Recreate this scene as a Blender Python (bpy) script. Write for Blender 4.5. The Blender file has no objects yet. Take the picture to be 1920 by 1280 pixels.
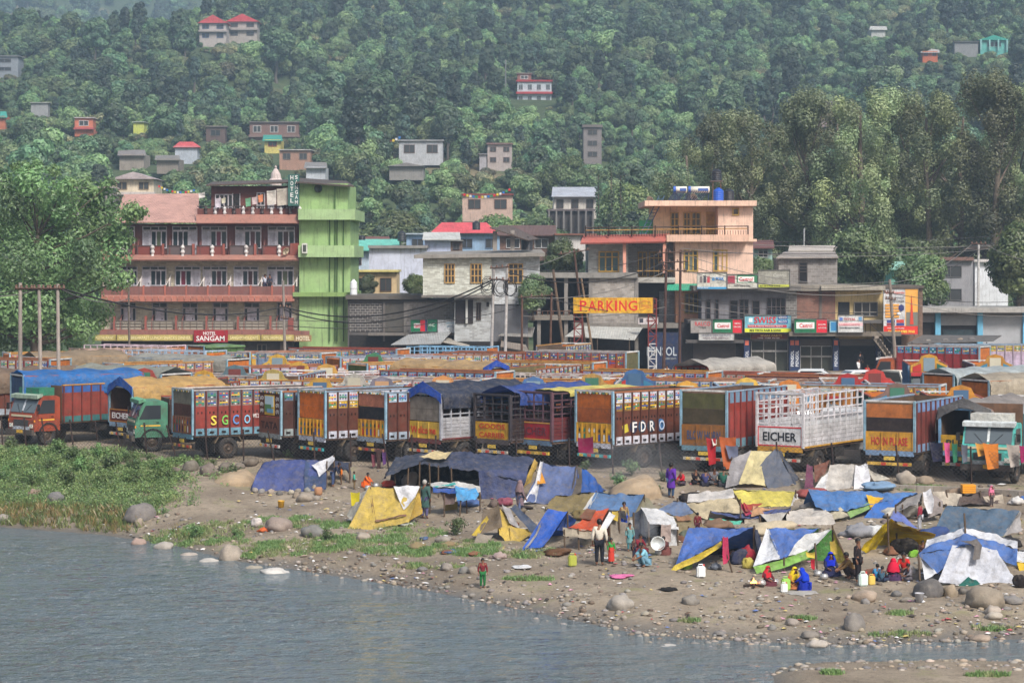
import bpy,bmesh,math,random
from mathutils import Vector,Matrix,noise,Euler
random.seed(7)
R=math.radians
SC=bpy.context.scene
COL=SC.collection
# ---------------------------------------------------------------- camera, sky, sun, exposure
F,HC,PH,CX=4400.0,9.4,490.0,960.0          # focal length in photo pixels, eye height, horizon row, centre column
cam=bpy.data.objects.new('camera',bpy.data.cameras.new('camera'))
COL.objects.link(cam)
cam.location=(0,0,HC); cam.rotation_euler=(R(90),0,0)
cam.data.sensor_fit='HORIZONTAL'; cam.data.sensor_width=36; cam.data.lens=F/1920*36
cam.data.shift_y=-(640-PH)/1920
cam.data.clip_start=1; cam.data.clip_end=9000
SC.camera=cam
SUN_EL,SUN_AZ=R(46),R(152)                       # azimuth clockwise from +Y: light from behind and right of the viewer
world=bpy.data.worlds.new('World'); SC.world=world; world.use_nodes=True
wn=world.node_tree.nodes; bg=wn['Background']
sky=wn.new('ShaderNodeTexSky'); sky.sky_type='NISHITA'; sky.sun_disc=False
sky.sun_elevation=SUN_EL; sky.sun_rotation=SUN_AZ; sky.air_density=1.0; sky.dust_density=4.0; sky.ozone_density=1.0
world.node_tree.links.new(sky.outputs[0],bg.inputs[0]); bg.inputs[1].default_value=0.085
sun=bpy.data.objects.new('sun',bpy.data.lights.new('sun','SUN')); COL.objects.link(sun)
sun.data.energy=2.8; sun.data.angle=R(15); sun.data.color=(1.0,0.965,0.91)
sun.rotation_euler=Vector((-math.sin(SUN_AZ)*math.cos(SUN_EL),-math.cos(SUN_AZ)*math.cos(SUN_EL),-math.sin(SUN_EL))).to_track_quat('-Z','Y').to_euler()
SC.view_settings.view_transform='Standard'; SC.view_settings.look='None'
SC.view_settings.exposure=0.75; SC.view_settings.gamma=1.0; SC.view_settings.use_curve_mapping=False
SC.cycles.use_denoising=True
SC.cycles.max_bounces=6; SC.cycles.diffuse_bounces=3; SC.cycles.transparent_max_bounces=8; SC.cycles.volume_bounces=1

# ---------------------------------------------------------------- helpers
def lin(v):v /= 255.0; return v/12.92 if v <= 0.04045 else ((v+0.055)/1.055)**2.4
def c(r,g,b):return (lin(r),lin(g),lin(b),1.0)
def W(px,py,Y):return Vector(((px-CX)/F*Y,Y,HC-(py-PH)/F*Y))
def lerp(a,b,t):return a+(b-a)*t
def interp(t,x):
    if x <= t[0][0]:return t[0][1]
    for (x0,y0),(x1,y1) in zip(t,t[1:]):
        if x <= x1:return y0+(y1-y0)*(x-x0)/(x1-x0)
    return t[-1][1]
def smooth(a,b,x):
    t=min(1,max(0,(x-a)/(b-a))); return t*t*(3-2*t)
def jig(col,a=0.12):
    k=1+random.uniform(-a,a); return (col[0]*k*random.uniform(1-a/3,1+a/3),col[1]*k,col[2]*k*random.uniform(1-a/3,1+a/3),1)

# materials: every one reads the colour of its object, so alike pieces share one mesh
MATS={}
def nodes_of(name):
    m=bpy.data.materials.new(name); m.use_nodes=True
    nt=m.node_tree; return m,nt,nt.nodes,nt.links,nt.nodes['Principled BSDF']
def n_noise(n,l,vec,scale,detail=4,rough=0.6):
    t=n.new('ShaderNodeTexNoise'); t.inputs['Scale'].default_value=scale; t.inputs['Detail'].default_value=detail
    t.inputs['Roughness'].default_value=rough; l.new(vec,t.inputs['Vector']); return t
def n_ramp(n,l,fac,a,b,ca=(0,0,0,1),cb=(1,1,1,1)):
    r=n.new('ShaderNodeValToRGB'); r.color_ramp.elements[0].position=a; r.color_ramp.elements[1].position=b
    r.color_ramp.elements[0].color=ca; r.color_ramp.elements[1].color=cb; l.new(fac,r.inputs[0]); return r
def n_mix(n,l,a,b,fac,mode='MIX'):
    m=n.new('ShaderNodeMix'); m.data_type='RGBA'; m.blend_type=mode
    for s,v in ((0,fac),(6,a),(7,b)):
        if hasattr(v,'links'):l.new(v,m.inputs[s])
        else:m.inputs[s].default_value=v
    return m.outputs[2]
def n_bump(n,l,h,strength,dist,bsdf):
    b=n.new('ShaderNodeBump'); b.inputs['Strength'].default_value=strength; b.inputs['Distance'].default_value=dist
    l.new(h,b.inputs['Height']); l.new(b.outputs[0],bsdf.inputs['Normal']); return b
def n_pos(n):return n.new('ShaderNodeNewGeometry').outputs['Position']
def n_map(n,l,vec,scale):
    m=n.new('ShaderNodeMapping'); m.inputs['Scale'].default_value=scale; l.new(vec,m.inputs['Vector']); return m.outputs[0]
def surf(name,rough=0.6,vary=0.25,scale=1.2,dirt=(0.23,0.19,0.15,1),dirt_amt=0.35,fine=0.15,bump=0.0,bdist=0.02,bscale=30,streak=0.0,metal=0.0,brick=None,ribs=None,spec=0.3,attr=None):
    m,nt,n,l,b=nodes_of(name)
    if attr:a=n.new('ShaderNodeAttribute'); a.attribute_name=attr; col=a.outputs['Color']
    else:col=n.new('ShaderNodeObjectInfo').outputs['Color']
    pos=n_pos(n)
    hgt=None
    if brick:
        bw,bh,ms,mortar=brick
        tc=n.new('ShaderNodeVectorMath'); tc.operation='ADD'; sx=n.new('ShaderNodeSeparateXYZ'); l.new(pos,sx.inputs[0])
        ad=n.new('ShaderNodeMath'); ad.operation='ADD'; l.new(sx.outputs[0],ad.inputs[0]); l.new(sx.outputs[1],ad.inputs[1])
        cb=n.new('ShaderNodeCombineXYZ'); l.new(ad.outputs[0],cb.inputs[0]); l.new(sx.outputs[2],cb.inputs[1])
        br=n.new('ShaderNodeTexBrick'); l.new(cb.outputs[0],br.inputs['Vector'])
        br.inputs['Scale'].default_value=1; br.inputs['Brick Width'].default_value=bw; br.inputs['Row Height'].default_value=bh
        br.inputs['Mortar Size'].default_value=ms; br.inputs['Mortar Smooth'].default_value=0.3; br.inputs['Bias'].default_value=0
        d=n_mix(n,l,col,(0.62,0.6,0.58,1),1.0,'MULTIPLY'); l.new(col,br.inputs['Color1']); l.new(d,br.inputs['Color2']); br.inputs['Mortar'].default_value=mortar
        col=br.outputs['Color']; hgt=br.outputs['Fac']
    n1=n_noise(n,l,pos,scale,5,0.65)
    dk=n_mix(n,l,col,(1-vary,)*3+(1,),1.0,'MULTIPLY')
    col=n_mix(n,l,dk,col,n_ramp(n,l,n1.outputs['Fac'],0.35,0.62).outputs[0])
    if dirt_amt > 0:
        n2=n_noise(n,l,pos,scale*2.7,8,0.75)
        r=n_ramp(n,l,n2.outputs['Fac'],0.48,0.72,(0,0,0,1),(dirt_amt,)*3+(1,))
        col=n_mix(n,l,col,dirt,r.outputs[0])
    if streak > 0:
        n3=n_noise(n,l,n_map(n,l,pos,(3,3,0.22)),2.0,6,0.7)
        r=n_ramp(n,l,n3.outputs['Fac'],0.52,0.72,(0,0,0,1),(streak,)*3+(1,))
        col=n_mix(n,l,col,(0.05,0.045,0.04,1),r.outputs[0])
    if fine > 0:
        n4=n_noise(n,l,pos,45,3,0.6)
        r=n_ramp(n,l,n4.outputs['Fac'],0.3,0.7,(1-fine,)*3+(1,),(1,1,1,1)); col=n_mix(n,l,col,r.outputs[0],1.0,'MULTIPLY')
    l.new(col,b.inputs['Base Color']); b.inputs['Roughness'].default_value=rough; b.inputs['Metallic'].default_value=metal
    b.inputs['Specular IOR Level'].default_value=spec
    if ribs:
        wv=n.new('ShaderNodeTexWave'); wv.bands_direction=ribs[0]; wv.inputs['Scale'].default_value=ribs[1]; l.new(pos,wv.inputs['Vector'])
        n_bump(n,l,wv.outputs['Fac'],0.9,ribs[2],b)
    elif hgt is not None:
        iv=n.new('ShaderNodeMath'); iv.operation='SUBTRACT'; iv.inputs[0].default_value=1; l.new(hgt,iv.inputs[1]); n_bump(n,l,iv.outputs[0],0.8,0.012,b)
    elif bump > 0:
        n_bump(n,l,n_noise(n,l,pos,bscale,5,0.6).outputs['Fac'],bump,bdist,b)
    MATS[name]=m; return m
surf('paint',0.55,0.35,1.7,dirt=(0.12,0.085,0.06,1),dirt_amt=0.6,fine=0.22,streak=0.45,bump=0.15,bdist=0.01,bscale=12)
surf('plain',0.75,0.1,2.0,dirt_amt=0.12,fine=0.05)
surf('plaster',0.85,0.18,0.6,dirt=(0.17,0.15,0.13,1),dirt_amt=0.38,streak=0.6,fine=0.1,bump=0.2,bdist=0.01,bscale=20)
surf('concrete',0.9,0.3,0.6,dirt=(0.09,0.085,0.08,1),dirt_amt=0.55,streak=0.5,fine=0.15,bump=0.4,bdist=0.02,bscale=12)
surf('whitebrick',0.85,0.12,0.6,dirt_amt=0.2,streak=0.2,fine=0.05,brick=(0.42,0.15,0.01,(0.4,0.39,0.36,1)))
surf('redbrick',0.9,0.25,0.8,dirt_amt=0.3,streak=0.2,fine=0.1,brick=(0.24,0.09,0.012,(0.3,0.26,0.22,1)))
surf('block',0.9,0.25,0.8,dirt_amt=0.3,streak=0.3,fine=0.1,brick=(0.42,0.22,0.022,(0.35,0.34,0.32,1)))
surf('wood',0.8,0.4,2.0,dirt=(0.1,0.07,0.05,1),dirt_amt=0.55,streak=0.3,fine=0.25,bump=0.4,bdist=0.01,bscale=25)
surf('roofsheet',0.6,0.25,0.7,dirt=(0.16,0.1,0.07,1),dirt_amt=0.5,streak=0.15,fine=0.1,ribs=('X',2.2,0.03))
surf('shutter',0.5,0.15,1.0,dirt_amt=0.2,ribs=('Z',4.0,0.03))
surf('metal',0.45,0.3,2.0,dirt=(0.12,0.06,0.035,1),dirt_amt=0.6,fine=0.15,metal=0.4)
surf('rust',0.85,0.4,3.0,dirt=(0.16,0.07,0.035,1),dirt_amt=0.5,fine=0.2)
surf('rubber',0.85,0.3,4.0,dirt=(0.2,0.17,0.14,1),dirt_amt=0.6,fine=0.2)
surf('cloth',0.9,0.22,1.4,dirt=(0.2,0.17,0.13,1),dirt_amt=0.4,fine=0.15,bump=0.6,bdist=0.06,bscale=5,spec=0.15)
surf('tarp',0.62,0.35,1.3,dirt=(0.2,0.17,0.14,1),dirt_amt=0.6,streak=0.2,fine=0.2,bump=0.9,bdist=0.1,bscale=4.5,spec=0.3)
surf('garment',0.95,0.18,5.0,dirt_amt=0.1,fine=0.1,bump=0.5,bdist=0.02,bscale=14,spec=0.1)
surf('skin',0.6,0.12,6.0,dirt_amt=0.0,fine=0.05,spec=0.35)
surf('hair',0.5,0.3,20.0,dirt_amt=0.0,fine=0.3)
surf('stone',0.85,0.35,1.6,dirt=(0.3,0.27,0.22,1),dirt_amt=0.5,fine=0.3,bump=0.6,bdist=0.03,bscale=9)
surf('bark',0.9,0.45,1.5,dirt=(0.25,0.22,0.19,1),dirt_amt=0.5,fine=0.3,bump=0.6,bdist=0.03,bscale=10)
surf('litter',0.8,0.1,3.0,dirt_amt=0.3,attr='Col')
surf('plastic',0.35,0.1,2.0,dirt_amt=0.15,fine=0.03,spec=0.5)
def let_light_through(name,f):
    nt=MATS[name].node_tree; n,l=nt.nodes,nt.links; b=n['Principled BSDF']; t=n.new('ShaderNodeBsdfTranslucent'); x=n.new('ShaderNodeMixShader'); x.inputs[0].default_value=f
    l.new(b.inputs['Base Color'].links[0].from_socket,t.inputs[0]); l.new(b.outputs[0],x.inputs[1]); l.new(t.outputs[0],x.inputs[2]); l.new(x.outputs[0],n['Material Output'].inputs[0])
let_light_through('tarp',0.16); let_light_through('cloth',0.1)
def glass():
    m,nt,n,l,b=nodes_of('glass'); col=n.new('ShaderNodeObjectInfo').outputs['Color']
    l.new(col,b.inputs['Base Color']); b.inputs['Roughness'].default_value=0.12; b.inputs['Specular IOR Level'].default_value=0.6
    n_bump(n,l,n_noise(n,l,n_pos(n),1.5,2).outputs['Fac'],0.15,0.02,b); MATS['glass']=m
glass()
def foliage(name,sat=1.0,transl=0.35,rnd=0.35):
    m,nt,n,l,b=nodes_of(name); oi=n.new('ShaderNodeObjectInfo'); pos=n_pos(n)
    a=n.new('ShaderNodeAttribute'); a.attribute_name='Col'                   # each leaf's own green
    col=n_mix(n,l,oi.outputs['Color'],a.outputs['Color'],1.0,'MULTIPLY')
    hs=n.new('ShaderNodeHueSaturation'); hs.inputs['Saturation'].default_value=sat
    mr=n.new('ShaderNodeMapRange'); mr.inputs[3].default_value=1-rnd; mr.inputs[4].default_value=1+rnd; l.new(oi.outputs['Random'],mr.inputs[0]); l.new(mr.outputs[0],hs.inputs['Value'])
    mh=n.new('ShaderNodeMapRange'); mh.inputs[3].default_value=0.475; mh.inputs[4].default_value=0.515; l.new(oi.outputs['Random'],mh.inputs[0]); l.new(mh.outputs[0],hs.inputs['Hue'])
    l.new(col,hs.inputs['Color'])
    d=n.new('ShaderNodeBsdfDiffuse'); t=n.new('ShaderNodeBsdfTranslucent'); g=n.new('ShaderNodeBsdfGlossy'); g.inputs['Roughness'].default_value=0.5
    l.new(hs.outputs[0],d.inputs[0]); l.new(hs.outputs[0],t.inputs[0])
    x=n.new('ShaderNodeMixShader'); x.inputs[0].default_value=transl; l.new(d.outputs[0],x.inputs[1]); l.new(t.outputs[0],x.inputs[2])
    y=n.new('ShaderNodeMixShader'); y.inputs[0].default_value=0.05; l.new(x.outputs[0],y.inputs[1]); l.new(g.outputs[0],y.inputs[2])
    l.new(y.outputs[0],n['Material Output'].inputs[0]); MATS[name]=m
foliage('leaf',0.82,rnd=0.45)

# meshes
class MB:
    def __init__(s):s.v=[]; s.f=[]; s.cols=[]
    def add(s,vs,fs,col=None):
        k=len(s.v); s.v += [tuple(p) for p in vs]; s.f += [tuple(i+k for i in q) for q in fs]
        if col is not None:s.cols += [col]*len(fs)
    def box(s,cen,size,rot=None):
        vs=[Vector((x*size[0]/2,y*size[1]/2,z*size[2]/2)) for x in (-1,1) for y in (-1,1) for z in (-1,1)]
        if rot:vs=[rot @ p for p in vs]
        s.add([p+Vector(cen) for p in vs],[(0,1,3,2),(4,6,7,5),(0,4,5,1),(2,3,7,6),(0,2,6,4),(1,5,7,3)])
    def tube(s,pts,rad,n=6,cap=True):
        pts=[Vector(p) for p in pts]; rs=rad if isinstance(rad,(list,tuple)) else [rad]*len(pts); k=len(s.v); vs=[]; fs=[]
        for i,p in enumerate(pts):
            d=(pts[min(i+1,len(pts)-1)]-pts[max(i-1,0)]).normalized()
            a=d.cross(Vector((0,0,1)) if abs(d.z) < 0.9 else Vector((1,0,0))).normalized(); b=d.cross(a)
            vs += [p+(a*math.cos(2*math.pi*j/n)+b*math.sin(2*math.pi*j/n))*rs[i] for j in range(n)]
        for i in range(len(pts)-1):
            fs += [(i*n+j,i*n+(j+1) % n,(i+1)*n+(j+1) % n,(i+1)*n+j) for j in range(n)]
        if cap:fs += [tuple(range(n-1,-1,-1)),tuple(range((len(pts)-1)*n,len(pts)*n))]
        s.add(vs,fs)
    def lathe(s,prof,n=16,axis='z'):
        k=len(prof); vs=[]; fs=[]
        for j in range(n):
            a=2*math.pi*j/n
            for r,h in prof:
                vs.append((r*math.cos(a),r*math.sin(a),h) if axis == 'z' else (r*math.cos(a),h,r*math.sin(a)))
        for j in range(n):
            for i in range(k-1):
                fs.append((j*k+i,((j+1) % n)*k+i,((j+1) % n)*k+i+1,j*k+i+1))
        s.add(vs,fs)
    def prism(s,poly,d):# outline of (x, y, z) points pushed along d
        n=len(poly); d=Vector(d); a=[Vector(p) for p in poly]
        s.add(a+[p+d for p in a],[tuple(range(n)),tuple(range(2*n-1,n-1,-1))]+[(i,i+n,(i+1) % n+n,(i+1) % n) for i in range(n)])
    def mesh(s,name,m,smooth_=False):
        me=bpy.data.meshes.new(name); me.from_pydata(s.v,[],s.f); me.materials.append(MATS[m])
        if s.cols:
            at=me.color_attributes.new('Col','FLOAT_COLOR','CORNER'); buf=[]
            for q,cc in zip(s.f,s.cols):buf += list(cc)*len(q)
            at.data.foreach_set('color',buf)
        if smooth_:me.polygons.foreach_set('use_smooth',[True]*len(me.polygons))
        me.update(); return me
WM={}
FR=[Matrix()]
def put(name,me,parent=None,M=None,color=None):
    o=bpy.data.objects.new(name,me); COL.objects.link(o)
    M=FR[-1] @ (M if M is not None else Matrix())
    if parent is not None:o.parent=parent; o.matrix_parent_inverse=WM[parent].inverted()
    o.matrix_basis=M; WM[o]=M
    if color:o.color=color
    return o
def tag(o,label,cat,group=None,kind=None):
    if label:o['label']=label
    if cat:o['category']=cat
    if group:o['group']=group
    if kind:o['kind']=kind
    return o
def thing(name,label,cat,loc=(0,0,0),rz=0.0,group=None):
    o=put(name,None,None,Matrix.Translation(Vector(loc)) @ Matrix.Rotation(rz,4,'Z')); o.empty_display_size=0.3
    return tag(o,label,cat,group)
CUBES={}
def cube(m):
    if m not in CUBES:
        b=MB(); b.box((0,0,0),(1,1,1)); CUBES[m]=b.mesh('box_'+m,m)
    return CUBES[m]
def bx(name,par,cen,size,m,color,rot=None):
    M=Matrix.Translation(Vector(cen))
    if rot is not None:M=M @ rot.to_4x4()
    return put(name,cube(m),par,M @ Matrix.Diagonal((*size,1)),color)
def pb(name,par,x0,y0,x1,y1,Y,d,m,color):
    """box whose front face, at distance Y, covers that rectangle of the photograph; d deep, away from the viewer"""
    a,b=W(x0,y0,Y),W(x1,y1,Y)
    return bx(name,par,((a.x+b.x)/2,Y+d/2,(a.z+b.z)/2),(abs(b.x-a.x),d,abs(b.z-a.z)),m,color)
def mb(name,par,b,m,color=None,sm=False,M=None):return put(name,b.mesh(name,m,sm),par,M,color)
def pole(name,par,p,q,r,m,color,n=6,r2=None):
    b=MB(); b.tube([p,q],[r,r2 if r2 else r],n); return mb(name,par,b,m,color)
def text(par,s,cen,w,h,color,normal_rz=0.0,m='plain',name='lettering',vert=False,lay=None):
    cu=bpy.data.curves.new('t','FONT'); cu.body=s; cu.align_x='CENTER'; cu.align_y='CENTER'; cu.extrude=0.004; cu.resolution_u=2; cu.offset=0.014; cu.space_line=0.8
    ob=bpy.data.objects.new('t',cu); COL.objects.link(ob)
    me=bpy.data.meshes.new_from_object(ob); bpy.data.objects.remove(ob)
    xs=[v.co.x for v in me.vertices]; ys=[v.co.y for v in me.vertices]
    mx,my=(max(xs)+min(xs))/2,(max(ys)+min(ys))/2; sx,sy=w/(max(xs)-min(xs)),h/(max(ys)-min(ys))
    for v in me.vertices:v.co.x=(v.co.x-mx)*sx; v.co.y=(v.co.y-my)*sy
    me.materials.clear(); me.materials.append(MATS[m])
    M=Matrix.Translation(Vector(cen)) @ Matrix.Rotation(normal_rz,4,'Z') @ Matrix.Rotation(R(90),4,'X')
    return put(name,me,par,M,color)
def ptext(par,s,x0,y0,x1,y1,Y,color):
    a,b=W(x0,y0,Y),W(x1,y1,Y); return text(par,s,((a.x+b.x)/2,Y,(a.z+b.z)/2),b.x-a.x,a.z-b.z,color)
def child_frame(M):FR.append(M)
# ---------------------------------------------------------------- ground, river, hillside
ZW=-2.2
SHORE=[(-900,955),(-100,975),(0,987),(200,1002),(330,1022),(440,1050),(560,1068),(690,1088),(780,1102),(880,1122),(960,1138),(1080,1163),(1200,1188),(1300,1196),(1450,1204),(1600,1208),(1750,1203),(1920,1197),(2800,1190)]
FENCE=[(-900,815),(0,838),(200,846),(430,866),(800,880),(1000,884),(1340,890),(1600,899),(1822,906),(1920,912),(2800,940)]
PROFILE=[(0,0.0),(0.08,0.13),(0.3,0.3),(0.6,0.46),(0.85,0.66),(0.93,0.82),(1,1.0)]
HILL=[(0,0),(215,0),(300,3),(400,14),(520,32),(647,53),(730,71),(900,112),(1100,165),(1400,235)]
def shoreY(u):return F*(HC-ZW)/(interp(SHORE,u)-PH)
def fenceY(u):return F*HC/(interp(FENCE,u)-PH)
def nz(x,y,s,seed=0):return noise.noise(Vector((x/s,y/s,seed*7.3)))
PADS=[((x-CX)/F*Y,Y,HC-(y-PH)/F*Y) for x,y,Y in [(1002,197,640),(983,153,642),(399,76,730),(454,72,740),(514,256,600),(404,262,590),(511,280,540),(349,294,520),(247,306,470),(314,312,455),(553,306,480),(592,332,440),(157,242,560),(260,246,560),(74,208,600),(8,138,700),(789,296,500),(937,310,500),(905,308,498),(1111,300,520),(762,324,440),(1864,94,700),(1812,94,700),(1744,109,690),(1554,224,560),(1647,62,780),(-1,236,580)]]   # level ground under the hillside houses
def hill(X,Y):
    u=X/Y*F+CX
    z=interp(HILL,Y)
    left=smooth(620,120,u)                       # the near spur drops away on the left, with a valley behind it
    z -= left*max(0,(Y-800))*0.5
    z += (nz(X,Y,110,1)*9+nz(X,Y,45,2)*3.5)*smooth(300,600,Y)+nz(X,Y,30,3)*1.0*smooth(230,400,Y)
    a,k=z,1.0
    for hx,hy,hz in PADS:
        d=(X-hx)**2+((Y-hy)*0.8)**2
        if d < 4000:w=10*math.exp(-d/420); a += w*(hz-1.6+(Y-hy)*0.2); k += w
    return a/k
def height(X,Y):
    if Y > 190:return hill(X,Y)
    u=X/Y*F+CX; ys,yf=shoreY(u),fenceY(u)
    if Y < ys:
        z=ZW-min(0.9,(ys-Y)*0.06)
        spit=smooth(1330,1560,u+nz(X,Y,3,4)*60)*smooth(68.4,66.6,Y+nz(X,Y,2.5,5)*0.8)
        return lerp(z,ZW+0.28,spit)
    t=(Y-ys)/(yf-ys)
    lift=lerp(0,-ZW,interp(PROFILE,t)) if t < 1 else -ZW
    if u < 520 and t < 1:lift=lerp(lift,-ZW*t**0.8,smooth(520,330,u))
    z=ZW+lift
    if t < 1:z += (nz(X,Y,2.2,6)*0.13+nz(X,Y,0.7,7)*0.05)*smooth(0,0.1,t)*(1-smooth(0.93,1.0,t))
    else:z += nz(X,Y,3,8)*0.05
    return z
def G(px,py):
    """where the view through a photograph pixel meets the ground"""
    lo=60.0
    while lo < 1500:
        p=W(px,py,lo)
        if p.z <= height(p.x,lo):break
        lo += 0.5 if lo < 130 else 3
    step=0.5 if lo < 130.5 else 3
    a,b=lo-step,lo
    for _ in range(12):
        mid=(a+b)/2; p=W(px,py,mid)
        if p.z <= height(p.x,mid):b=mid
        else:a=mid
    p=W(px,py,b); return Vector((p.x,b,height(p.x,b)))
def sheet_grid(us,ys,fn):
    b=MB(); nU=len(us)
    for Y in ys:
        for u in us:
            X=(u-CX)/F*Y; b.v.append((X,Y,fn(X,Y)))
    for j in range(len(ys)-1):
        for i in range(nU-1):
            k=j*nU+i; b.f.append((k,k+1,k+nU+1,k+nU))
    return b
def frange(a,b,s):
    o=[]
    while a < b-1e-6:o.append(a); a += s
    return o+[b]
US=frange(-900,2800,18.5)
def ground_mat():
    m,nt,n,l,b=nodes_of('soil'); pos=n_pos(n)
    n1=n_noise(n,l,pos,0.28,6,0.6); n2=n_noise(n,l,pos,1.8,8,0.7); n3=n_noise(n,l,pos,14,4,0.7)
    dirt=n_mix(n,l,c(122,110,95),c(152,139,121),n_ramp(n,l,n1.outputs['Fac'],0.38,0.62).outputs[0])
    dirt=n_mix(n,l,dirt,c(112,99,84),n_ramp(n,l,n2.outputs['Fac'],0.5,0.75).outputs[0])
    n5=n_noise(n,l,pos,5,8,0.8); dirt=n_mix(n,l,dirt,c(88,77,65),n_ramp(n,l,n5.outputs['Fac'],0.52,0.7).outputs[0])
    n6=n_noise(n,l,pos,0.5,6,0.7); dirt=n_mix(n,l,dirt,c(132,128,92),n_ramp(n,l,n6.outputs['Fac'],0.56,0.7).outputs[0])
    dirt=n_mix(n,l,dirt,c(205,192,175),n_ramp(n,l,n3.outputs['Fac'],0.62,0.78).outputs[0])
    sx=n.new('ShaderNodeSeparateXYZ'); l.new(pos,sx.inputs[0])
    wz=n.new('ShaderNodeMath'); wz.operation='ADD'; l.new(sx.outputs[2],wz.inputs[0])
    wm=n.new('ShaderNodeMath'); wm.operation='MULTIPLY'; wm.inputs[1].default_value=0.35; l.new(n2.outputs['Fac'],wm.inputs[0]); l.new(wm.outputs[0],wz.inputs[1])
    wet=n.new('ShaderNodeMapRange'); wet.inputs[1].default_value=ZW+0.42; wet.inputs[2].default_value=ZW+0.18; l.new(wz.outputs[0],wet.inputs[0])   # river silt, damp at the water's edge
    col=n_mix(n,l,dirt,c(104,98,90),wet.outputs[0])
    l.new(col,b.inputs['Base Color'])
    rr=n.new('ShaderNodeMapRange'); rr.inputs[3].default_value=0.92; rr.inputs[4].default_value=0.35; l.new(wet.outputs[0],rr.inputs[0]); l.new(rr.outputs[0],b.inputs['Roughness'])
    b.inputs['Specular IOR Level'].default_value=0.3
    n_bump(n,l,n_noise(n,l,pos,6,8,0.75).outputs['Fac'],0.7,0.12,b); MATS['soil']=m
    m,nt,n,l,b=nodes_of('hillside_soil'); pos=n_pos(n)
    n1=n_noise(n,l,pos,0.02,6,0.6); n2=n_noise(n,l,pos,0.3,6,0.7)
    g=n_mix(n,l,c(58,76,44),c(84,96,60),n_ramp(n,l,n2.outputs['Fac'],0.35,0.65).outputs[0])
    g=n_mix(n,l,g,c(140,122,92),n_ramp(n,l,n1.outputs['Fac'],0.58,0.7).outputs[0])
    l.new(g,b.inputs['Base Color']); b.inputs['Roughness'].default_value=0.95; n_bump(n,l,n2.outputs['Fac'],1.0,0.8,b); MATS['hillside_soil']=m
ground_mat()
g=sheet_grid(US,frange(58,126,0.5)+frange(128,190,4)+[196,202,208,215],height)
tag(mb('ground',None,g,'soil',sm=True),None,None,kind='structure')
g=sheet_grid(frange(-1400,3300,25),frange(215,620,9)+frange(630,1400,14),hill)
tag(mb('hillside',None,g,'hillside_soil',sm=True),None,None,kind='structure')
def mount(X,Y):return interp([(1400,60),(1700,190),(2400,420),(3200,760)],Y)+nz(X,Y,300,11)*50+nz(X,Y,120,12)*18
g=sheet_grid(frange(-2400,3600,60),frange(1380,3200,40),mount)
tag(mb('far_mountain',None,g,'hillside_soil',sm=True),None,None,kind='structure')
def water_mat():
    m,nt,n,l,b=nodes_of('water'); pos=n_pos(n)
    b.inputs['Base Color'].default_value=c(94,104,108); b.inputs['Roughness'].default_value=0.06; b.inputs['Specular IOR Level'].default_value=0.5; b.inputs['IOR'].default_value=1.33
    w1=n_noise(n,l,n_map(n,l,pos,(0.55,1.3,1)),1.25,5,0.62); w2=n_noise(n,l,n_map(n,l,pos,(0.8,1.5,1)),4.5,3,0.6); w3=n_noise(n,l,pos,0.12,3,0.5)
    s=n.new('ShaderNodeMath'); s.operation='MULTIPLY_ADD'; l.new(w2.outputs['Fac'],s.inputs[0]); s.inputs[1].default_value=0.35; l.new(w1.outputs['Fac'],s.inputs[2])
    k=n_ramp(n,l,w3.outputs['Fac'],0.35,0.65,(0.45,0.45,0.45,1),(1,1,1,1))     # calmer and rougher reaches of the current
    q=n.new('ShaderNodeMath'); q.operation='MULTIPLY'; l.new(s.outputs[0],q.inputs[0]); l.new(k.outputs[0],q.inputs[1])
    n_bump(n,l,q.outputs[0],1.0,0.85,b); MATS['water']=m
water_mat()
def wave(X,Y):
    return ZW+0.062*(nz(X*0.7,Y*1.5,1.3,21)+0.6*nz(X*0.8,Y*1.6,0.55,22)+0.3*nz(X,Y*1.5,0.3,23))*smooth(0,7,shoreY(X/Y*F+CX)-Y)*(0.7+0.6*nz(X,Y,7,24))
b=MB(); us=frange(-200,2120,6.2); ys=frange(58,106,0.13)
b=sheet_grid(us,ys,wave)
tag(mb('river',None,b,'water',sm=True),None,None,kind='structure')

# ---------------------------------------------------------------- leaves and trees
def rnd_unit():
    while True:
        v=Vector((random.uniform(-1,1),random.uniform(-1,1),random.uniform(-1,1)))
        if 0.05 < v.length < 1:return v.normalized()
def leaf_quad(b,p,nrm,s,col,asp=0.55):
    a=nrm.cross(Vector((0,0,1)))
    if a.length < 1e-3:a=Vector((1,0,0))
    a.normalize(); t=nrm.cross(a); ang=random.uniform(0,6.28)
    u=a*math.cos(ang)+t*math.sin(ang); w=nrm.cross(u)
    fold=nrm*s*0.18
    b.add([p-u*s,p-w*s*asp+fold,p+u*s,p+w*s*asp+fold],[(0,1,2,3)],col)
def crown(b,clumps,per,leaf,flat=0.75,droop=0.0,var=0.35,warm=0.15):
    """leaves spread over the outside of many uneven clumps"""
    for (cp,cr) in clumps:
        cp=Vector(cp); tone=random.uniform(1-var,1+var); w=random.uniform(-warm,warm)
        for _ in range(int(per*cr*cr)):
            d=rnd_unit(); r=cr*random.uniform(0.45,1.08)
            p=cp+Vector((d.x*r,d.y*r,d.z*r*flat-abs(random.gauss(0,1))*droop*cr))
            nn=(d+Vector((0,0,0.25))+rnd_unit()*0.5).normalized(); k=tone*random.uniform(0.7,1.3)
            leaf_quad(b,p,nn,leaf*random.uniform(0.7,1.4),(k*(1+w),k,k*(1-w),1))
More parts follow.
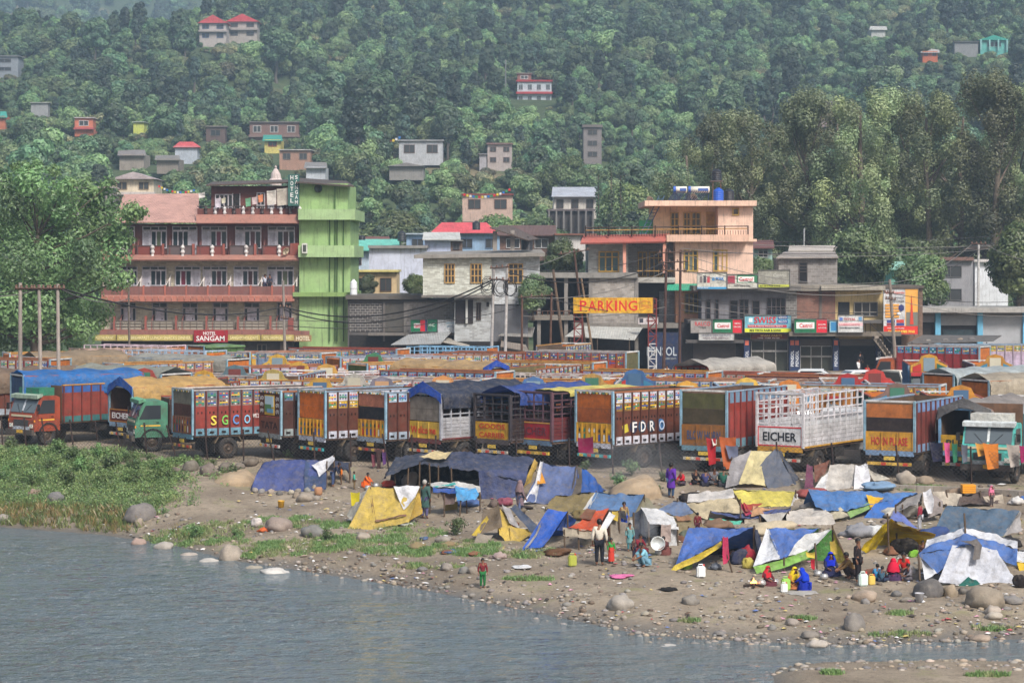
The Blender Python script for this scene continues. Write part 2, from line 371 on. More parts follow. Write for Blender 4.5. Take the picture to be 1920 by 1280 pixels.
def limbs(b,base,top,r,clumps,n=8):
    base,top=Vector(base),Vector(top); pts=[]
    for i in range(6):
        t=i/5; pts.append(base.lerp(top,t)+Vector((random.uniform(-1,1),random.uniform(-1,1),0))*r*0.6*(0 < i < 5))
    b.tube(pts,[r*(1-0.75*i/5)*(1.25 if i == 0 else 1) for i in range(6)],8)
    for cp,cr in random.sample(clumps,min(n,len(clumps))):
        cp=Vector(cp); t=min(0.95,max(0.25,(cp.z-base.z)/(top.z-base.z)*0.75)); q=base.lerp(top,t); m=q.lerp(cp,0.5)+Vector((0,0,-0.04))*(cp-q).length
        rr=r*(1-0.7*t)*0.5; b.tube([q,m,cp],[rr,rr*0.65,rr*0.25],5,False)
def round_tree(h,w,leaf,per,nc,z0=0.25,flat=0.8):
    """crown and trunk of a broadleaf tree h high and w wide, standing at the origin"""
    cl=[]
    for _ in range(nc):
        d=rnd_unit(); rr=random.uniform(0.35,0.9)
        cz=h*(z0+(1-z0)*0.5)+d.z*rr*h*(1-z0)*0.46
        tap=1-0.35*max(0,(cz/h-0.6)/0.4)
        cl.append(((d.x*rr*w*0.42*tap,d.y*rr*w*0.42*tap,cz),w*random.uniform(0.13,0.24)))
    a,t=MB(),MB(); crown(a,cl,per,leaf,flat); limbs(t,(0,0,-0.5),(random.uniform(-.3,.3),0,h*0.72),0.028*h+0.03,cl); return a,t
GREEN=c(96,124,58)
def joined_proto(nm,a,t,tint=(1,1,1,1)):
    ob=bpy.data.objects.new(nm,a.mesh(nm,'leaf')); me=ob.data
    k=len(a.v); vs=a.v+t.v; fs=a.f+[tuple(i+k for i in q) for q in t.f]
    me2=bpy.data.meshes.new(nm); me2.from_pydata(vs,[],fs); me2.materials.append(MATS['leaf']); me2.materials.append(MATS['litter'])
    me2.polygons.foreach_set('material_index',[0]*len(a.f)+[1]*len(t.f))
    at=me2.color_attributes.new('Col','FLOAT_COLOR','CORNER'); buf=[]
    for q,cc in zip(a.f,a.cols):buf += [cc[0]*tint[0],cc[1]*tint[1],cc[2]*tint[2],1]*len(q)
    for q in t.f:buf += [.13,.11,.09,1]*len(q)
    at.data.foreach_set('color',buf); me2.update(); ob.data=me2; bpy.data.meshes.remove(me); return ob
PROTO=[]
for i,(h,w,lf,cc) in enumerate([(8,8,0.36,(112,144,80)),(9.5,8,0.36,(92,128,78)),(7,8.5,0.36,(124,150,84)),(6,6,0.3,(108,140,84)),(12,7.5,0.4,(84,118,78)),(5,6.5,0.3,(134,150,92)),(14,5.5,0.36,(88,116,82)),(15,4.6,0.3,(66,92,74)),(4,6,0.26,(142,144,98))]):
    a,t=round_tree(h,w,lf,130 if i < 6 else 160,26 if i < 7 else 34,0.16 if i < 6 else 0.3)
    ob=joined_proto('hill_tree_kind',a,t,c(*cc)); PROTO.append(ob)
def scatter(name,pts,label,cat,protos=None,kind='stuff'):
    """one object: pts = (x, y, z, scale, turn, which); geometry nodes stand a tree on every point"""
    protos=protos or PROTO
    me=bpy.data.meshes.new(name); me.from_pydata([p[:3] for p in pts],[],[])
    for nm,k in (('size',3),('turn',4)):
        at=me.attributes.new(nm,'FLOAT','POINT'); at.data.foreach_set('value',[p[k] for p in pts])
    at=me.attributes.new('which','INT','POINT'); at.data.foreach_set('value',[int(p[5]) for p in pts])
    ng=bpy.data.node_groups.new(name,'GeometryNodeTree'); ng.interface.new_socket('Geometry',in_out='INPUT',socket_type='NodeSocketGeometry'); ng.interface.new_socket('Geometry',in_out='OUTPUT',socket_type='NodeSocketGeometry')
    n,l=ng.nodes,ng.links; gi=n.new('NodeGroupInput'); go=n.new('NodeGroupOutput')
    jn=n.new('GeometryNodeGeometryToInstance')
    for ob in reversed(protos):
        oi=n.new('GeometryNodeObjectInfo'); oi.inputs['Object'].default_value=ob; oi.inputs['As Instance'].default_value=True; l.new(oi.outputs['Geometry'],jn.inputs[0])
    j2=n.new('GeometryNodeJoinGeometry')
    for lk in list(ng.links):
        if lk.to_node == jn:fs=lk.from_socket; ng.links.remove(lk); l.new(fs,j2.inputs[0])
    n.remove(jn)
    ip=n.new('GeometryNodeInstanceOnPoints'); l.new(gi.outputs[0],ip.inputs['Points']); l.new(j2.outputs[0],ip.inputs['Instance']); ip.inputs['Pick Instance'].default_value=True
    def attr(nm,ty):
        a=n.new('GeometryNodeInputNamedAttribute'); a.data_type=ty; a.inputs['Name'].default_value=nm; return a.outputs[0]
    l.new(attr('which','INT'),ip.inputs['Instance Index']); l.new(attr('size','FLOAT'),ip.inputs['Scale'])
    cx=n.new('ShaderNodeCombineXYZ'); l.new(attr('turn','FLOAT'),cx.inputs[2]); l.new(cx.outputs[0],ip.inputs['Rotation']); l.new(ip.outputs[0],go.inputs[0])
    o=put(name,me); md=o.modifiers.new('trees','NODES'); md.node_group=ng
    return tag(o,label,cat,kind=kind)
# rectangles of the photograph that stay clear of nearer trees: (x0, y0, x1, y1, distance)
CLEAR=[]
def is_clear(u,v0,v1,Y,wpx):
    for (x0,y0,x1,y1,D) in CLEAR:
        if Y < D+4 and x0-wpx < u < x1+wpx and v1 > y0 and v0 < y1:return False
    return True
def plant_hill():
    pts=[]
    for _ in range(21000):
        Y=262+(1010-262)*random.random()**0.8; u=random.uniform(-350,2270); X=(u-CX)/F*Y
        if random.random() > Y/1000+0.25:continue
        open_=nz(X,Y,40,31)+0.5*nz(X,Y,14,32) < -0.16
        if Y < 300 and random.random() < 0.4:continue
        z=hill(X,Y); s=random.uniform(0.4,1.15)*(0.85 if Y < 420 else 1)*(1.35 if random.random() < 0.1 else 1)
        if open_:s *= random.uniform(0.2,0.75)
        if nz(X,Y,60,33) > 0.25:s *= 0.65
        k=random.choices(range(9),(5,5,5,4,2,4,1.5,1.6,4))[0]
        py=PH-(z-HC)/Y*F; hp=(8.5,10,7.5,6.5,12.5,5.5,14.5,15.5,4.5)[k]*s/Y*F
        if not is_clear(u,py-hp,py,Y,3.6*s/Y*F):continue
        pts.append((X,Y,z-0.3,s,random.uniform(0,6.28),k))
    scatter('hillside_forest',pts,'dense green wood covering the hillside behind the town','forest')
    pts=[]
    for _ in range(2600):
        Y=random.uniform(1450,3000); u=random.uniform(-350,2270); X=(u-CX)/F*Y
        pts.append((X,Y,mount(X,Y)-0.5,random.uniform(1.2,2.4),random.uniform(0,6.28),random.randrange(7)))
    scatter('mountain_forest',pts,'distant blue-green forest on the mountain behind','forest')
# ---------------------------------------------------------------- buildings along the road
MAR,TER,WBR,GRN,GRN2=c(110,66,60),c(162,114,100),c(212,202,180),c(154,184,124),c(166,194,140)
WHT,DK,GLS,YEL,GREY=c(228,226,224),c(34,33,34),c(40,46,50),c(206,166,84),c(142,138,132)
def window(par,x0,y0,x1,y1,Y,fcol,gcol,cols=2,bars=(),t=1.6,name='window',m='paint',lo=0):
    b=MB(); s=Y/F; a,e=W(x0,y0,Y),W(x1,y1,Y); tt=t*s; w,h=e.x-a.x,a.z-e.z
    cz,cx=(a.z+e.z)/2,(a.x+e.x)/2
    b.box((cx,Y,a.z-tt/2),(w,0.1,tt)); b.box((cx,Y,e.z+tt/2),(w,0.1,tt))
    for i in range(cols+1):b.box((a.x+tt/2+(w-tt)*i/cols,Y,cz),(tt,0.1,h-2*tt))
    for f in bars:b.box((cx,Y-0.004,a.z-h*f),(w-2*tt,0.09,tt*0.8))
    o=mb(name,par,b,m,fcol)
    for i in range(cols):
        px0=a.x+tt+(w-tt)*i/cols; pw=(w-tt)/cols-tt
        g=gcol if not isinstance(gcol,list) else gcol[i % len(gcol)]
        bx('pane',o,(px0+pw/2,Y+0.03,cz),(pw,0.02,h-2*tt),'glass',g)
    return o
def base_thing(name,label,cat,px,Y,group=None):return thing(name,label,cat,(W(px,0,Y).x,Y,height(W(px,0,Y).x,Y) if Y > 100 else 0),0,group)
def slope(name,par,pts,t,m,color):
    """sheet through four corner points, t thick"""
    b=MB(); p=[Vector(q) for q in pts]; nrm=(p[1]-p[0]).cross(p[3]-p[0]).normalized()*t; b.prism(p,nrm); return mb(name,par,b,m,color)
def hotel():
    Y=205.0; h=base_thing('hotel','four storey maroon and white brick hotel with bright green end wall and balconies','hotel',400,Y)
    pb('wall',h,190,420,560,488,Y+0.9,10,'plaster',MAR); pb('wall',h,190,488.5,560,640,Y+0.9,10,'whitebrick',WBR)
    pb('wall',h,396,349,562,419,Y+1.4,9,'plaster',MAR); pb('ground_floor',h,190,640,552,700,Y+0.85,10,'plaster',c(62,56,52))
    g=pb('end_wall',h,561,344,652,700,Y+0.2,11,'plaster',GRN); g['label']='bright green end wall'
    pb('end_wall',h,561,412,657,548,Y+0.1,11.2,'plaster',GRN)
    for y0,y1,x1 in ((392,412,666),(460,482,664)):pb('band',h,559,y0,x1,y1,Y-1.0,13,'plaster',GRN2)
    pb('band',h,549,548,660,556,Y-0.7,12.4,'plaster',c(132,160,96))
    for x in (617,627,631,643):pb('drain_pipe',h,x,350 if x == 627 else 412,x+2,640,Y-0.02,0.1,'paint',c(74,110,60))
    b=MB(); p=W(597,354,Y+0.1)
    b.lathe([(0.32,0),(0.36,-0.16),(0.3,-0.2),(0.1,-0.12),(0.01,-0.1)],14,'y'); mb('exhaust_fan',h,b,'metal',c(60,70,60),M=Matrix.Translation(p))
    pb('air_conditioner',h,566,456,576,475,Y-1.3,0.4,'paint',c(220,220,210)); pb('grille',h,568,459,574,472,Y-1.32,0.03,'paint',c(70,76,70))
    # roofs
    slope('roof',h,[W(214,418,Y-0.6),W(373,418,Y-0.6),W(373,364,Y+9),W(232,366,Y+9)],0.08,'roofsheet',c(200,156,142))
    slope('roof',h,[W(386,349,Y+0.4),W(570,343,Y+0.4),W(572,338,Y+11),W(400,343,Y+11)],0.12,'roofsheet',c(96,84,76))
    slope('roof',h,[W(555,343,Y-0.8),W(664,351,Y-0.8),W(650,342,Y+11),W(560,336,Y+11)],0.12,'roofsheet',c(92,82,74))
    # slabs and awnings
    for y0,y1,x0,x1,col in ((404,420,368,560,TER),(480,489,190,560,TER),(553,566,190,552,TER)):
        slope('awning',h,[W(x0,y1,Y-0.7),W(x1,y1,Y-0.7),W(x1,y0,Y+0.1),W(x0,y0,Y+0.1)],0.12,'plaster',col)
    for x0,x1,y0,y1 in ((190,560,479,484),(190,552,618,627),(368,560,402,406)):pb('slab',h,x0,y0,x1,y1,Y,2.6,'plaster',c(150,92,78))
    # storey with maroon walls and railings
    def unit(x0,x1,y0,y1,door_left,yd,curtain):
        w=x1-x0; dw=w*0.34
        wx0,wx1=(x0+dw,x1) if door_left else (x0,x1-dw)
        window(h,x0,y0,x1,y0+(y1-y0)*0.2,Y+0.82,c(206,200,208),c(60,62,62),3,t=1.6)
        window(h,wx0,y0+(y1-y0)*0.2,wx1,y1,Y+0.82,c(214,208,216),[c(44,56,60),curtain,c(44,56,60)],3,t=2)
        dx=x0 if door_left else x1-dw
        d=pb('door',h,dx,y0+(y1-y0)*0.2+0.3,dx+dw,yd,Y+0.78,0.1,'paint',c(210,206,216)); pb('handle',d,dx+dw*0.75,(y1+yd)/2-8,dx+dw*0.85,(y1+yd)/2-5,Y+0.74,0.04,'metal',c(90,90,90))
        pb('door_panel',d,dx+dw*0.2,y0+(y1-y0)*0.3,dx+dw*0.8,yd-8,Y+0.76,0.03,'paint',c(190,186,198))
    def fin(x,y0,y1,lean,col):
        slope('partition',h,[W(x,y1,Y+0.1),W(x+1.0,y1,Y+0.1),W(x+lean,y0,Y+0.9),W(x+lean-1.0,y0,Y+0.9)],0.1,'plaster',col)
        b=MB(); a=W(x+lean/2,y0,Y); z1=W(x,y1,Y).z; b.prism([(a.x,Y+0.9,a.z),(a.x,Y+0.1,(a.z+z1)/2),(a.x,Y+0.1,z1),(a.x,Y+0.9,z1)],(0.1,0,0)); mb('partition',h,b,'plaster',col)
    cur=[c(70,42,44),c(92,100,78),c(60,60,66),c(110,44,62),c(84,50,58)]
    for i,(x0,x1) in enumerate(((219,253),(267,313),(323,370),(378,426),(441,490),(502,553))):
        unit(x0,x1,424,466,i != 2,480,cur[i % 5]); fin(x1+2,446,480,4,MAR)
        window(h,max(192,x0-10),460,x1-6,480,Y+0.1,c(92,80,78),c(120,66,60) if i % 2 else c(96,84,84),2,t=1.0,name='railing')
        b=MB(); q=W((x0+x1)/2-4,480,Y-0.02); b.lathe([(0.0,0),(0.17,0),(0.1,0.15),(0.2,0.35),(0.12,0.55),(0.2,0.75),(0.12,0.92),(0.0,1.0)],8); mb('baluster',h,b,'paint',c(222,216,212),M=Matrix.Translation(q))
    for x in (190,250,305,362,419,478,546):pb('railing_post',h,x-2,457,x+2.5,480,Y-0.06,0.3,'plaster',c(150,84,72))
    pb('parapet',h,545,456,560,480,Y-0.05,0.3,'plaster',c(140,72,60))
    # white brick storey
    for i,(x0,x1) in enumerate(((228,258),(266,312),(328,376),(380,426),(438,485),(501,551))):
        unit(x0,x1,499,536,i != 2,540,cur[(i+1) % 5]); fin(x1-2,516,537,12,c(220,212,206))
    for i in range(9):
        x0=190+i*40.2; pb('parapet',h,x0,537,x0+37,554,Y-0.1,0.25,'plaster',jig(c(132,88,82),0.06)); pb('parapet_post',h,x0+37,535,x0+40.2,554,Y-0.16,0.35,'plaster',c(172,100,84))
    for i in range(30):pb('tile',h,190+i*12,553+2,190+i*12+10.4,565,Y-0.78-0.02*(i % 2),0.07,'plaster',jig(c(176,112,96),0.1))
    # first storey with narrow doors
    for i,x0 in enumerate((226,285,342,399,458,519)):
        window(h,x0,567,x0+29,577,Y+0.82,c(196,186,192),c(56,58,60),2,t=1.4)
        for dx in (0,22):window(h,x0+dx,577,x0+dx+7,602,Y+0.82,c(196,186,192),c(44,50,54),1,t=1.4)
        d=pb('door',h,x0+7,577,x0+22,618,Y+0.8,0.1,'paint',c(206,196,208)); pb('handle',d,x0+18,596,x0+20,599,Y+0.76,0.04,'metal',c(80,80,80))
        fin(x0-9,590,618,14,c(148,100,92)); window(h,x0-10,601,x0+40,619,Y+0.1,c(128,116,110),c(150,142,130),4,bars=(0.3,0.6),t=0.9,name='railing')
        pb('railing_post',h,x0-14,592,x0-10,620,Y+0.05,0.3,'plaster',c(150,84,74))
    pb('slab',h,186,620,580,628,Y-0.35,0.3,'plaster',c(146,98,90))
    pb('column',h,540,596,550,640,Y,0.5,'plaster',c(140,74,66))
    # top terrace
    for x0,x1,y0,y1,n in ((403,437,364,396,4),(481,497,361,393,2),(537,552,362,392,1)):window(h,x0,y0,x1,y1,Y+1.3,c(214,206,210),c(48,50,54),n,bars=(0.75,),t=2)
    d=pb('door',h,437,364,449,408,Y+1.27,0.1,'paint',c(30,28,28)); pb('door_frame',d,435.5,362.5,437,408,Y+1.24,0.12,'paint',c(206,200,204)); pb('door_frame',d,449,362.5,450.5,408,Y+1.24,0.12,'paint',c(206,200,204))
    for x in (502,520):pb('door',h,x,375,x+12,407,Y+1.27,0.1,'paint',c(206,202,212))
    pb('parapet',h,370,391,560,404,Y+0.3,0.2,'plaster',MAR)
    pole('railing',h,W(370,387,Y+0.3),W(560,387,Y+0.3),0.05,'metal',c(60,56,56))
    for i in range(11):
        b=MB(); q=W(386+i*17.6,407,Y+0.2); b.lathe([(0.0,0),(0.15,0),(0.09,0.15),(0.17,0.35),(0.1,0.55),(0.17,0.75),(0.0,1.0)],8); mb('baluster',h,b,'paint',c(226,222,220) if i % 3 else c(70,60,60),M=Matrix.Translation(q))
    # sign strip over the ground floor
    for x0,x1,s in ((176,218,'RESTAURANT'),(219,363,'HOTEL BREAKFAST LUNCH SNACKS DINNER'),(427,489,'SANGAM HOLIDAYS'),(490,552,'HOTEL SANGAM & RESTAURANT')):
        b_=pb('sign_board',h,x0,627.5,x1-1,638.5,Y-0.6,0.12,'paint',c(196,178,104)); ptext(b_,s,x0+4,630,x1-5,636,Y-0.61,c(226,214,160))
    b_=pb('sign_board',h,552,628,584,640,Y-0.7,0.12,'paint',c(168,136,96)); ptext(b_,'HOTEL',555,630,581,638,Y-0.71,c(232,222,196))
    for x in (230,300,372,452,525):pb('column',h,x,640,x+7,700,Y+0.6,0.5,'plaster',c(94,84,78))
    for x0,x1 in ((240,262),(310,330),(482,500)):window(h,x0,645,x1,690,Y+0.78,c(120,112,104),c(40,40,42),2)
    s=thing('sign','red signboard reading HOTEL SANGAM in white letters above the entrance','sign',W(395,640,Y-0.9)); FR[-1]=Matrix()
    pb('board',s,363.5,619,427,641.5,Y-0.9,0.15,'paint',c(168,36,52)); ptext(s,'HOTEL',381,621.5,405,628,Y-0.91,WHT); ptext(s,'SANGAM',368,629.5,421,639,Y-0.91,WHT)
    s=thing('sign','tall vertical green hotel sign with white letters on the terrace railing','sign',W(550,388,Y-0.4))
    pb('board',s,540,327,561,386,Y-0.4,0.3,'paint',c(62,112,104))
    for i,ch in enumerate('HOTEL'):ptext(s,ch,544.5,329+i*10.8,550,337+i*10.8,Y-0.41,WHT)
    for i,ch in enumerate('SANGAM'):ptext(s,ch,553,329+i*9.3,558.5,336+i*9.3,Y-0.41,WHT)
    pole('post',s,W(543,400,Y-0.2),W(543,327,Y-0.2),0.05,'metal',c(80,80,80)); pole('post',s,W(558,400,Y-0.2),W(558,327,Y-0.2),0.05,'metal',c(80,80,80))
    dish=thing('satellite_dish','small pale satellite dish on the hotel balcony corner','satellite dish',W(537,478,Y-0.5)); b=MB(); b.lathe([(0.02,0.18),(0.2,0.12),(0.34,0.0),(0.36,0.0),(0.2,0.16)],14,'y')
    mb('bowl',dish,b,'paint',c(222,206,178),True,M=Matrix.Translation(W(536,471,Y-0.6)) @ Matrix.Rotation(R(35),4,'X') @ Matrix.Rotation(R(40),4,'Z')); pole('arm',dish,W(537,478,Y-0.5),W(536,471,Y-0.5),0.03,'metal',DK)
hotel()
SIGN_N=0
def sign(label,x0,y0,x1,y1,Y,bg,words,stripes=(),posts=True,cat='sign'):
    """a signboard: coloured fields, lettering, frame and two posts; words = (text, x0, y0, x1, y1, colour)"""
    s=thing('sign',label,cat,W((x0+x1)/2,y1,Y))
    pb('board',s,x0,y0,x1,y1,Y,0.16,'paint',bg)
    for k,(a0,b0,a1,b1,col) in enumerate(stripes):pb('colour_field',s,a0,b0,a1,b1,Y-0.006*(k+1),0.03,'plain',col)
    for (t,a0,b0,a1,b1,col) in words:ptext(s,t,a0,b0,a1,b1,Y-0.006*(len(stripes)+1)-0.006,col)
    b=MB(); a,e=W(x0,y0,Y),W(x1,y1,Y); t=0.035
    for (cx,cz,w,hh) in (((a.x+e.x)/2,a.z,e.x-a.x+2*t,t),((a.x+e.x)/2,e.z,e.x-a.x+2*t,t),(a.x,(a.z+e.z)/2,t,a.z-e.z),(e.x,(a.z+e.z)/2,t,a.z-e.z)):b.box((cx,Y+0.02,cz),(w,0.2,hh))
    mb('frame',s,b,'metal',c(120,120,118))
    if posts:
        for x in (lerp(x0,x1,0.12),lerp(x0,x1,0.88)):pole('post',s,W(x,y1+4,Y+0.3),W(x,y0+2,Y+0.3),0.035,'metal',c(90,88,86))
    return s
RED,CGR=c(206,40,56),c(22,120,78)
def low_block():
    """the dark ground floor between hotel and white house, with its signs and awnings"""
    Y=203; h=base_thing('workshop','low dark concrete workshop with block walls beside the green hotel wall','building',740,Y)
    pb('wall',h,652,562,852,712,Y,9,'concrete',c(96,92,90)); pb('roof_slab',h,648,553,800,561,Y-0.5,10,'concrete',c(104,98,92))
    pb('wall',h,763,566,851,626,Y-0.08,0.2,'block',c(158,150,144)); pb('shutter',h,722,568,760,622,Y-0.06,0.1,'shutter',c(88,84,78)); pb('column',h,757,566,763,640,Y-0.14,0.3,'concrete',c(140,134,128)); pb('column',h,718,566,722,640,Y-0.14,0.3,'concrete',c(110,104,100))
    pb('opening_shade',h,655,628,850,700,Y-0.05,0.1,'plain',c(28,26,26)); pb('ledge',h,690,624,855,629,Y-1.2,1.3,'concrete',c(120,114,108))  # solid near-black slab paints the unlit interior of the ground floor
    pb('opening_shade',h,655,568,716,622,Y-0.05,0.1,'block',c(84,80,80))  # darker block panel paints the shade inside this bay
    t=thing('water_tank','white plastic water tank at the foot of the green wall','water tank',W(663,552,Y+0.5)); b=MB(); b.lathe([(0,0),(0.3,0),(0.32,0.1),(0.3,0.5),(0.33,0.6),(0.3,1.1),(0.12,1.28),(0.12,1.36),(0,1.36)],16); mb('barrel',t,b,'plastic',c(224,226,228),M=Matrix.Translation(W(663,553,Y+0.5)))
    a=thing('awning','slanted grey corrugated sheet awning below the leaning signboards','awning',W(790,655,Y-3)); slope('roof_sheet',a,[W(733,647,Y-5),W(826,645,Y-5),W(848,621,Y-1.3),W(766,628,Y-1.3)],0.06,'roofsheet',c(168,170,170))
    for x in (740,785,820):pole('prop',a,W(x,690,Y-4.9),W(x,646,Y-4.9),0.05,'wood',c(80,70,60))
    slope('roof_sheet',a,[W(826,641,Y-4),W(880,652,Y-4),W(880,644,Y-1.5),W(840,634,Y-1.5)],0.05,'roofsheet',c(176,170,160))
    sign('leaning board of green and red fields with small white badge',770,599,801,622,Y-1.4,CGR,[('Castrol',777,607,787,614,RED)],[(776,606,788,615,WHT),(788,600,797,621,RED),(797,600,801,621,c(60,70,110))])
    sign('narrow leaning green board with pale lettering',801.5,598,820,622,Y-1.45,c(30,130,96),[('PNC',804,606,815,612,c(210,230,214))])
    sign('pale white leaning board with faint grey picture',820.5,599,855,624,Y-1.5,c(214,218,222),[('LUBRICANTS',836,604,851,607,c(130,170,190)),('SERVICE',838,610,850,613,c(120,150,170))],[(822,611,833,622,c(186,186,190))])
    sign('long green and white signboard beside the white house corner',855.5,606,919,626,Y-1.0,c(224,226,226),[('Castrol',881,611,901,617,RED),('RAVI MOTORS',873,622,888,624.5,c(90,90,96)),('AUTO',909,610,917,614,c(220,120,60))],[(870,607,906,620,CGR),(877,609.5,903,618,WHT),(856.5,607,868,619,c(150,46,60)),(907,607,918.5,620,c(236,214,70))])
low_block()
def white_house():
    Y=200; h=base_thing('house','white painted brick house with three yellow barred windows and flat roof','house',890,Y)
    pb('wall',h,793,480,922,553,Y,8,'whitebrick',c(214,216,204)); pb('wall',h,922.3,480,1012,570,Y+0.4,8,'whitebrick',c(204,208,212))  # right wall cooler and darker: its lesser light is painted in
    slope('roof_slab',h,[W(776,478,Y-0.7),W(1022,474,Y-0.7),W(1014,467,Y+9),W(800,472,Y+9)],-0.3,'concrete',c(150,144,136))
    for x0,x1 in ((833,853),(882,904),(953,981)):
        yy=Y-0.06 if x0 < 920 else Y+0.34
        window(h,x0,494,x1,531,yy,c(200,158,92),c(52,52,54),3,bars=(0.3,0.62),t=2.0)
    pb('floor_slab',h,790,553,925,558,Y-0.6,8,'concrete',c(128,122,116))
    pb('wall',h,852,558,922,712,Y+0.6,7,'whitebrick',c(186,190,192)); pb('wall',h,922.3,570,990,712,Y+0.5,7,'concrete',c(112,112,116))
    for x0,x1 in ((854,873),(877,887)):pb('opening_shade',h,x0,562,x1,606,Y+0.5,0.12,'plain',c(40,34,36))  # solid dark slabs paint the shade inside the wall openings
    window(h,893,567,902,600,Y+0.55,c(80,66,58),DK,2); window(h,967,565,976,574,Y+0.45,c(70,70,70),DK,1); pb('opening_shade',h,912,566,917,575,Y+0.54,0.1,'plain',DK); pb('pillar',h,873,560,877,606,Y+0.3,0.3,'plaster',c(196,196,192))  # small dark slab at the right paints a hole's shade
    pb('opening_shade',h,855,640,985,712,Y+0.45,0.1,'plain',c(30,28,28))  # wide dark slab paints the unlit ground floor interior
    s=thing('roof_shed','rusty tilted sheet roof on concrete posts atop the white house','shed',W(955,470,Y+2))
    for x0,x1,y0 in ((924,932,433),(957,965,432)):pb('post',s,x0,y0,x1,470,Y+1.0,0.4,'concrete',c(160,152,144))
    slope('roof_sheet',s,[W(918,428,Y+0.3),W(990,452,Y+0.3),W(1010,449,Y+5),W(958,425,Y+5)],0.08,'roofsheet',c(92,80,72))
    tank((988,469,Y+2.2),11.0,25,c(42,44,50),'black ribbed water tank on the white house roof under the tilted sheet')
    sign_=None
def tank(at,rpx,hpx,col,label,name='water_tank'):
    x,y,Y=at; s=Y/F; t=thing(name,label,'water tank',W(x,y,Y)); r,h=rpx*s,hpx*s; pr=[(0,0),(r*0.95,0)]
    for i in range(5):pr += [(r,h*(0.03+0.15*i)),(r*0.95,h*(0.1+0.15*i)),(r,h*(0.15+0.15*i))]
    pr += [(r*0.6,h*0.9),(r*0.3,h*0.93),(0.001,h*0.93)]
    b=MB(); b.lathe(pr,18); mb('barrel',t,b,'plastic',col,M=Matrix.Translation(W(x,y,Y))); b=MB(); b.lathe([(0,h*0.93),(r*0.36,h*0.93),(r*0.36,h),(0,h)],12); mb('lid',t,b,'plastic',col,M=Matrix.Translation(W(x,y,Y)))
white_house()
def frame_house():
    Y=204; h=base_thing('unfinished_building','unfinished grey concrete building with open storeys behind the leaning poles','building',1080,Y)
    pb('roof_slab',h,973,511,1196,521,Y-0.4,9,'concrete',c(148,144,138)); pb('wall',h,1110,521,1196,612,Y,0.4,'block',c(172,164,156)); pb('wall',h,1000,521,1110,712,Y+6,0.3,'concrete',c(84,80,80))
    for x in (1007,1058,1104,1190):pb('column',h,x,521,x+7,712,Y-0.06,0.4,'concrete',c(146,140,134))
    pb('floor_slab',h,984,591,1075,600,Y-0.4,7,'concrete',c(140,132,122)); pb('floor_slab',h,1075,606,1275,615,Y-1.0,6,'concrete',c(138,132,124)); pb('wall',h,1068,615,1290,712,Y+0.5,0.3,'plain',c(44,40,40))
    for x in (1033,1145):pb('beam',h,x,521,x+5,600,Y+3,0.4,'concrete',c(110,106,102))
    b=MB(); st,en=W(1062,590,Y+3),W(1104,530,Y+3)
    for i in range(9):q=st.lerp(en,i/8); b.box((q.x,q.y,q.z),(0.35,1.2,0.22))
    mb('stair_flight',h,b,'concrete',c(150,140,128))
    for i in range(9):pole('railing',h,W(987+i*10,592,Y-0.3),W(987+i*10,583,Y-0.3),0.04,'rust',c(110,70,50))
    pole('railing',h,W(985,583,Y-0.3),W(1072,583,Y-0.3),0.04,'rust',c(110,70,50))
    a=thing('awning','pale corrugated sheet awning under the yellow parking sign','awning',W(1130,650,Y-4)); slope('roof_sheet',a,[W(1060,631,Y-5),W(1190,638,Y-5),W(1205,615,Y-1.1),W(1085,612,Y-1.1)],0.06,'roofsheet',c(186,186,180))
    for x in (1070,1120,1180):pole('prop',a,W(x,690,Y-4.9),W(x,634,Y-4.9),0.05,'wood',c(90,76,64))
    a=thing('awning','crumpled tin awning behind the twin white poles','awning',W(970,650,Y-4)); slope('roof_sheet',a,[W(934,630,Y-4.5),W(998,632,Y-4.5),W(1003,614,Y-1.5),W(955,618,Y-1.5)],0.06,'roofsheet',c(150,146,140)); slope('roof_sheet',a,[W(938,650,Y-7),W(992,660,Y-7),W(985,647,Y-5),W(940,640,Y-5)],0.06,'roofsheet',c(140,130,120))
    for x in (940,990):pole('prop',a,W(x,700,Y-4.4),W(x,632,Y-4.4),0.05,'wood',c(90,76,64))
frame_house()
PNK,PCH=c(236,200,178),c(242,210,170)
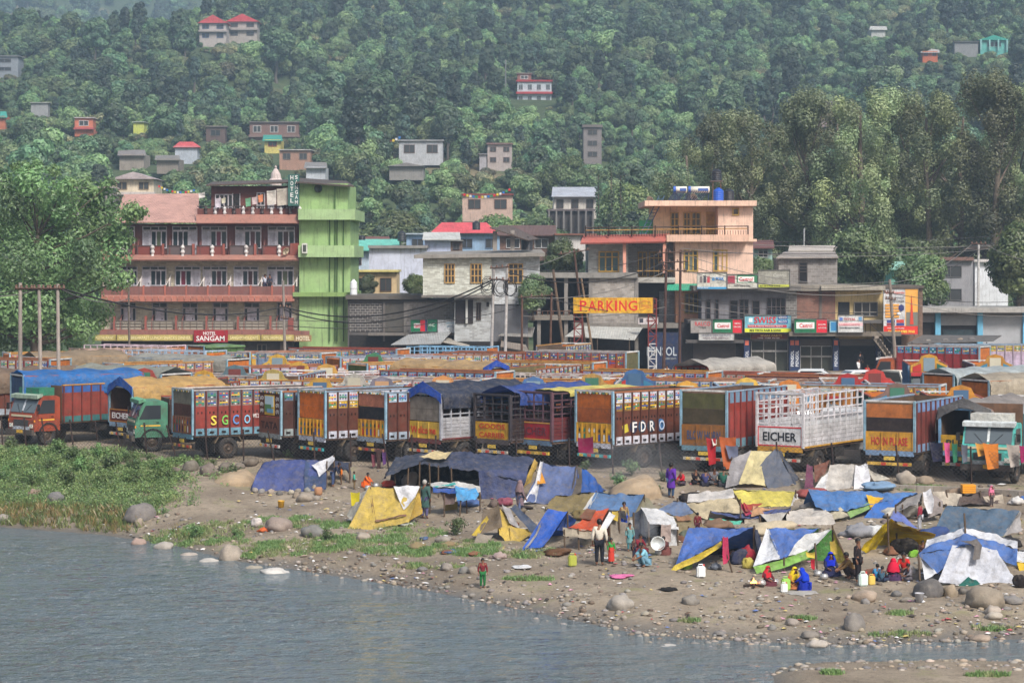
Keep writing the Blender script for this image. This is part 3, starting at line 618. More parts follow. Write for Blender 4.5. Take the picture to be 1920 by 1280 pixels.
def pink_house():
    Y=206; h=base_thing('pink_house','peach pink house with yellow windows, railed terrace and rooftop tanks','house',1270,Y)
    pb('wall',h,1225,385,1346,441,Y+2.5,7,'plaster',PCH); pb('wall',h,1346.3,385,1412,536,Y,10,'plaster',PNK); pb('roof_slab',h,1209,376,1419,386,Y-0.8,11,'plaster',c(236,198,174))
    pb('wall',h,1266,452,1346,536,Y+0.05,9,'plaster',PNK)
    for x0,x1 in ((1257,1273),(1281,1295),(1296,1314)):window(h,x0,398,x1,440,Y+2.4,YEL,c(62,60,46),2,bars=(0.3,0.6),t=2)
    d=pb('door',h,1324,397,1340,440,Y+2.4,0.1,'paint',c(208,168,86)); pb('door_panel',d,1327,402,1337,434,Y+2.37,0.03,'paint',c(190,148,72))
    window(h,1373,390,1386,404,Y-0.06,YEL,c(84,70,56),1,t=2.4)
    pb('terrace_slab',h,1250,440,1404,453,Y-1.2,10,'plaster',c(226,186,162)); pb('ledge',h,1404,448,1419,453,Y-0.3,3,'plaster',c(236,200,176))
    slope('awning',h,[W(1088,458,Y-1.6),W(1246,455,Y-1.6),W(1256,441,Y-0.2),W(1094,444,Y-0.2)],0.14,'plaster',c(176,96,84)); pb('terrace_slab',h,1094,442,1252,456,Y-0.1,9,'plaster',c(160,110,96))
    # terrace railing, bar by bar
    pole('handrail',h,W(1097,427,Y-1.0),W(1403,424,Y-1.0),0.05,'metal',c(60,44,36)); pole('handrail',h,W(1097,432,Y-1.0),W(1403,428.5,Y-1.0),0.05,'wood',c(200,150,80))
    for i in range(8):pole('railing_post',h,W(1098+i*43.5,444,Y-1.0),W(1098+i*43.5,423,Y-1.0),0.06,'metal',c(56,42,36))
    for i in range(62):pole('railing_bar',h,W(1100+i*4.9,443,Y-1.0),W(1100+i*4.9,432,Y-1.0),0.022,'metal',c(64,50,42),4)
    pb('wall',h,1103,457,1178,518,Y+0.6,8,'whitebrick',c(182,182,176)); pb('wall',h,1178.3,457,1266,520,Y+2.4,6,'whitebrick',c(140,140,140))  # recessed wall in a darker brick colour: porch shade painted in
    window(h,1122,471,1161,510,Y+0.5,c(206,162,70),[c(56,84,88),c(40,66,74),c(56,84,88)],3,bars=(0.28,),t=2.6)
    pb('column',h,1168,457,1174,512,Y-0.9,0.3,'plaster',c(226,160,138)); pb('column',h,1243,457,1249,512,Y-0.9,0.3,'plaster',c(226,160,138))
    for x0,x1 in ((1196,1213),(1217,1244)):window(h,x0,472,x1,519,Y+2.3,c(196,156,70),c(40,46,48),2 if x0 == 1196 else 3,bars=(0.25,),t=2)
    for i in range(18):pole('railing_bar',h,W(1196+i*3.8,520,Y-0.6),W(1196+i*3.8,509,Y-0.6),0.025,'metal',c(54,46,44),4)
    pole('handrail',h,W(1194,508,Y-0.6),W(1265,508,Y-0.6),0.05,'wood',c(190,146,80))
    pb('floor_slab',h,1194,520,1266,530,Y-0.8,9,'whitebrick',c(188,184,176))
    for x0,x1 in ((1282,1309),(1337,1364)):window(h,x0,468,x1,509,Y-0.05 if x0 > 1340 else Y,c(212,172,84),[c(60,78,82),c(104,108,100),c(50,60,62)],3,bars=(0.27,),t=2.4)
    # lower part
    slope('awning',h,[W(1249,545,Y-2.4),W(1312,545,Y-2.4),W(1312,533,Y-0.4),W(1252,533,Y-0.4)],0.06,'roofsheet',c(52,164,130))
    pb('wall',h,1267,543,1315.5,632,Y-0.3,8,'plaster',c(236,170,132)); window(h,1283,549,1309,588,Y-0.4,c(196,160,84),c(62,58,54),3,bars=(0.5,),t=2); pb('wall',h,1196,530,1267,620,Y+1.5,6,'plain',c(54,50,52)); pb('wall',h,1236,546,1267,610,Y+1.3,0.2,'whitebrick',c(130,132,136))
    for i in range(14):pole('railing_bar',h,W(1276+i*3.8,622,Y-1.0),W(1276+i*3.8,607,Y-1.0),0.025,'rust',c(120,70,52),4)
    # rooftop
    tank((1344,340,Y+6),9.5,24,c(34,36,44),'black water tank raised on a steel stand above the pink roof','raised_water_tank')
    st=thing('tank_stand','rusty steel stand carrying the raised black tank','stand',W(1344,376,Y+6))
    for dx in (-8,8):
        for dy in (-0.4,0.4):pole('leg',st,W(1344+dx,378,Y+6+dy),W(1344+dx*0.9,340,Y+6+dy),0.05,'rust',c(110,80,64))
    pb('platform',st,1332,338.5,1356,340.5,Y+5.4,1.2,'rust',c(96,84,80))
    tank((1347,377,Y+2),10,25,c(30,86,186),'bright blue water tank on the pink roof'); tank((1367,377,Y+3),10,24,c(36,38,44),'black water tank beside the blue one on the pink roof')
    for k,(x,w) in enumerate(((1264,24),(1292,38))):
        t=thing('solar_water_heater',('short' if k == 0 else 'long')+' white solar water heater cylinder with tilted tube rack on the pink roof','solar heater',W(x+w/2,377,Y+1)); s=Y/F
        b=MB(); b.tube([W(x,355.5,Y+1.5),W(x+w,355.5,Y+1.5)],6.0*s,16); mb('cylinder',t,b,'plastic',c(226,220,206),True)
        b=MB(); b.tube([W(x-1.5,355.5,Y+1.5),W(x+3,355.5,Y+1.5)],6.3*s,16); mb('end_cap',t,b,'plastic',c(44,88,176)); pb('badge',t,x+w*0.45,353,x+w*0.95,358,Y+1.5-6.6*s,0.02,'plain',c(70,96,160))
        for i in range(9):pole('tube',t,W(x+2+i*(w-4)/8,358,Y+1.3),W(x-12+i*(w-4)/8,376,Y+0.1),0.035,'plastic',c(30,38,66),5)
        for dx in (2,w-2):pole('leg',t,W(x+dx,358,Y+1.5),W(x+dx,377,Y+1.7),0.03,'metal',c(60,90,150))
    for x,y in ((1301,371),(1219,376)):
        dsh=thing('satellite_dish','grey satellite dish '+('beside the solar heaters' if x > 1250 else 'on the left edge of the pink roof slab, above the ladder'),'satellite dish',W(x,y+5,Y+0.5)); b=MB(); b.lathe([(0.02,0.2),(0.22,0.13),(0.36,0.0),(0.38,0.0),(0.22,0.17)],14,'y')
        if x < 1250:dsh['label']='grey satellite dish on the roof edge above the blue ladder'
        mb('bowl',dsh,b,'paint',c(206,196,184),True,M=Matrix.Translation(W(x,y-1,Y+0.4)) @ Matrix.Rotation(R(30),4,'X') @ Matrix.Rotation(R(-35),4,'Z')); pole('arm',dsh,W(x,y+6,Y+0.6),W(x,y,Y+0.6),0.03,'metal',DK)
    ld=thing('ladder','blue steel ladder leaning from the terrace up to the pink roof','ladder',W(1202,441,Y+0.3))
    for dx in (0,10):pole('rail',ld,W(1200+dx,441,Y+0.3),W(1236+dx,367,Y+1.0),0.045,'metal',c(74,104,130))
    for i in range(11):t_=(i+0.5)/11.5; pole('rung',ld,W(1200+36*t_,441-74*t_,Y+0.3+0.7*t_),W(1210+36*t_,441-74*t_,Y+0.3+0.7*t_),0.03,'metal',c(74,104,130),5)
    pb('cabin',h,1200,413,1224,441,Y+3,2,'plaster',c(84,180,120))
pink_house()
def shops():
    Y=202; h=base_thing('shop_row','grey concrete shop row with glazed ground floor shops and dark blue pillars','shops',1460,Y)
    pb('wall',h,1315.5,545,1494,640,Y,8,'concrete',c(126,124,128)); pb('roof_slab',h,1300,536,1502,545,Y-1.0,9,'concrete',c(116,112,108))
    for x0,x1,y0,y1,n in ((1323,1333,561,600,1),(1340,1348,561,600,1),(1368,1384,563,600,1),(1386,1404,561,598,2),(1410,1425,563,598,1),(1437,1473,558,592,4)):window(h,x0,y0,x1,y1,Y-0.05,c(96,88,90),c(28,28,32),n,bars=(0.5,) if n > 1 else (),t=1.3)
    pb('wall',h,1494.3,545,1566,600,Y-0.1,8,'redbrick',c(150,96,78)); pb('column',h,1474,545,1494,600,Y-0.12,0.4,'block',c(142,138,134)); pb('column',h,1536,545,1541,600,Y-0.16,0.3,'concrete',c(120,108,100))
    pb('roof_slab',h,1460,534,1600,545.5,Y-0.7,8,'concrete',c(150,142,130)); pb('roof_slab',h,1540,536,1660,544,Y-1.2,8,'concrete',c(176,168,154))
    pb('wall',h,1566.3,544,1656,640,Y+0.2,8,'plaster',c(214,188,134)); pb('door',h,1572,566,1593,592,Y+0.1,0.1,'plain',c(30,32,36)); window(h,1601,566,1646,593,Y+0.1,c(150,144,136),[c(36,36,40),c(48,48,50),c(36,36,40)],3,bars=(0.7,),t=1.6)
    pb('wall',h,1656.3,540,1730,712,Y+0.4,8,'redbrick',c(140,104,84)); pb('roof_slab',h,1650,535,1733,540,Y+0.1,8,'concrete',c(110,100,90))
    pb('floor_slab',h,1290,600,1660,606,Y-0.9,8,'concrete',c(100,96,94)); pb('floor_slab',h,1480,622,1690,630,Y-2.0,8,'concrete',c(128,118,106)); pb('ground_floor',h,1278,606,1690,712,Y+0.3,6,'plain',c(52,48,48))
    pb('wall',h,1216,624,1278,712,Y-0.2,6,'paint',c(28,46,84)); ptext(h,'PENSOL',1213,650,1269,667,Y-0.23,c(170,178,186)); ptext(h,'LUBRICANTS',1246,670,1268,674,Y-0.23,c(150,156,160))
    for x in (1395,1480,1489,1562,1643):
        p=pb('pillar',h,x,634,x+11,704,Y-0.6,0.6,'paint',c(36,56,96)); pb('badge',p,x+2,638,x+9,647,Y-0.63,0.03,'plain',c(210,110,90))
        o=text(p,'PENSOL',W(x+5.5,672,Y-0.62),1.35,0.27,c(220,224,230)); o.matrix_basis=WM[o]=Matrix.Translation(W(x+5.5,672,Y-0.62)) @ Matrix.Rotation(R(-90),4,'Y') @ Matrix.Rotation(R(90),4,'X')
    for x0,x1,y0,y1 in ((1408,1478,638,692),(1500,1561,648,698)):
        window(h,x0,y0,x1,y0+20,Y+0.1,c(176,174,172),[c(52,54,50),c(64,62,56),c(46,50,50)],3,t=1.6); window(h,x0,y0+20,x1,y1+6,Y+0.1,c(176,174,172),[c(60,58,50),c(50,50,46),c(58,62,56)],3,t=1.6)
    pb('opening_shade',h,1575,648,1642,706,Y+0.2,0.15,'plain',c(20,20,22)); pb('shutter_box',h,1575,636,1642,648,Y,0.4,'shutter',c(110,104,100)); pb('shutter_box',h,1498,636,1562,647,Y,0.4,'shutter',c(96,90,90))  # black slab paints the unlit inside of the open doorway
    pb('canopy',h,1286,637,1395,643,Y-1.2,1.8,'concrete',c(92,88,86)); pb('shutter',h,1300,643,1380,704,Y+0.1,0.15,'shutter',c(88,84,84))
    # outside staircase
    for i in range(13):pb('stair',h,1640+i*4.2,630+i*5.8,1648+i*4.2,637+i*5.8,Y-2.2,1.3,'concrete',c(168,154,140))
    slope('stair_slab',h,[W(1638,636,Y-2.2),W(1694,712,Y-2.2),W(1704,712,Y-2.2),W(1648,634,Y-2.2)],-0.6,'concrete',c(150,138,124))
    pole('railing',h,W(1630,605,Y-2),W(1690,660,Y-2),0.04,'metal',c(50,46,46)); pole('railing',h,W(1614,606,Y-2),W(1630,606,Y-2),0.04,'metal',c(50,46,46))
    for i in range(3):pole('railing',h,W(1614+i*9,624,Y-2),W(1614+i*9,605,Y-2),0.03,'metal',c(50,46,46))
    # signs on the roof edge and over the shops
    sign('cream board with three oil bottles and blue lettering on the slab edge',1307,511,1363,542,Y-1.1,c(226,224,212),[('MAK',1342,519,1358,526,c(40,120,190)),('LUBRICANTS',1342,528,1357,530,c(120,120,120)),('M/S AJIT SINGH',1309,538.6,1328,541,WHT)],[(1307.5,538,1362.5,541.6,c(60,150,200)),(1312,518,1317,530,c(120,110,110)),(1319,516,1324,530,c(70,72,80)),(1326,518,1331,530,c(190,70,80)),(1335,520,1340,526,c(70,140,190))])
    sign('wide dusty green, white and maroon oil board in the middle of the slab edge',1363.6,514,1421,541,Y-1.15,c(214,212,200),[('Castrol',1386,520,1411,527,RED),('TIRTH RAM & SONS',1376,534,1407,537.5,c(60,60,60))],[(1382,515,1420.5,530,c(60,120,86)),(1384,518.5,1414,528.5,c(232,232,226)),(1364.5,517,1378,532,c(160,60,76))])
    sign('sun-faded grey board with yellow foot strip on the slab edge',1421.6,506,1481,539,Y-1.1,c(164,162,150),[('Castrol',1450,513,1474,519,c(196,194,184)),('M/S TIRTH RAM & SONS',1425,534.5,1463,537.5,c(90,90,60))],[(1422,533.5,1480,538.6,c(190,196,70))])
    sign('faded grey tyre board with red lettering',1295,598,1335,624,Y-1.2,c(168,162,158),[('RALCO',1303,603,1332,611,c(190,60,66)),('TYRES',1309,612,1324,616,c(60,60,60))])
    sign('green and red oil board between the tyre board and the light blue board',1336,598,1391.5,625,Y-1.25,CGR,[('Castrol',1345,607,1367,614,RED),('TIRTH',1377,605,1388,608,WHT),('RAM & SONS',1376,611,1389,614,WHT)],[(1340,604.5,1370,616.5,WHT),(1374,599,1391,624,RED)])
    sign('large light blue board with red lettering and yellow foot strip',1396,590,1484,623,Y-1.3,c(126,196,214),[('SWISS',1414,594,1455,606,c(206,40,50)),('SEECO',1460,593,1475,597,WHT),('RILCO',1460,601,1475,605,WHT),('Four & Three Wheeler Spares',1404,610,1468,613,WHT),('M/S TIRTH RAM & SONS',1406,617,1464,621,c(30,50,50))],[(1402,609,1475,614,c(190,60,70)),(1396.5,615.5,1483.5,622.6,c(214,220,60)),(1458,592,1477,598.5,c(40,80,150)),(1458,600,1477,606.5,c(40,80,150)),(1404,596,1411,604,c(220,226,226))])
    sign('green and red oil board under the brick wall, next to the mud-brown pillar',1489,597,1551.5,624,Y-2.1,CGR,[('Castrol',1499,606,1523,614,RED),('JAGDAMBA',1534,607,1549,610,WHT),('AUTO STORE',1534,613,1549,616,WHT)],[(1493,604,1527,616,WHT),(1531,598,1551,623.5,RED)])
    sign('white board with red and blue ball emblem and pink strip',1571,590,1619,623,Y-2.2,c(220,220,218),[('TOTAL',1582,596,1605,601,c(190,60,70)),('LUBRICANTS',1574,607,1612,610,c(206,110,120)),('TAPAN MECHANICAL WORKS',1574,613,1612,616,c(60,60,70))],[(1572,605,1618,611,c(228,190,192)),(1574,595,1580,602,c(90,120,190)),(1610,594,1616,602,c(100,150,190))])
    sign('pale blue oil can board half hidden behind the white emblem board',1555,600,1575,623,Y-2.05,c(150,196,214),[],[(1558,604,1569,620,c(60,130,180))])
    sign('small red spare parts board over the shop window',1407,625,1477,636,Y-0.7,c(120,44,40),[('SPARE PARTS',1426,627,1466,631,c(220,190,120)),('TYRE  TUBE  FILTER',1420,632.5,1462,634.5,WHT)],posts=False)
    sign('white cloth banner below the tyre board',1310,624,1377,638,Y-1.3,c(196,196,194),[('LEYLAND GENUINE PARTS',1316,627,1370,630,c(110,110,130)),('SALES AND SERVICE',1318,632,1366,635,c(120,100,110))],posts=False)
    sign('small white square board on the awning edge',1196,594,1235,608,Y-2,c(224,214,214),[('Service',1212,598,1230,603,c(120,60,60))],[(1199,597,1206,605,c(60,60,70))])
    s=sign('large billboard with orange tower picture and red foot band beside the stairs',1656,541,1722,627,Y-1.0,c(226,226,226),[('Urban Properties',1661,546,1696,552,c(210,80,60)),('KULLU MANALI',1663,556,1694,559,c(90,90,100)),('AVAILABLE FROM',1663,563,1695,566,c(80,80,90)),('Call: 98160 97805 70165',1665,619,1715,624,c(250,230,90)),('Home Loan Facility',1664,614,1696,617,WHT)],
        [(1657,611,1721.5,626.5,c(216,56,44)),(1697.5,541.5,1721.5,611,c(232,170,80)),(1699,585,1721,611,c(120,120,110)),(1663,599,1678,605,c(60,70,140)),(1681,599,1695,605,c(200,70,60)),(1663,605.8,1678,610,c(160,50,60)),(1681,605.8,1695,610,c(60,70,140))]+[(1660,570+i*5.4,1686,573.6+i*5.4,c(226,160,70)) for i in range(5)])
    b=MB(); p=[W(1706,608,Y-1.06),W(1713,608,Y-1.06),W(1711,575,Y-1.06),W(1709,552,Y-1.06),W(1708,575,Y-1.06)]; b.prism(p,(0,0.02,0)); mb('picture_tower',s,b,'plain',c(206,70,50))
    b=MB(); q=W(1690,577,Y-1.07); b.prism([(q.x+0.27*math.cos(a),q.y,q.z+0.3*math.sin(a)) for a in [math.pi/6+i*math.pi/3 for i in range(6)]],(0,0.02,0)); mb('picture_badge',s,b,'plain',c(50,56,110))
shops()
def hut_and_right():
    Y=214; h=base_thing('block_hut','grey concrete block hut with one dark window on the shop roofs','hut',1515,Y)
    pb('wall',h,1460,484,1570,540,Y,4,'block',c(160,154,150)); slope('roof',h,[W(1455,485,Y-0.5),W(1572,484,Y-0.5),W(1566,474,Y+5),W(1470,474,Y+5)],0.1,'roofsheet',c(170,160,152)); window(h,1498,492,1514,531,Y-0.05,c(80,74,72),c(24,24,28),1,bars=(0.15,0.3,0.45),t=1.4)
    Y=206; h=base_thing('shutter_shops','low shop row with light blue pillars and grey roller shutters','shops',1830,Y)
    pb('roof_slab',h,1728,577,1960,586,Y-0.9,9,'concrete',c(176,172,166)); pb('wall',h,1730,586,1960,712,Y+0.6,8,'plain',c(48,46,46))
    for x in (1754,1833,1918):pb('pillar',h,x,586,x+10,700,Y,0.6,'plaster',c(110,178,210))
    pb('shutter',h,1730,592,1754,604,Y+0.3,0.15,'shutter',c(150,150,152)); pb('shutter',h,1764,592,1833,610,Y+0.3,0.15,'shutter',c(160,160,160)); pb('shutter',h,1843,590,1918,700,Y+0.3,0.15,'shutter',c(184,186,190))
    for x0,x1 in ((1764,1833),(1843,1918),(1730,1754)):pb('lintel',h,x0,586,x1,592,Y+0.2,0.4,'concrete',c(140,134,130))
    pb('counter',h,1768,618,1830,640,Y+0.5,0.3,'wood',c(56,74,80))
    a=thing('awning','torn black sheet awning weighted with stones by the stairs','awning',W(1790,650,199)); slope('roof_sheet',a,[W(1700,645,196),W(1862,640,196),W(1878,630,201),W(1730,629,201)],0.06,'tarp',c(120,116,112))
    for x in (1710,1780,1850):pole('prop',a,W(x,690,196.1),W(x,641,196.1),0.05,'wood',c(70,60,54))
hut_and_right()
# ---------------------------------------------------------------- houses of the town and on the hill
def clear(x0,y0,x1,y1,Y):CLEAR.append((x0,y0,x1,y1,Y))
clear(385,325,665,470,204); clear(210,360,400,480,204); clear(1085,375,1420,470,204)
def hill_house(label,x0,y0,x1,y1,Y,wall,roof='flat',rcol=GREY,storeys=1,wins=2,wcol=WHT,name='house',balcony=None,cat='house',depth=8,m='plaster',posts=0,glassc=c(60,62,64)):
    """a house whose front covers that rectangle, standing at distance Y on ground built up to it"""
    h=thing(name,label,cat,W((x0+x1)/2,y1,Y)); s=Y/F; clear(x0,y0,x1,y1-2,Y)
    roofh=(y1-y0)*(0.3 if roof in ('hip','gable','lean') else 0.07); yw=y0+roofh
    pb('wall',h,x0+2,yw,x1-2,y1+14,Y,depth,m,wall)
    if roof == 'flat':pb('roof_slab',h,x0,y0,x1,yw,Y-0.5,depth+1,'concrete',rcol)
    elif roof == 'hip':
        b=MB(); a,e=W(x0-2,yw+2,Y-0.6),W(x1+2,yw+2,Y-0.6); r0,r1=W(lerp(x0,x1,0.22),y0,Y+depth/2),W(lerp(x0,x1,0.78),y0,Y+depth/2); a2,e2=Vector((a.x,Y+depth+0.6,a.z)),Vector((e.x,Y+depth+0.6,e.z))
        b.add([a,e,r1,r0,a2,e2],[(0,1,2,3),(1,5,2),(5,4,3,2),(4,0,3),(0,4,5,1)]); mb('roof',h,b,'roofsheet',rcol)
    elif roof == 'gable':
        b=MB(); a,e=W(x0-2,yw+1,Y-0.8),W(x1+2,yw+1,Y-0.8); p=W((x0+x1)/2,y0,Y-0.8); b.prism([a,e,p],(0,depth+1.5,0)); mb('roof',h,b,'roofsheet',rcol)
    elif roof == 'lean':
        slope('roof',h,[W(x0-2,yw+3,Y-0.8),W(x1+2,yw+3,Y-0.8),W(x1,y0,Y+depth),W(x0,y0,Y+depth)],0.1,'roofsheet',rcol)
    hs=(y1-yw)/storeys
    for k in range(storeys):
        ya=yw+hs*k
        for i in range(wins):
            w=(x1-x0)/wins; xa=x0+w*i+w*0.26; window(h,xa,ya+hs*0.22,xa+w*0.48,ya+hs*0.72,Y-0.05,wcol,glassc,2,t=1.0)
        if balcony and k < storeys-(1 if storeys > 1 else 0):pb('balcony',h,x0,ya+hs*0.86,x1,ya+hs*1.04,Y-1.0,1.0,'plaster',balcony)
    for i in range(posts):pb('post',h,x0+2+(x1-x0-7)*i/(posts-1),yw,x0+5+(x1-x0-7)*i/(posts-1),y1,Y-0.9,0.3,'plaster',wcol)
    return h
# behind the road
hill_house('house with turquoise sheet roof beside the green hotel wall',655,450,748,508,250,c(190,206,220),'lean',c(120,206,186),1,3,c(120,90,80))
hill_house('house with low rust red sheet roof behind the turquoise roof',660,445,730,470,262,c(120,110,105),'lean',c(130,84,74),1,0)
hill_house('lavender white house with broad grey slab roof',690,460,802,535,238,c(206,210,226),'flat',c(150,146,142),1,0,depth=6)
hill_house('yellow and maroon balcony house below the lavender house',655,506,746,560,228,c(206,180,140),'flat',c(222,206,130),1,2,c(110,80,60),balcony=None,depth=6)
h=hill_house('blue house with bright pink red hipped roof and side wing',760,437,944,475,262,c(150,178,206),'flat',c(176,190,200),1,4,c(110,130,160))
b=MB(); Y=262; q=[W(806,437,Y-0.8),W(934,437,Y-0.8),W(912,417,Y+5),W(828,417,Y+5),W(806,437,Y+10),W(934,437,Y+10)]; q[4].z=q[0].z; q[5].z=q[1].z
b.add(q,[(0,1,2,3),(1,5,2),(5,4,3,2),(4,0,3),(0,4,5,1)]); mb('roof',h,b,'roofsheet',c(226,92,98))
hill_house('lilac shed with pale lean-to roof before the pink roofed house',794,437,862,472,240,c(196,204,228),'lean',c(206,206,200),1,0,depth=5)
hill_house('small brown brick stair room behind the white house roof',843,450,868,474,222,c(120,92,80),'flat',c(150,150,146),1,1,c(90,90,100),m='redbrick',depth=3)
hill_house('brick house with shallow brown roof behind the white house',935,424,1042,475,246,c(140,100,88),'lean',c(112,84,76),1,2,m='redbrick')
hill_house('white parapet house with brick panels between the trees',1040,438,1120,475,240,c(206,200,196),'flat',c(150,100,84),1,0,depth=5)
hill_house('unfinished white house on open concrete columns above the brick house',1036,352,1120,400,330,c(206,200,190),'lean',c(190,194,202),1,3,c(90,80,80),depth=9)
hh=hill_house('open concrete storey on pillars under the unfinished white house',1026,392,1116,440,324,c(80,76,76),'flat',c(120,110,110),1,0,c(130,126,124),posts=7,depth=9,name='pillar_storey')
hill_house('red roofed pale house strung with prayer flags',865,363,963,402,380,c(206,176,160),'flat',c(150,70,62),1,2,c(120,90,80))
hill_house('mint roofed shed right of the block hut',1668,492,1722,530,232,c(120,180,160),'lean',c(150,200,180),1,0,depth=4)
hill_house('mint gabled cottage beside the pink house wall',1412,452,1450,490,236,c(166,196,190),'lean',c(120,80,76),1,1,depth=5)
hill_house('grey plastered house with slatted vent',1738,482,1826,575,240,c(150,148,152),'flat',c(130,100,90),2,1,c(110,108,110),depth=6)
hill_house('plain white house with dark shed roof behind it',1826,486,1892,560,244,c(222,224,228),'flat',c(206,200,196),1,0,depth=6)
hill_house('brown open shed with steep dark roof above the white house',1806,456,1886,492,262,c(60,54,54),'gable',c(110,98,92),1,0,depth=6)
hill_house('pavilion with turquoise roof among the tall trees',1758,422,1788,470,290,c(150,150,140),'hip',c(70,160,140),1,1,c(120,110,100))
hill_house('low tin roofed shed behind the block hut',1480,462,1580,484,226,c(150,130,120),'lean',c(200,190,180),1,0,depth=4)
# on the hill
hill_house('white and red three storey house alone on the hillside',968,150,1036,197,640,c(206,214,220),'flat',c(190,60,64),2,4,c(180,190,196),balcony=c(196,70,74))
hill_house('brick rooftop room on the white and red hillside house',968,137,998,153,642,c(150,104,90),'flat',c(180,170,160),1,1,name='rooftop_room',cat='room',depth=5)
hill_house('hillside villa with red gabled roof and blue posts',372,28,426,76,730,c(196,186,180),'gable',c(226,92,96),2,2,c(90,110,150),balcony=c(180,170,166))
hill_house('hillside villa with red gabled roof and stone arches, next to its twin',424,26,484,72,740,c(190,180,172),'gable',c(222,84,92),2,2,c(120,110,110),balcony=c(176,166,160))
hill_house('brown two storey hillside house with long balcony',466,228,562,256,600,c(140,110,100),'flat',c(130,120,116),1,3,WHT,balcony=c(146,120,112))
hill_house('open brown frame house left of the long balcony house',384,236,424,262,590,c(110,90,84),'flat',c(150,140,130),1,1,c(120,110,104))
hill_house('yellow house with stepped turquoise roofs',494,254,528,280,540,c(222,206,120),'lean',c(70,170,150),1,1,c(180,80,60))
hill_house('pale cottage with red pagoda roof',326,266,372,294,520,c(190,196,206),'hip',c(226,96,96),1,0)
hill_house('slate roofed cottage left of the red pagoda roof',222,282,272,306,470,c(160,150,140),'lean',c(150,142,138),1,0)
hill_house('slate roofed barn right of the red pagoda roof',292,292,336,312,455,c(150,140,130),'lean',c(146,140,132),1,0)
hill_house('tan brick house with flat roof above the hotel',522,280,584,306,480,c(180,140,120),'flat',c(200,196,190),1,2,c(130,120,110))
hill_house('grey roofed white barn above the hotel sign',572,305,612,332,440,c(206,210,216),'lean',c(150,146,142),1,0)
hill_house('orange house with flat white roof and mast on the left slope',138,220,176,242,560,c(220,130,100),'flat',c(216,200,196),1,1,balcony=c(190,90,90))
hill_house('lime yellow cube house on the left slope',248,228,272,246,560,c(214,220,110),'flat',c(200,206,190),1,0)
hill_house('grey rooftop hut with white roof on the left slope',56,192,92,208,600,c(170,170,170),'flat',c(206,206,200),1,0)
hill_house('dim grey house at the left edge of the slope',-20,104,36,138,700,c(150,156,164),'flat',c(120,120,120),2,1,c(140,140,146))
hill_house('white house with flat roof and arched side wing',746,262,832,296,500,c(190,192,196),'flat',c(170,170,172),1,2,c(120,100,96))
hill_house('unfinished brick and white two storey house in the trees',912,268,962,310,500,c(190,176,170),'flat',c(140,110,104),2,2,c(130,110,104))
hill_house('small lean-to left of the brick and white house',897,288,914,308,498,c(180,176,180),'flat',c(160,156,160),1,0,depth=3)
hill_house('grey tower house high in the trees',1092,234,1130,300,520,c(140,132,130),'flat',c(130,120,116),3,1,c(120,110,106))
hill_house('slate roofed farmhouse above the white house',728,305,796,324,440,c(150,146,142),'gable',c(146,142,140),1,0)
hill_house('turquoise gabled house with white posts high on the right slope',1836,66,1892,94,700,c(110,190,180),'gable',c(60,180,160),1,1,c(150,200,196),posts=4)
hill_house('grey extension left of the turquoise gabled house',1788,78,1836,94,700,c(150,150,150),'flat',c(120,116,116),1,0)
hill_house('small orange hut on the right slope',1728,91,1760,109,690,c(206,110,70),'lean',c(206,200,196),1,2,c(140,70,50))
hill_house('pink grey ruin behind the tall gum trees',1532,190,1576,224,560,c(170,150,150),'flat',c(150,140,140),1,2,c(140,124,124))
hill_house('white shed with yellow slide high on the right slope',1632,50,1662,62,780,c(206,206,200),'lean',c(216,214,206),1,0)
hill_house('temple house with peaked white roofs behind the left tree',208,322,290,364,330,c(214,200,176),'gable',c(190,176,176),1,2,c(180,160,130),balcony=c(206,196,190))
hill_house('terrace house with arches below the temple house',112,350,212,390,325,c(150,140,140),'flat',c(190,176,170),1,2,c(170,160,150))
hill_house('orange red house at the left edge of the slope',-14,210,12,236,580,c(200,120,90),'lean',c(70,180,160),1,0)
tank((753,452,252),8,20,c(46,48,54),'black water tank on the blue house by the lilac shed'); tank((893,431,258),7.5,17,c(46,48,54),'black water tank in front of the pink red hipped roof'); tank((678,450,245),7,9,c(40,42,48),'squat black tank on the turquoise roof')
d=thing('shrine_dome','small white and pink temple spire behind the hotel roof','temple',W(517,346,300)); b=MB(); b.lathe([(0,0),(0.75,0),(0.75,0.5),(0.95,0.55),(0.95,0.65),(0.7,0.9),(0.6,1.5),(0.3,2.0),(0.1,2.2),(0.15,2.35),(0.02,2.6)],12); mb('dome',d,b,'plaster',c(214,196,190),M=Matrix.Translation(W(517,348,300)))
def flags(label,a,b_,n,sag):
    f=thing('prayer_flags',label,'flags',a); pts=[a.lerp(b_,i/12)-Vector((0,0,sag*4*(i/12)*(1-i/12))) for i in range(13)]; m=MB(); m.tube(pts,0.02,4); mb('string',f,m,'plain',c(120,120,120))
    for i in range(n):
        t=(i+0.5)/n; p=a.lerp(b_,t)-Vector((0,0,sag*4*t*(1-t))); w=(b_-a).length/n*0.7; o=bx('flag',f,p-Vector((0,0,w*0.6)),(w,0.02,w*1.1),'garment',[c(214,60,60),c(230,200,70),c(230,230,226),c(60,120,190),c(70,150,90)][i % 5])
flags('string of coloured prayer flags behind the hotel roof',W(296,346,318),W(366,354,318),14,0.6); flags('string of prayer flags over the red roofed pale house',W(868,362,375),W(958,352,375),16,0.8); flags('short string of prayer flags by the white flat roofed house',W(700,262,498),W(752,254,498),9,0.7)

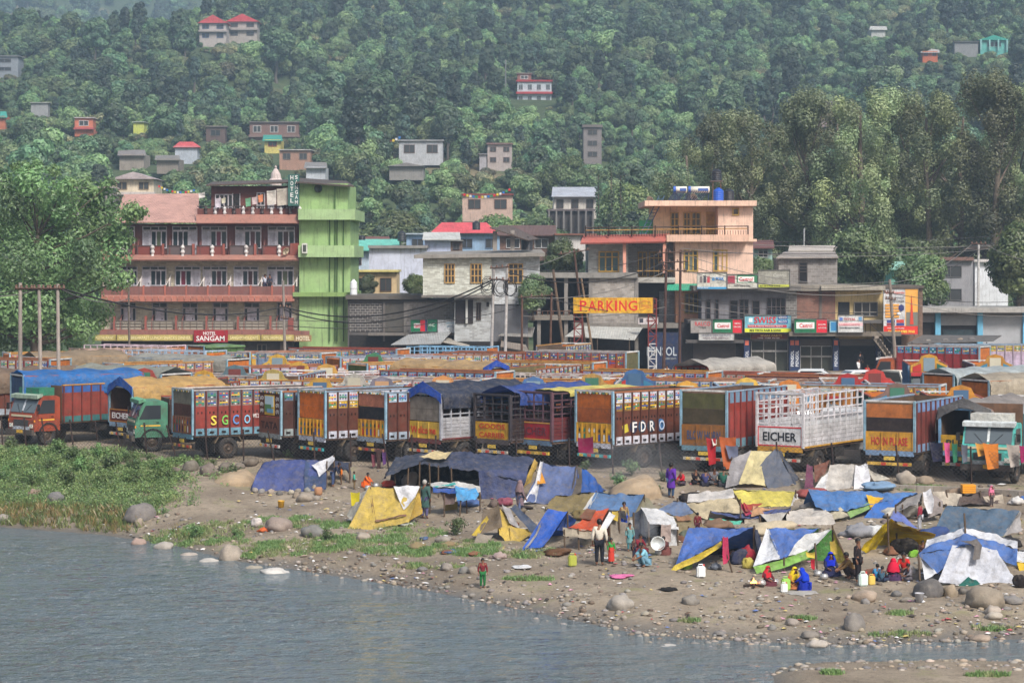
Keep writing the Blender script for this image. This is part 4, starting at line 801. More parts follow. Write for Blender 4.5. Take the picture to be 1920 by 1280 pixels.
# ---------------------------------------------------------------- trees that can be told apart
def tree_thing(name,label,x,Y,ab,color,bark=c(100,84,70),group=None,z=None):
    X=(x-CX)/F*Y; z=height(X,Y) if z is None else z; t=thing(name,label,'tree',(X,Y,z),0,group); M=Matrix.Translation((X,Y,z)) @ Matrix.Rotation(random.uniform(0,6.28),4,'Z')
    put('crown',ab[0],t,M,color); put('trunk',ab[1],t,M,bark); return t
def tmesh(h,w,leaf,per,nc,z0=0.25,flat=0.8):a,t=round_tree(h,w,leaf,per,nc,z0,flat); return a.mesh('crown','leaf'),t.mesh('trunk','bark',True)
def gum_mesh(h,w,leaf,per,nc):
    cl=[]
    for i in range(nc):
        t=random.uniform(0.3,1.0); r=w*0.5*(0.35+0.65*math.sin(math.pi*min(1,t*0.85+0.1)))*random.uniform(0.2,1); an=random.uniform(0,6.28)
        cl.append(((r*math.cos(an),r*math.sin(an),h*(t*0.94)),w*random.uniform(0.05,0.13)))
    a,tr=MB(),MB(); crown(a,cl,per,leaf,1.25,0.5,0.4,0.1); limbs(tr,(0,0,-0.5),(random.uniform(-1,1),random.uniform(-1,1),h*0.85),0.016*h+0.1,cl,14); return a.mesh('crown','leaf'),tr.mesh('trunk','bark',True)
def poplar_mesh(h,w):
    cl=[((random.uniform(-.2,.2)*w,random.uniform(-.2,.2)*w,h*random.uniform(0.08,0.98)),w*random.uniform(0.2,0.34)) for _ in range(34)]
    cl=[((p[0]*(1.2-p[2]/h),p[1]*(1.2-p[2]/h),p[2]),r*(1.1-0.6*p[2]/h)) for p,r in cl]; a,tr=MB(),MB(); crown(a,cl,120,0.16,1.6); limbs(tr,(0,0,-0.5),(0,0,h*0.9),0.2,cl,6); return a.mesh('crown','leaf'),tr.mesh('trunk','bark',True)
BIG=[tmesh(11,10,0.24,230,40,0.18) for _ in range(3)]; MID=[tmesh(7.5,7,0.2,300,32,0.12) for _ in range(3)]
GUM=[gum_mesh(27,10.5,0.14,400,64) for _ in range(3)]; POP=[poplar_mesh(18,2.7) for _ in range(2)]
LG=[c(104,132,62),c(86,118,58),c(94,124,70),c(116,138,70)]
random.seed(11)
GUMW=['behind the solar heaters of the pink house','behind the raised black tank','behind the right wall of the pink house','behind the mint gabled cottage','behind the window of the block hut','behind the right corner of the block hut','above the round tree of the cream shop','behind the mint roofed shed','left of the turquoise pavilion','right of the turquoise pavilion','behind the brown open shed','above the bright green tree','beyond the bright green tree','farther back above the cream shop','farther back behind the block hut']
BRW=['above the turquoise roof by the green wall','just right of the hotel roof','behind the tilted sheet roof','left of the open pillar storey','above the unfinished white house','behind the pink red hipped roof','behind the black tank of the blue house','above the lavender house','below the red roofed pale house','directly behind the turquoise roof','left of the pink roof slab','behind the blue ladder','behind the sloping hotel roof','behind the vertical hotel sign','behind the green hotel tower','right of the slim poplars','behind the mint roofed shed','behind the cream shop roof']
# tall gum trees on the right: column of the picture, distance, height
for i,(x,Y,hh_) in enumerate([(1290,268,23),(1345,282,26),(1395,262,26),(1452,276,25),(1512,266,28),(1560,288,28),(1618,262,29),(1690,276,28.5),(1742,264,28),(1800,284,29),(1862,262,30),(1918,274,29),(1975,262,30),(1640,300,26),(1480,300,24)]):
    s=hh_/27; ab=GUM[i % 3]; X=(x-CX)/F*Y; z=height(X,Y); t=thing('gum_tree','tall gum tree with drooping leaves '+GUMW[i],'tree',(X,Y,z),0,'tall gum trees behind the shops')
    M=Matrix.Translation((X,Y,z)) @ Matrix.Rotation(i*1.7,4,'Z') @ Matrix.Diagonal((s*1.05,s*1.05,s,1)); put('crown',ab[0],t,M,jig(c(126,138,88),0.16)); put('trunk',ab[1],t,M,c(124,110,96))
for i,(x,Y) in enumerate(((1122,318),(1146,322),(1164,316))):
    tree_thing('poplar_tree','slim dark poplar standing beside the unfinished white house',x,Y,POP[i % 2],c(70,92,56),group='slim poplars by the unfinished house')
clear(1105,330,1180,430,314)
for i,(x,Y,k,s) in enumerate([(690,300,0,1.0),(612,330,1,1.0),(1010,300,1,1.15),(985,320,2,1.0),(1060,420,0,1),(870,300,2,0.9),(800,310,0,1.0),(740,330,1,1.0),(930,330,0,0.95),(700,275,2,0.85),(1200,310,0,1.1),(1240,290,1,1.0),(350,330,2,1.0),(440,350,0,1.1),(600,360,2,0.9),(1180,350,2,1.2),(1700,250,1,1.0),(1650,245,0,1.0)]):
    X=(x-CX)/F*Y; z=height(X,Y); t=thing('broadleaf_tree','leafy broadleaf tree '+BRW[i],'tree',(X,Y,z),0,'broadleaf trees among the town houses'); M=Matrix.Translation((X,Y,z-0.3)) @ Matrix.Rotation(i*2.1,4,'Z') @ Matrix.Scale(s,4); put('crown',BIG[k][0],t,M,jig(LG[i % 4],0.15)); put('trunk',BIG[k][1],t,M,c(96,84,70))
for lab,x,Y,py,k,s in (('round bushy tree behind the cream shop',1624,222,545,0,0.86),('round bushy tree behind the brick wall and billboard',1738,216,585,1,0.82),('bright green tree at the right edge above the roller shutters',1912,212,575,2,1.05),('round green bush beside the white house wall',780,214,556,1,0.34),('leafy bush under the lavender house',690,222,556,2,0.32),('tree growing between white house and pink house',1062,209,520,0,0.5),('climbing green bush on the corner of the white house',1000,200,590,2,0.5),('young tree behind the shop roof beside the grey hut',1430,222,545,1,0.5)):
    p=W(x,py,Y); t=thing('bushy_tree',lab,'tree',p); M=Matrix.Translation(p-Vector((0,0,0.3))) @ Matrix.Scale(s,4); put('crown',MID[k][0],t,M,c(104,134,54) if 'bright' in lab or 'round green' in lab else jig(c(92,116,62),0.1)); put('trunk',MID[k][1],t,M,c(96,84,70))
# the big tree on the left before the hotel, its crown built limb by limb
cl=[]
for x,y,r in [(60,340,34),(30,380,46),(110,380,44),(165,365,34),(200,375,30),(60,430,56),(130,440,54),(190,430,40),(230,410,28),(250,395,20),(215,470,36),(165,500,46),(95,500,60),(30,490,60),(205,520,30),(150,560,44),(80,570,54),(20,570,56),(190,585,26),(120,610,36),(60,625,42),(10,630,42),(-30,420,60),(-40,520,66),(-40,610,60),(45,318,18),(70,312,12),(200,345,14),(120,350,20),(240,450,16),(262,400,10),(160,620,24),(100,320,14)]:
    q=W(x,y,188+random.uniform(-3.5,3.5)); cl.append((q,r*188/F*1.05)); cl.append((q+rnd_unit()*r*0.04,r*188/F*0.7))
root=W(70,0,188); root.z=0; a,tr=MB(),MB(); crown(a,cl,230,0.16,1.0,0.0,0.45,0.12); limbs(tr,root-Vector((0,0,0.4)),root+Vector((0,0,12)),0.55,cl,26)
t=thing('big_tree','huge leafy tree covering the left end of the hotel','tree',root); mb('crown',t,a,'leaf',c(98,128,62)); mb('trunk',t,tr,'bark',c(92,78,64),True)
clear(-60,300,280,640,180)
# ---------------------------------------------------------------- trucks
def _tyre():
    b=MB(); b.lathe([(0.28,-0.12),(0.44,-0.14),(0.5,-0.11),(0.51,0),(0.5,0.11),(0.44,0.14),(0.28,0.12),(0.28,-0.12)],20,'y'); return b.mesh('tyre','rubber',True)
def _rim():
    b=MB(); b.lathe([(0.001,-0.06),(0.1,-0.1),(0.13,-0.04),(0.24,-0.02),(0.29,-0.1),(0.3,0.1),(0.24,0.02),(0.1,0.08),(0.001,0.06)],14,'y'); return b.mesh('rim','metal')
TYRE,RIM=_tyre(),_rim()
def wheel(par,x,y,r=0.5):
    M=Matrix.Translation((x,y,r)) @ Matrix.Diagonal((r/0.5,1,r/0.5,1)); w=put('wheel',TYRE,par,M,c(46,44,44)); put('rim',RIM,w,M,c(96,84,74)); return w
MOTIF=[c(214,60,48),c(40,90,170),c(236,196,60),c(40,140,110),c(236,236,230),c(30,30,36)]
def motifs(par,L,s,Wd,z0,z1,n,seed):
    """hand painted diamonds and bars along a truck's side, one mesh"""
    rg=random.Random(seed); b=MB(); y=s*(Wd/2+0.012)
    for i in range(n):
        xa=L*i/n; d=L/n
        for k in range(2):
            cz=lerp(z0,z1,0.3+0.42*k); ww=d*0.2; hh=(z1-z0)*0.1
            for j,dx in enumerate((0.25,0.5,0.75)):
                cx=xa+d*dx; col=MOTIF[rg.randrange(6)]
                b.add([(cx-ww/2,y,cz),(cx,y,cz-hh),(cx+ww/2,y,cz),(cx,y,cz+hh)],[(0,1,2,3)] if s < 0 else [(3,2,1,0)],col)
        zb=lerp(z0,z1,0.5); b.add([(xa+d*.15,y,zb-.025),(xa+d*.85,y,zb-.025),(xa+d*.85,y,zb+.025),(xa+d*.15,y,zb+.025)],[(0,1,2,3)],MOTIF[(i+seed) % 3+1])
    mb('painted_motifs',par,b,'litter')
def tarp_cover(par,L,Wd,top,drop,rise,color,x0=-0.06,m='tarp',seed=0,name='tarpaulin',over=0.0):
    b=MB(); n,k=max(8,int((L-x0)/0.35)),14
    for i in range(n+1):
        x=lerp(x0,L,i/n)
        for j in range(k+1):
            t=j/k*2-1; at=abs(t)
            if at > 0.62:q=(at-0.62)/0.38; y=(1 if t > 0 else -1)*(Wd/2+0.17+0.05*math.sin(x*5+seed)*q); z=top-(top-drop)*q*(1+0.12*noise.noise(Vector((x*0.8,t,seed))))
            else:y=t/0.62*(Wd/2+0.15); z=top+rise*(1-at/0.62)
            sag=0.05*math.cos(x*3.1+seed)*(1-at)
            w=noise.noise(Vector((x*1.6,y*1.4,z*1.2+seed)))*0.07+noise.noise(Vector((x*4.5,y*3,z*3+seed)))*0.035
            b.v.append((x+w*0.3,y+w*(1.0 if at > .6 else .2)*(1 if t > 0 else -1),z-sag+w*(1 if at < .6 else 0.2)))
    for i in range(n):
        for j in range(k):q=i*(k+1)+j; b.f.append((q,q+1,q+k+2,q+k+1))
    return mb(name,par,b,m,color,True)
def cab(t,L,col,crown_col=None,visor=None,detail=1,accent=WHT,load=None):
    x0=L+0.12; hw=1.1; b=MB(); pr=[(0,0.72),(0,2.42),(0.25,2.52),(1.1,2.5),(1.2,2.42),(1.56,1.62),(1.62,1.3),(1.62,0.72)]
    b.prism([(x0+p[0],-hw,p[1]) for p in pr],(0,2*hw,0)); body=mb('cab',t,b,'paint',col)
    nx,nz_=0.8,0.36
    for s in (-1,1):
        b=MB(); ya,yb=(0.06 if s > 0 else -1.0),(1.0 if s > 0 else -0.06)
        b.prism([(x0+1.22,ya,2.36),(x0+1.22,yb,2.36),(x0+1.54,yb,1.66),(x0+1.54,ya,1.66)],(0.03,0,0.015)); mb('windscreen_pane',body,b,'glass',c(88,96,100) if detail else c(70,76,80))
        b=MB(); b.prism([(x0+0.35,s*(hw+0.004),1.62),(x0+1.42,s*(hw+0.004),1.62),(x0+1.1,s*(hw+0.004),2.3),(x0+0.35,s*(hw+0.004),2.3)],(0,s*0.012,0)); mb('side_window',body,b,'glass',c(52,56,60))
        bx('headlight',body,(x0+1.63,s*0.85,1.0),(0.05,0.26,0.2),'plastic',c(226,224,210))
        if detail:bx('mirror',body,(x0+1.5,s*1.3,1.95),(0.06,0.16,0.34),'plastic',DK); pole('mirror_arm',body,(x0+1.4,s*1.1,2.1),(x0+1.5,s*1.3,2.1),0.02,'metal',DK,5)
        wheel(t,x0+0.75,s*0.95)
        b=MB(); b.prism([(x0+0.75+0.62*math.cos(q*math.pi/8),s*(hw+0.005),0.55+0.62*math.sin(q*math.pi/8)) for q in range(9)]+[(x0+0.75-0.54*math.cos(q*math.pi/8),s*(hw+0.005),0.55+0.54*math.sin(q*math.pi/8)) for q in range(9)],(0,s*0.05,0)); mb('wheel_arch',body,b,'plastic',c(40,38,38))
    for s in (-1,1):
        bx('door',body,(x0+0.86,s*(hw+0.006),1.22),(0.98,0.012,0.72),'paint',jig(col,0.1)); bx('door_handle',body,(x0+0.5,s*(hw+0.02),1.45),(0.14,0.02,0.04),'metal',DK); bx('stripe',body,(x0+0.86,s*(hw+0.014),1.3),(0.98,0.01,0.06),'plain',c(226,176,60)); bx('cab_step',body,(x0+1.35,s*(hw+0.03),0.72),(0.35,0.12,0.06),'metal',DK); bx('indicator',body,(x0+1.6,s*1.08,1.25),(0.06,0.06,0.12),'plastic',c(230,140,40)); pole('wiper',body,(x0+1.565,s*0.2,1.68),(x0+1.4,s*0.6,2.08),0.014,'plastic',DK,4)
    bx('lower_panel',body,(x0+1.63,0,0.86),(0.03,1.4,0.22),'paint',jig(accent,0.2)); bx('name_strip',body,(x0+1.6,0,1.5),(0.05,1.7,0.1),'plain',c(190,180,150),Matrix.Rotation(R(-8),3,'Y'))
    bx('windscreen_frame',body,(x0+1.4,0,2.03),(0.06,0.1,0.62),'paint',accent,Matrix.Rotation(R(-24),3,'Y'))
    bx('grille',body,(x0+1.64,0,1.15),(0.04,1.2,0.3),'plastic',c(58,58,60)); bx('front_bumper',t,(x0+1.72,0,0.68),(0.16,2.25,0.26),'paint',c(92,84,78) if detail else accent); bx('number_plate',t,(x0+1.81,0.1,0.72),(0.02,0.5,0.16),'plain',c(226,178,60))
    b=MB(); b.prism([(x0+1.1,-1.12,2.5),(x0+1.45,-1.12,2.38),(x0+1.45,-1.12,2.56),(x0+1.1,-1.12,2.62)],(0,2.24,0)); mb('visor',body,b,'paint',visor or accent)
    if crown_col:
        out=[(-1.12,2.53),(-1.12,3.0),(-0.62,3.25),(-0.46,3.58),(0,3.72),(0.46,3.58),(0.62,3.25),(1.12,3.0),(1.12,2.53)]
        b=MB(); b.prism([(x0+0.8,y,z) for y,z in out],(0.09,0,0)); cr=mb('crown_board',t,b,'paint',crown_col)
        for (ya,yb,za,zb,zc) in ((-1.0,-0.48,2.64,2.92,3.14),(-0.34,0.34,2.66,3.48,3.48),(0.48,1.0,2.64,3.14,2.92)):
            b=MB(); b.prism([(x0+0.9,ya,za),(x0+0.9,yb,za),(x0+0.9,yb,zc),(x0+0.9,ya,zb)],(0.012,0,0)); mb('painted_panel',cr,b,'plain',random.choice((c(120,140,150),c(176,140,104),c(110,54,50),c(186,180,160),c(70,100,130),c(60,110,90)) if abs(ya) < 0.4 else (c(60,120,150),c(176,50,44),c(40,96,80))))
        for s in (-1,1):
            b=MB(); b.prism([(x0+0.0,s*1.1,2.53),(x0+0.8,s*1.1,2.53),(x0+0.8,s*1.1,3.0),(x0+0.0,s*1.1,2.9)],(0,-s*0.05,0)); p=mb('crown_side',cr,b,'paint',crown_col)
        b=MB()
        for i in range(9):yy=-1.0+i*0.25; b.add([(x0+0.905,yy-0.07,2.58),(x0+0.905,yy,2.54),(x0+0.905,yy+0.07,2.58),(x0+0.905,yy,2.62)],[(0,1,2,3)],MOTIF[i % 5])
        mb('painted_motifs',cr,b,'litter')
    if load:bx('roof_load',t,(x0+0.65,0,2.72),(0.95,1.7,0.4),'tarp',load)
def truck(label,at,a,L=5.6,top=3.5,kind='solid',main=c(120,62,42),upper=c(196,204,216),band=None,low=c(178,186,196),post=None,board=c(206,116,44),board2=None,gate=c(214,160,48),gate_text=None,gate_col=None,gate_words=c(40,60,90),
          tarp=None,tarp_drop=2.6,tarp_rise=0.35,tarp_x0=-0.06,gable=None,cabc=c(180,90,50),crown_col=None,anchor='corner',detail=1,group='trucks parked in the yard',side_words=None,frame=None,floor_col=c(110,84,66),load=None,nb=None,accent=WHT,visor=None,decor=True,seed=None,Wd=2.3,bumper=None,wx=None):
    if detail:g_=sum(main[:3])/3; main=tuple(lerp(v,g_,.18)*.85 for v in main[:3])+(1,)
    px,py=at; al=R(a); th=math.pi/2-al
    wx=wx or L*0.27
    seed=seed if seed is not None else int(px*7+py)
    if py > 760:Y=F*HC/(py-PH)                                         # a row of the picture on the ground
    else:Y=F*(HC-(3.7 if crown_col and anchor == 'front' else top))/(py-PH)                                          # or of the top edge
    loc=Vector(((px-CX)/F*Y,Y,0)); rot=Matrix.Rotation(th,4,'Z')
    anc={'corner':(0,-Wd/2),'front':(L+1.0,0),'left':(0,Wd/2),'front_right':(L+1.75,-1.1),'front_left':(L+1.75,1.1)}[anchor]
    org=loc-(rot @ Vector((anc[0],anc[1],0)))
    t=thing('truck',label,'truck',org,th,group)
    FR.append(WM[t]); n=nb or max(5,round(L/0.6)); fz=1.18; upper=tuple(v*(1 if detail else 0.75) for v in upper[:3])+(1,); floor_col=jig(floor_col,0.25); rail=random.Random(seed).choice((c(200,190,186),c(176,110,70),c(150,170,190),c(206,150,70),c(170,80,60))); post=post or (main[0]*0.7,main[1]*0.7,main[2]*0.7,1)
    bx('chassis',t,(L/2+0.7,0.4,0.92),(L+1.6,0.1,0.24),'metal',c(48,44,42)); bx('chassis',t,(L/2+0.7,-0.4,0.92),(L+1.6,0.1,0.24),'metal',c(48,44,42))
    bx('cargo_floor',t,(L/2,0,fz-0.06),(L,Wd,0.12),'wood',floor_col)
    for s in (-1,1):
        wheel(t,wx,s*0.98); wheel(t,wx,s*0.68)
        if detail:
            pr=[(-0.75,0.75),(-0.55,1.08),(0.55,1.08),(0.75,0.75),(0.68,0.75),(0.5,1.03),(-0.5,1.03),(-0.68,0.75)]
            b=MB(); b.prism([(wx+p[0],s*1.13,p[1]) for p in pr],(0,-s*0.4,0)); mb('mudguard',t,b,'paint',c(110,96,76))
            bx('tail_light',t,(-0.04,s*0.95,1.06),(0.05,0.24,0.14),'plastic',c(190,40,36)); bx('mud_flap',t,(wx-0.72,s*0.85,0.55),(0.03,0.5,0.5),'rubber',c(50,48,46))
    if detail:
        bx('bumper_bar',t,(-0.08,0,0.62),(0.1,2.0,0.13),'paint',bumper or c(214,208,196)); bx('number_plate',t,(-0.1,0,0.86),(0.02,0.5,0.16),'plain',c(226,190,80)); bx('rear_beam',t,(-0.04,0,1.08),(0.08,Wd-0.1,0.22),'paint',low)
        for i in range(4):bx('bumper_stripe',t,(-0.135,-0.75+i*0.5,0.62),(0.012,0.22,0.125),'plain',c(206,70,50) if i % 2 == 0 else c(230,190,90))
        bx('fuel_tank',t,(L*0.62,-0.85,0.8),(0.9,0.45,0.45),'metal',c(80,76,72))
    if kind in ('solid','low'):
        h=top-fz
        za,zb=(fz+0.14*h,fz+0.64*h)
        for s in (-1,1):
            y=s*Wd/2
            bx('side_board',t,(L/2,y,(za+zb)/2),(L,0.06,zb-za),'paint',jig(main,0.08)); bx('lower_band',t,(L/2,y,(fz-0.05+za)/2),(L,0.07,za-fz+0.05-0.004),'paint',low)
            zc=fz+0.8*h
            bx('middle_band',t,(L/2,y,(zb+zc)/2),(L,0.062,zc-zb-0.004),'paint',band or main); bx('upper_board',t,(L/2,y,(zc+top)/2),(L,0.066,top-zc-0.004),'paint',upper)
            for i in range(n+1):bx('post',t,(min(L-0.04,max(0.04,L*i/n)),y+s*0.055,(fz+top)/2-0.02),(0.075,0.07,top-fz+0.02),'paint',post)
            bx('top_rail',t,(L/2,y,top+0.03),(L+0.04,0.12,0.06),'paint',rail); bx('inner_board',t,(L/2,y-s*0.05,(fz+top)/2),(L-0.1,0.02,top-fz-0.06),'wood',floor_col)
            if decor:motifs(t,L,s,Wd+0.075,zc,top-0.05,n,seed)
            if decor and band:motifs(t,L,s,Wd+0.07,zb,zc,n,seed+1)
            if decor and detail:
                b=MB()
                for i in range(n):x=L*(i+0.5)/n; b.box((x,s*(Wd/2+0.045),fz+0.1),(L/n*0.35,0.02,0.1)); b.box((x-0.1,s*(Wd/2+0.04),lerp(za,zb,0.72)),(0.05,0.03,0.1)); b.box((x+0.1,s*(Wd/2+0.04),lerp(za,zb,0.72)),(0.05,0.03,0.1))
                mb('hooks',t,b,'metal',c(44,40,40))
        bx('headboard',t,(L,0,(fz+top)/2),(0.06,Wd-0.08,top-fz),'wood',floor_col)
    else:# open cage of posts, rails and slats
        zm=fz+(top-fz)*0.5; fc=frame or main
        for s in (-1,1):
            y=s*Wd/2
            for i in range(n+1):bx('post',t,(min(L-0.03,max(0.03,L*i/n)),y,(fz+top)/2),(0.07,0.07,top-fz),'paint',fc)
            for k in range(4):z=lerp(zm+0.15,top,k/3); bx('rail',t,(L/2,y,z),(L,0.05,0.06),'paint',fc)
            for k in range(6):z=lerp(fz+0.05,zm,(k+0.5)/6); bx('slat',t,(L/2,y,z),(L,0.05,(zm-fz)/6*0.86),'paint',jig(main,0.05))
            if detail:bx('lower_band',t,(L/2,y+s*0.04,fz+0.02),(L,0.03,0.07),'paint',low)
        for k in range(5):bx('roof_bow',t,(L*(k+0.5)/5,0,top),(0.05,Wd,0.05),'paint',fc)
        bx('headboard',t,(L,0,(fz+zm)/2),(0.06,Wd-0.08,zm-fz),'paint',main)
    # rear end
    g0,g1=fz,fz+(top-fz)*0.4; gc=gate
    if kind == 'open_rear':pass
    tg=bx('tailgate',t,(-0.03,0,(g0+g1)/2),(0.06,Wd-0.06,g1-g0-0.03),'paint',gate_col or gate)
    if gate_text:
        for k,s_ in enumerate(gate_text.split('|')):text(tg,s_,(-0.075,0,lerp(g1,g0,(k+0.5)/len(gate_text.split('|')))),Wd*0.72,(g1-g0)*0.42/len(gate_text.split('|'))**0.5,gate_words,R(-90))
        if gate_col:
            b=MB()
            for (yy,zz,ww,hh) in ((0,g1-0.05,Wd-0.1,0.05),(0,g0+0.06,Wd-0.1,0.05),(-Wd/2+0.07,(g0+g1)/2,0.05,g1-g0-0.1),(Wd/2-0.07,(g0+g1)/2,0.05,g1-g0-0.1)):b.box((-0.065,yy,zz),(0.02,ww,hh))
            mb('painted_border',tg,b,'plain',gate)
    if not gate_text or detail == 2:
        for i in range(8 if not gate_text else 4):bx('rib',tg,(-0.075,-Wd/2+0.08+(Wd-0.16)*i/(7 if not gate_text else 3),(g0+g1)/2),(0.04,0.06,g1-g0-0.06),'paint',jig(gate,0.1))
    if not gate_text and detail:
        b=MB(); rg=random.Random(seed)
        for i in range(7):
            yy=-Wd/2+0.08+(Wd-0.16)*(i+0.5)/7; b.add([(-0.064,yy-0.06,g0+0.1),(-0.064,yy+0.06,g0+0.1),(-0.064,yy+0.05,g0+0.4),(-0.064,yy-0.05,g0+0.4)],[(3,2,1,0)],MOTIF[rg.randrange(6)]); b.add([(-0.064,yy,g0+0.45),(-0.064,yy+0.06,g0+0.55),(-0.064,yy,g0+0.7),(-0.064,yy-0.06,g0+0.55)],[(0,1,2,3)],MOTIF[rg.randrange(6)])
        mb('painted_motifs',tg,b,'litter')
    if board:
        zt=top-0.06; nbd=2 if board2 else 2
        z=g1+0.02
        for k in range(nbd):z2=lerp(g1,zt,(k+1)/nbd); bx('rear_board',t,(-0.02,0,(z+z2)/2-0.005),(0.05,Wd-0.16,z2-z-0.012),'wood',(board2 if (board2 and k == 0) else jig(board,0.05))); z=z2
    elif kind == 'cage':
        for k in range(4):bx('rail',t,(-0.02,0,lerp(g1+0.1,top,k/3)),(0.05,Wd,0.06),'paint',frame or main)
        for k in range(5):bx('post',t,(-0.02,-Wd/2+Wd*k/4,(g1+top)/2),(0.05,0.06,top-g1),'paint',frame or main)
    for s in (-1,1):bx('rear_post',t,(-0.05,s*(Wd/2-0.01),(fz+top)/2+0.03),(0.1,0.1,top-fz+0.1),'paint',frame or jig(c(150,186,204),0.15))
    bx('rear_header',t,(-0.04,0,top+0.05),(0.1,Wd+0.06,0.08),'paint',frame or c(222,220,216))
    if detail and decor and kind == 'solid':
        b=MB()
        for i in range(11):y=-Wd/2+0.15+(Wd-0.3)*i/10; b.add([(-0.1,y-0.08,top),(-0.1,y+0.08,top),(-0.1,y,top-0.1)],[(0,1,2)],MOTIF[(i+seed) % 3+2])
        mb('scalloped_trim',t,b,'litter')
    if side_words:
        for s_,x,z,w,h,col in side_words:text(t,s_,(x,-Wd/2-0.11,z),w,h,col,0)
    if tarp:tarp_cover(t,L+0.05,Wd,top+0.06,tarp_drop,tarp_rise,tarp,tarp_x0,seed=seed)
    if gable:
        b=MB(); xs=-0.12
        b.prism([(xs,-Wd/2-0.08,top-0.35),(xs,-Wd/2-0.05,top+0.1),(xs,0,top+tarp_rise+0.14),(xs,Wd/2+0.05,top+0.1),(xs,Wd/2+0.1,top-0.45),(xs-0.04,Wd/2-0.25,top-0.2),(xs-0.05,0.2,top+0.12),(xs-0.05,-0.3,top+0.08),(xs-0.04,-Wd/2+0.2,top-0.12)],(0.03,0,0)); mb('tarpaulin_gable',t,b,'tarp',gable)
    cab(t,L,cabc,crown_col,visor,detail,accent,load)
    FR.pop(); TR.append(t); return t
TR=[]
# front row: rear ends to the river, placed by the ground under the corner between rear and side
GF='trucks of the front row behind the fence'
BLU,LBL,BRN,REDB=c(40,92,176),c(150,180,206),c(112,58,40),c(166,60,42)
truck('truck under a bright blue tarpaulin with orange boards showing below',(46,832),62,6.4,3.45,main=c(196,100,44),upper=c(196,100,44),tarp=c(44,112,182),tarp_drop=2.55,tarp_rise=0.22,board=c(60,90,130),gate=c(150,92,70),cabc=c(200,120,60),group=GF,decor=False)
truck('orange-red cab truck facing the river with white and blue side rails',(64,836),222,6.0,3.0,anchor='front_left',main=REDB,upper=c(60,104,176),low=c(66,120,120),cabc=c(164,74,50),kind='solid',group=GF,accent=c(200,206,214),visor=c(170,190,170),load=c(60,140,110),decor=False)
truck('truck with tan tarpaulin, blue gable drape and brown name board reading EICHER',(250,838),50,5.4,2.95,main=c(96,54,40),board=None,gate=c(176,120,50),gate_col=c(112,50,42),gate_text='EICHER',gate_words=WHT,tarp=c(196,158,96),tarp_drop=2.0,tarp_rise=0.45,gable=BLU,group=GF,decor=False,low=LBL)
truck('small green cab truck nosing out beside the red SGC truck',(253,848),250,3.6,2.6,anchor='front_left',main=c(92,60,48),cabc=c(84,142,114),visor=c(110,180,140),group=GF,decor=False,board=None,Wd=2.0)
truck('red truck with grey upper boards and painted letters SGC on its side',(363,862),58,6.8,3.26,main=c(170,54,36),upper=c(118,126,138),band=c(150,128,124),low=c(120,164,184),post=c(96,36,34),board=c(140,130,112),board2=c(104,58,42),gate=c(132,82,58),group=GF,side_words=[('S',1.0,1.85,0.3,0.46,c(220,200,80)),('G',1.58,1.85,0.32,0.46,c(120,190,90)),('C',2.15,1.85,0.32,0.46,c(90,140,200)),('O',2.75,1.85,0.32,0.42,c(130,190,220)),('WE 2',3.2,2.0,0.3,0.2,WHT)],bumper=c(150,110,80))
truck('brown truck whose rear boards carry a framed landscape painting',(529,862),56,5.6,3.2,main=c(92,52,42),upper=c(120,138,156),board=c(108,62,46),gate=c(136,84,62),gate_text='TATA',gate_words=c(60,40,36),group=GF,low=c(160,170,170),bumper=c(226,226,226))
truck('brown truck with bright orange rear board and yellow tailgate',(612,868),52,6.0,3.3,main=BRN,upper=c(214,214,226),band=c(196,160,70),board=c(226,116,32),gate=c(226,164,44),group=GF,low=c(196,200,214),bumper=c(70,190,196))
truck('brown truck with pinkish worn rear planks and clothes hung on its tail',(725,870),50,6.0,3.28,main=c(116,56,40),upper=c(184,206,226),board=c(188,118,92),board2=c(30,32,40),gate=c(214,158,50),group=GF,low=c(170,186,204),bumper=c(150,100,96))  # board2 is near-black to paint the shade of a gap, no real board
truck('cage truck with blue tarpaulin gable, grey planks and yellow Welcome tailgate',(828,872),44,6.0,3.2,kind='cage',main=c(186,186,192),frame=c(170,172,180),board=c(132,124,114),gate=c(224,184,70),gate_text='Welcome',gate_words=c(200,60,44),tarp=c(52,58,76),tarp_drop=2.6,tarp_rise=0.5,gable=c(42,82,176),group=GF,low=c(120,60,60),detail=2)
truck('black framed cage truck with yellow goods carrier tailgate and blue sheet within',(958,874),44,6.0,3.2,kind='cage',main=c(58,44,46),frame=c(66,62,68),board=None,gate=c(222,170,44),gate_text='GOODS|CARRIER',gate_words=c(190,70,40),tarp=c(52,78,150),tarp_drop=2.75,tarp_rise=0.4,tarp_x0=0.5,group=GF,low=c(90,80,80))
truck('maroon cage truck with red EICHER tailgate and loose yellow sheet on top',(1036,876),44,6.2,3.35,kind='cage',main=c(120,40,46),frame=c(104,74,84),board=None,gate=c(190,150,70),gate_col=c(176,40,52),gate_text='EICHER',gate_words=c(100,50,60),tarp=c(222,206,110),tarp_drop=3.2,tarp_rise=0.1,tarp_x0=1.0,group=GF,low=c(100,130,160),bumper=c(226,190,70))
truck('brown truck with painted letters FDR along its side and orange rear board',(1151,882),45,6.4,3.48,main=c(118,60,38),upper=c(220,220,230),band=c(170,130,60),low=c(222,222,234),board=c(206,110,40),board2=c(176,92,40),gate=c(222,166,46),group=GF,side_words=[('F',1.28,1.9,0.3,0.46,WHT),('D',1.86,1.9,0.32,0.46,WHT),('R',2.47,1.9,0.32,0.46,WHT),('O',3.14,1.9,0.38,0.46,c(190,206,230))],wx=2.15,bumper=c(80,190,196))
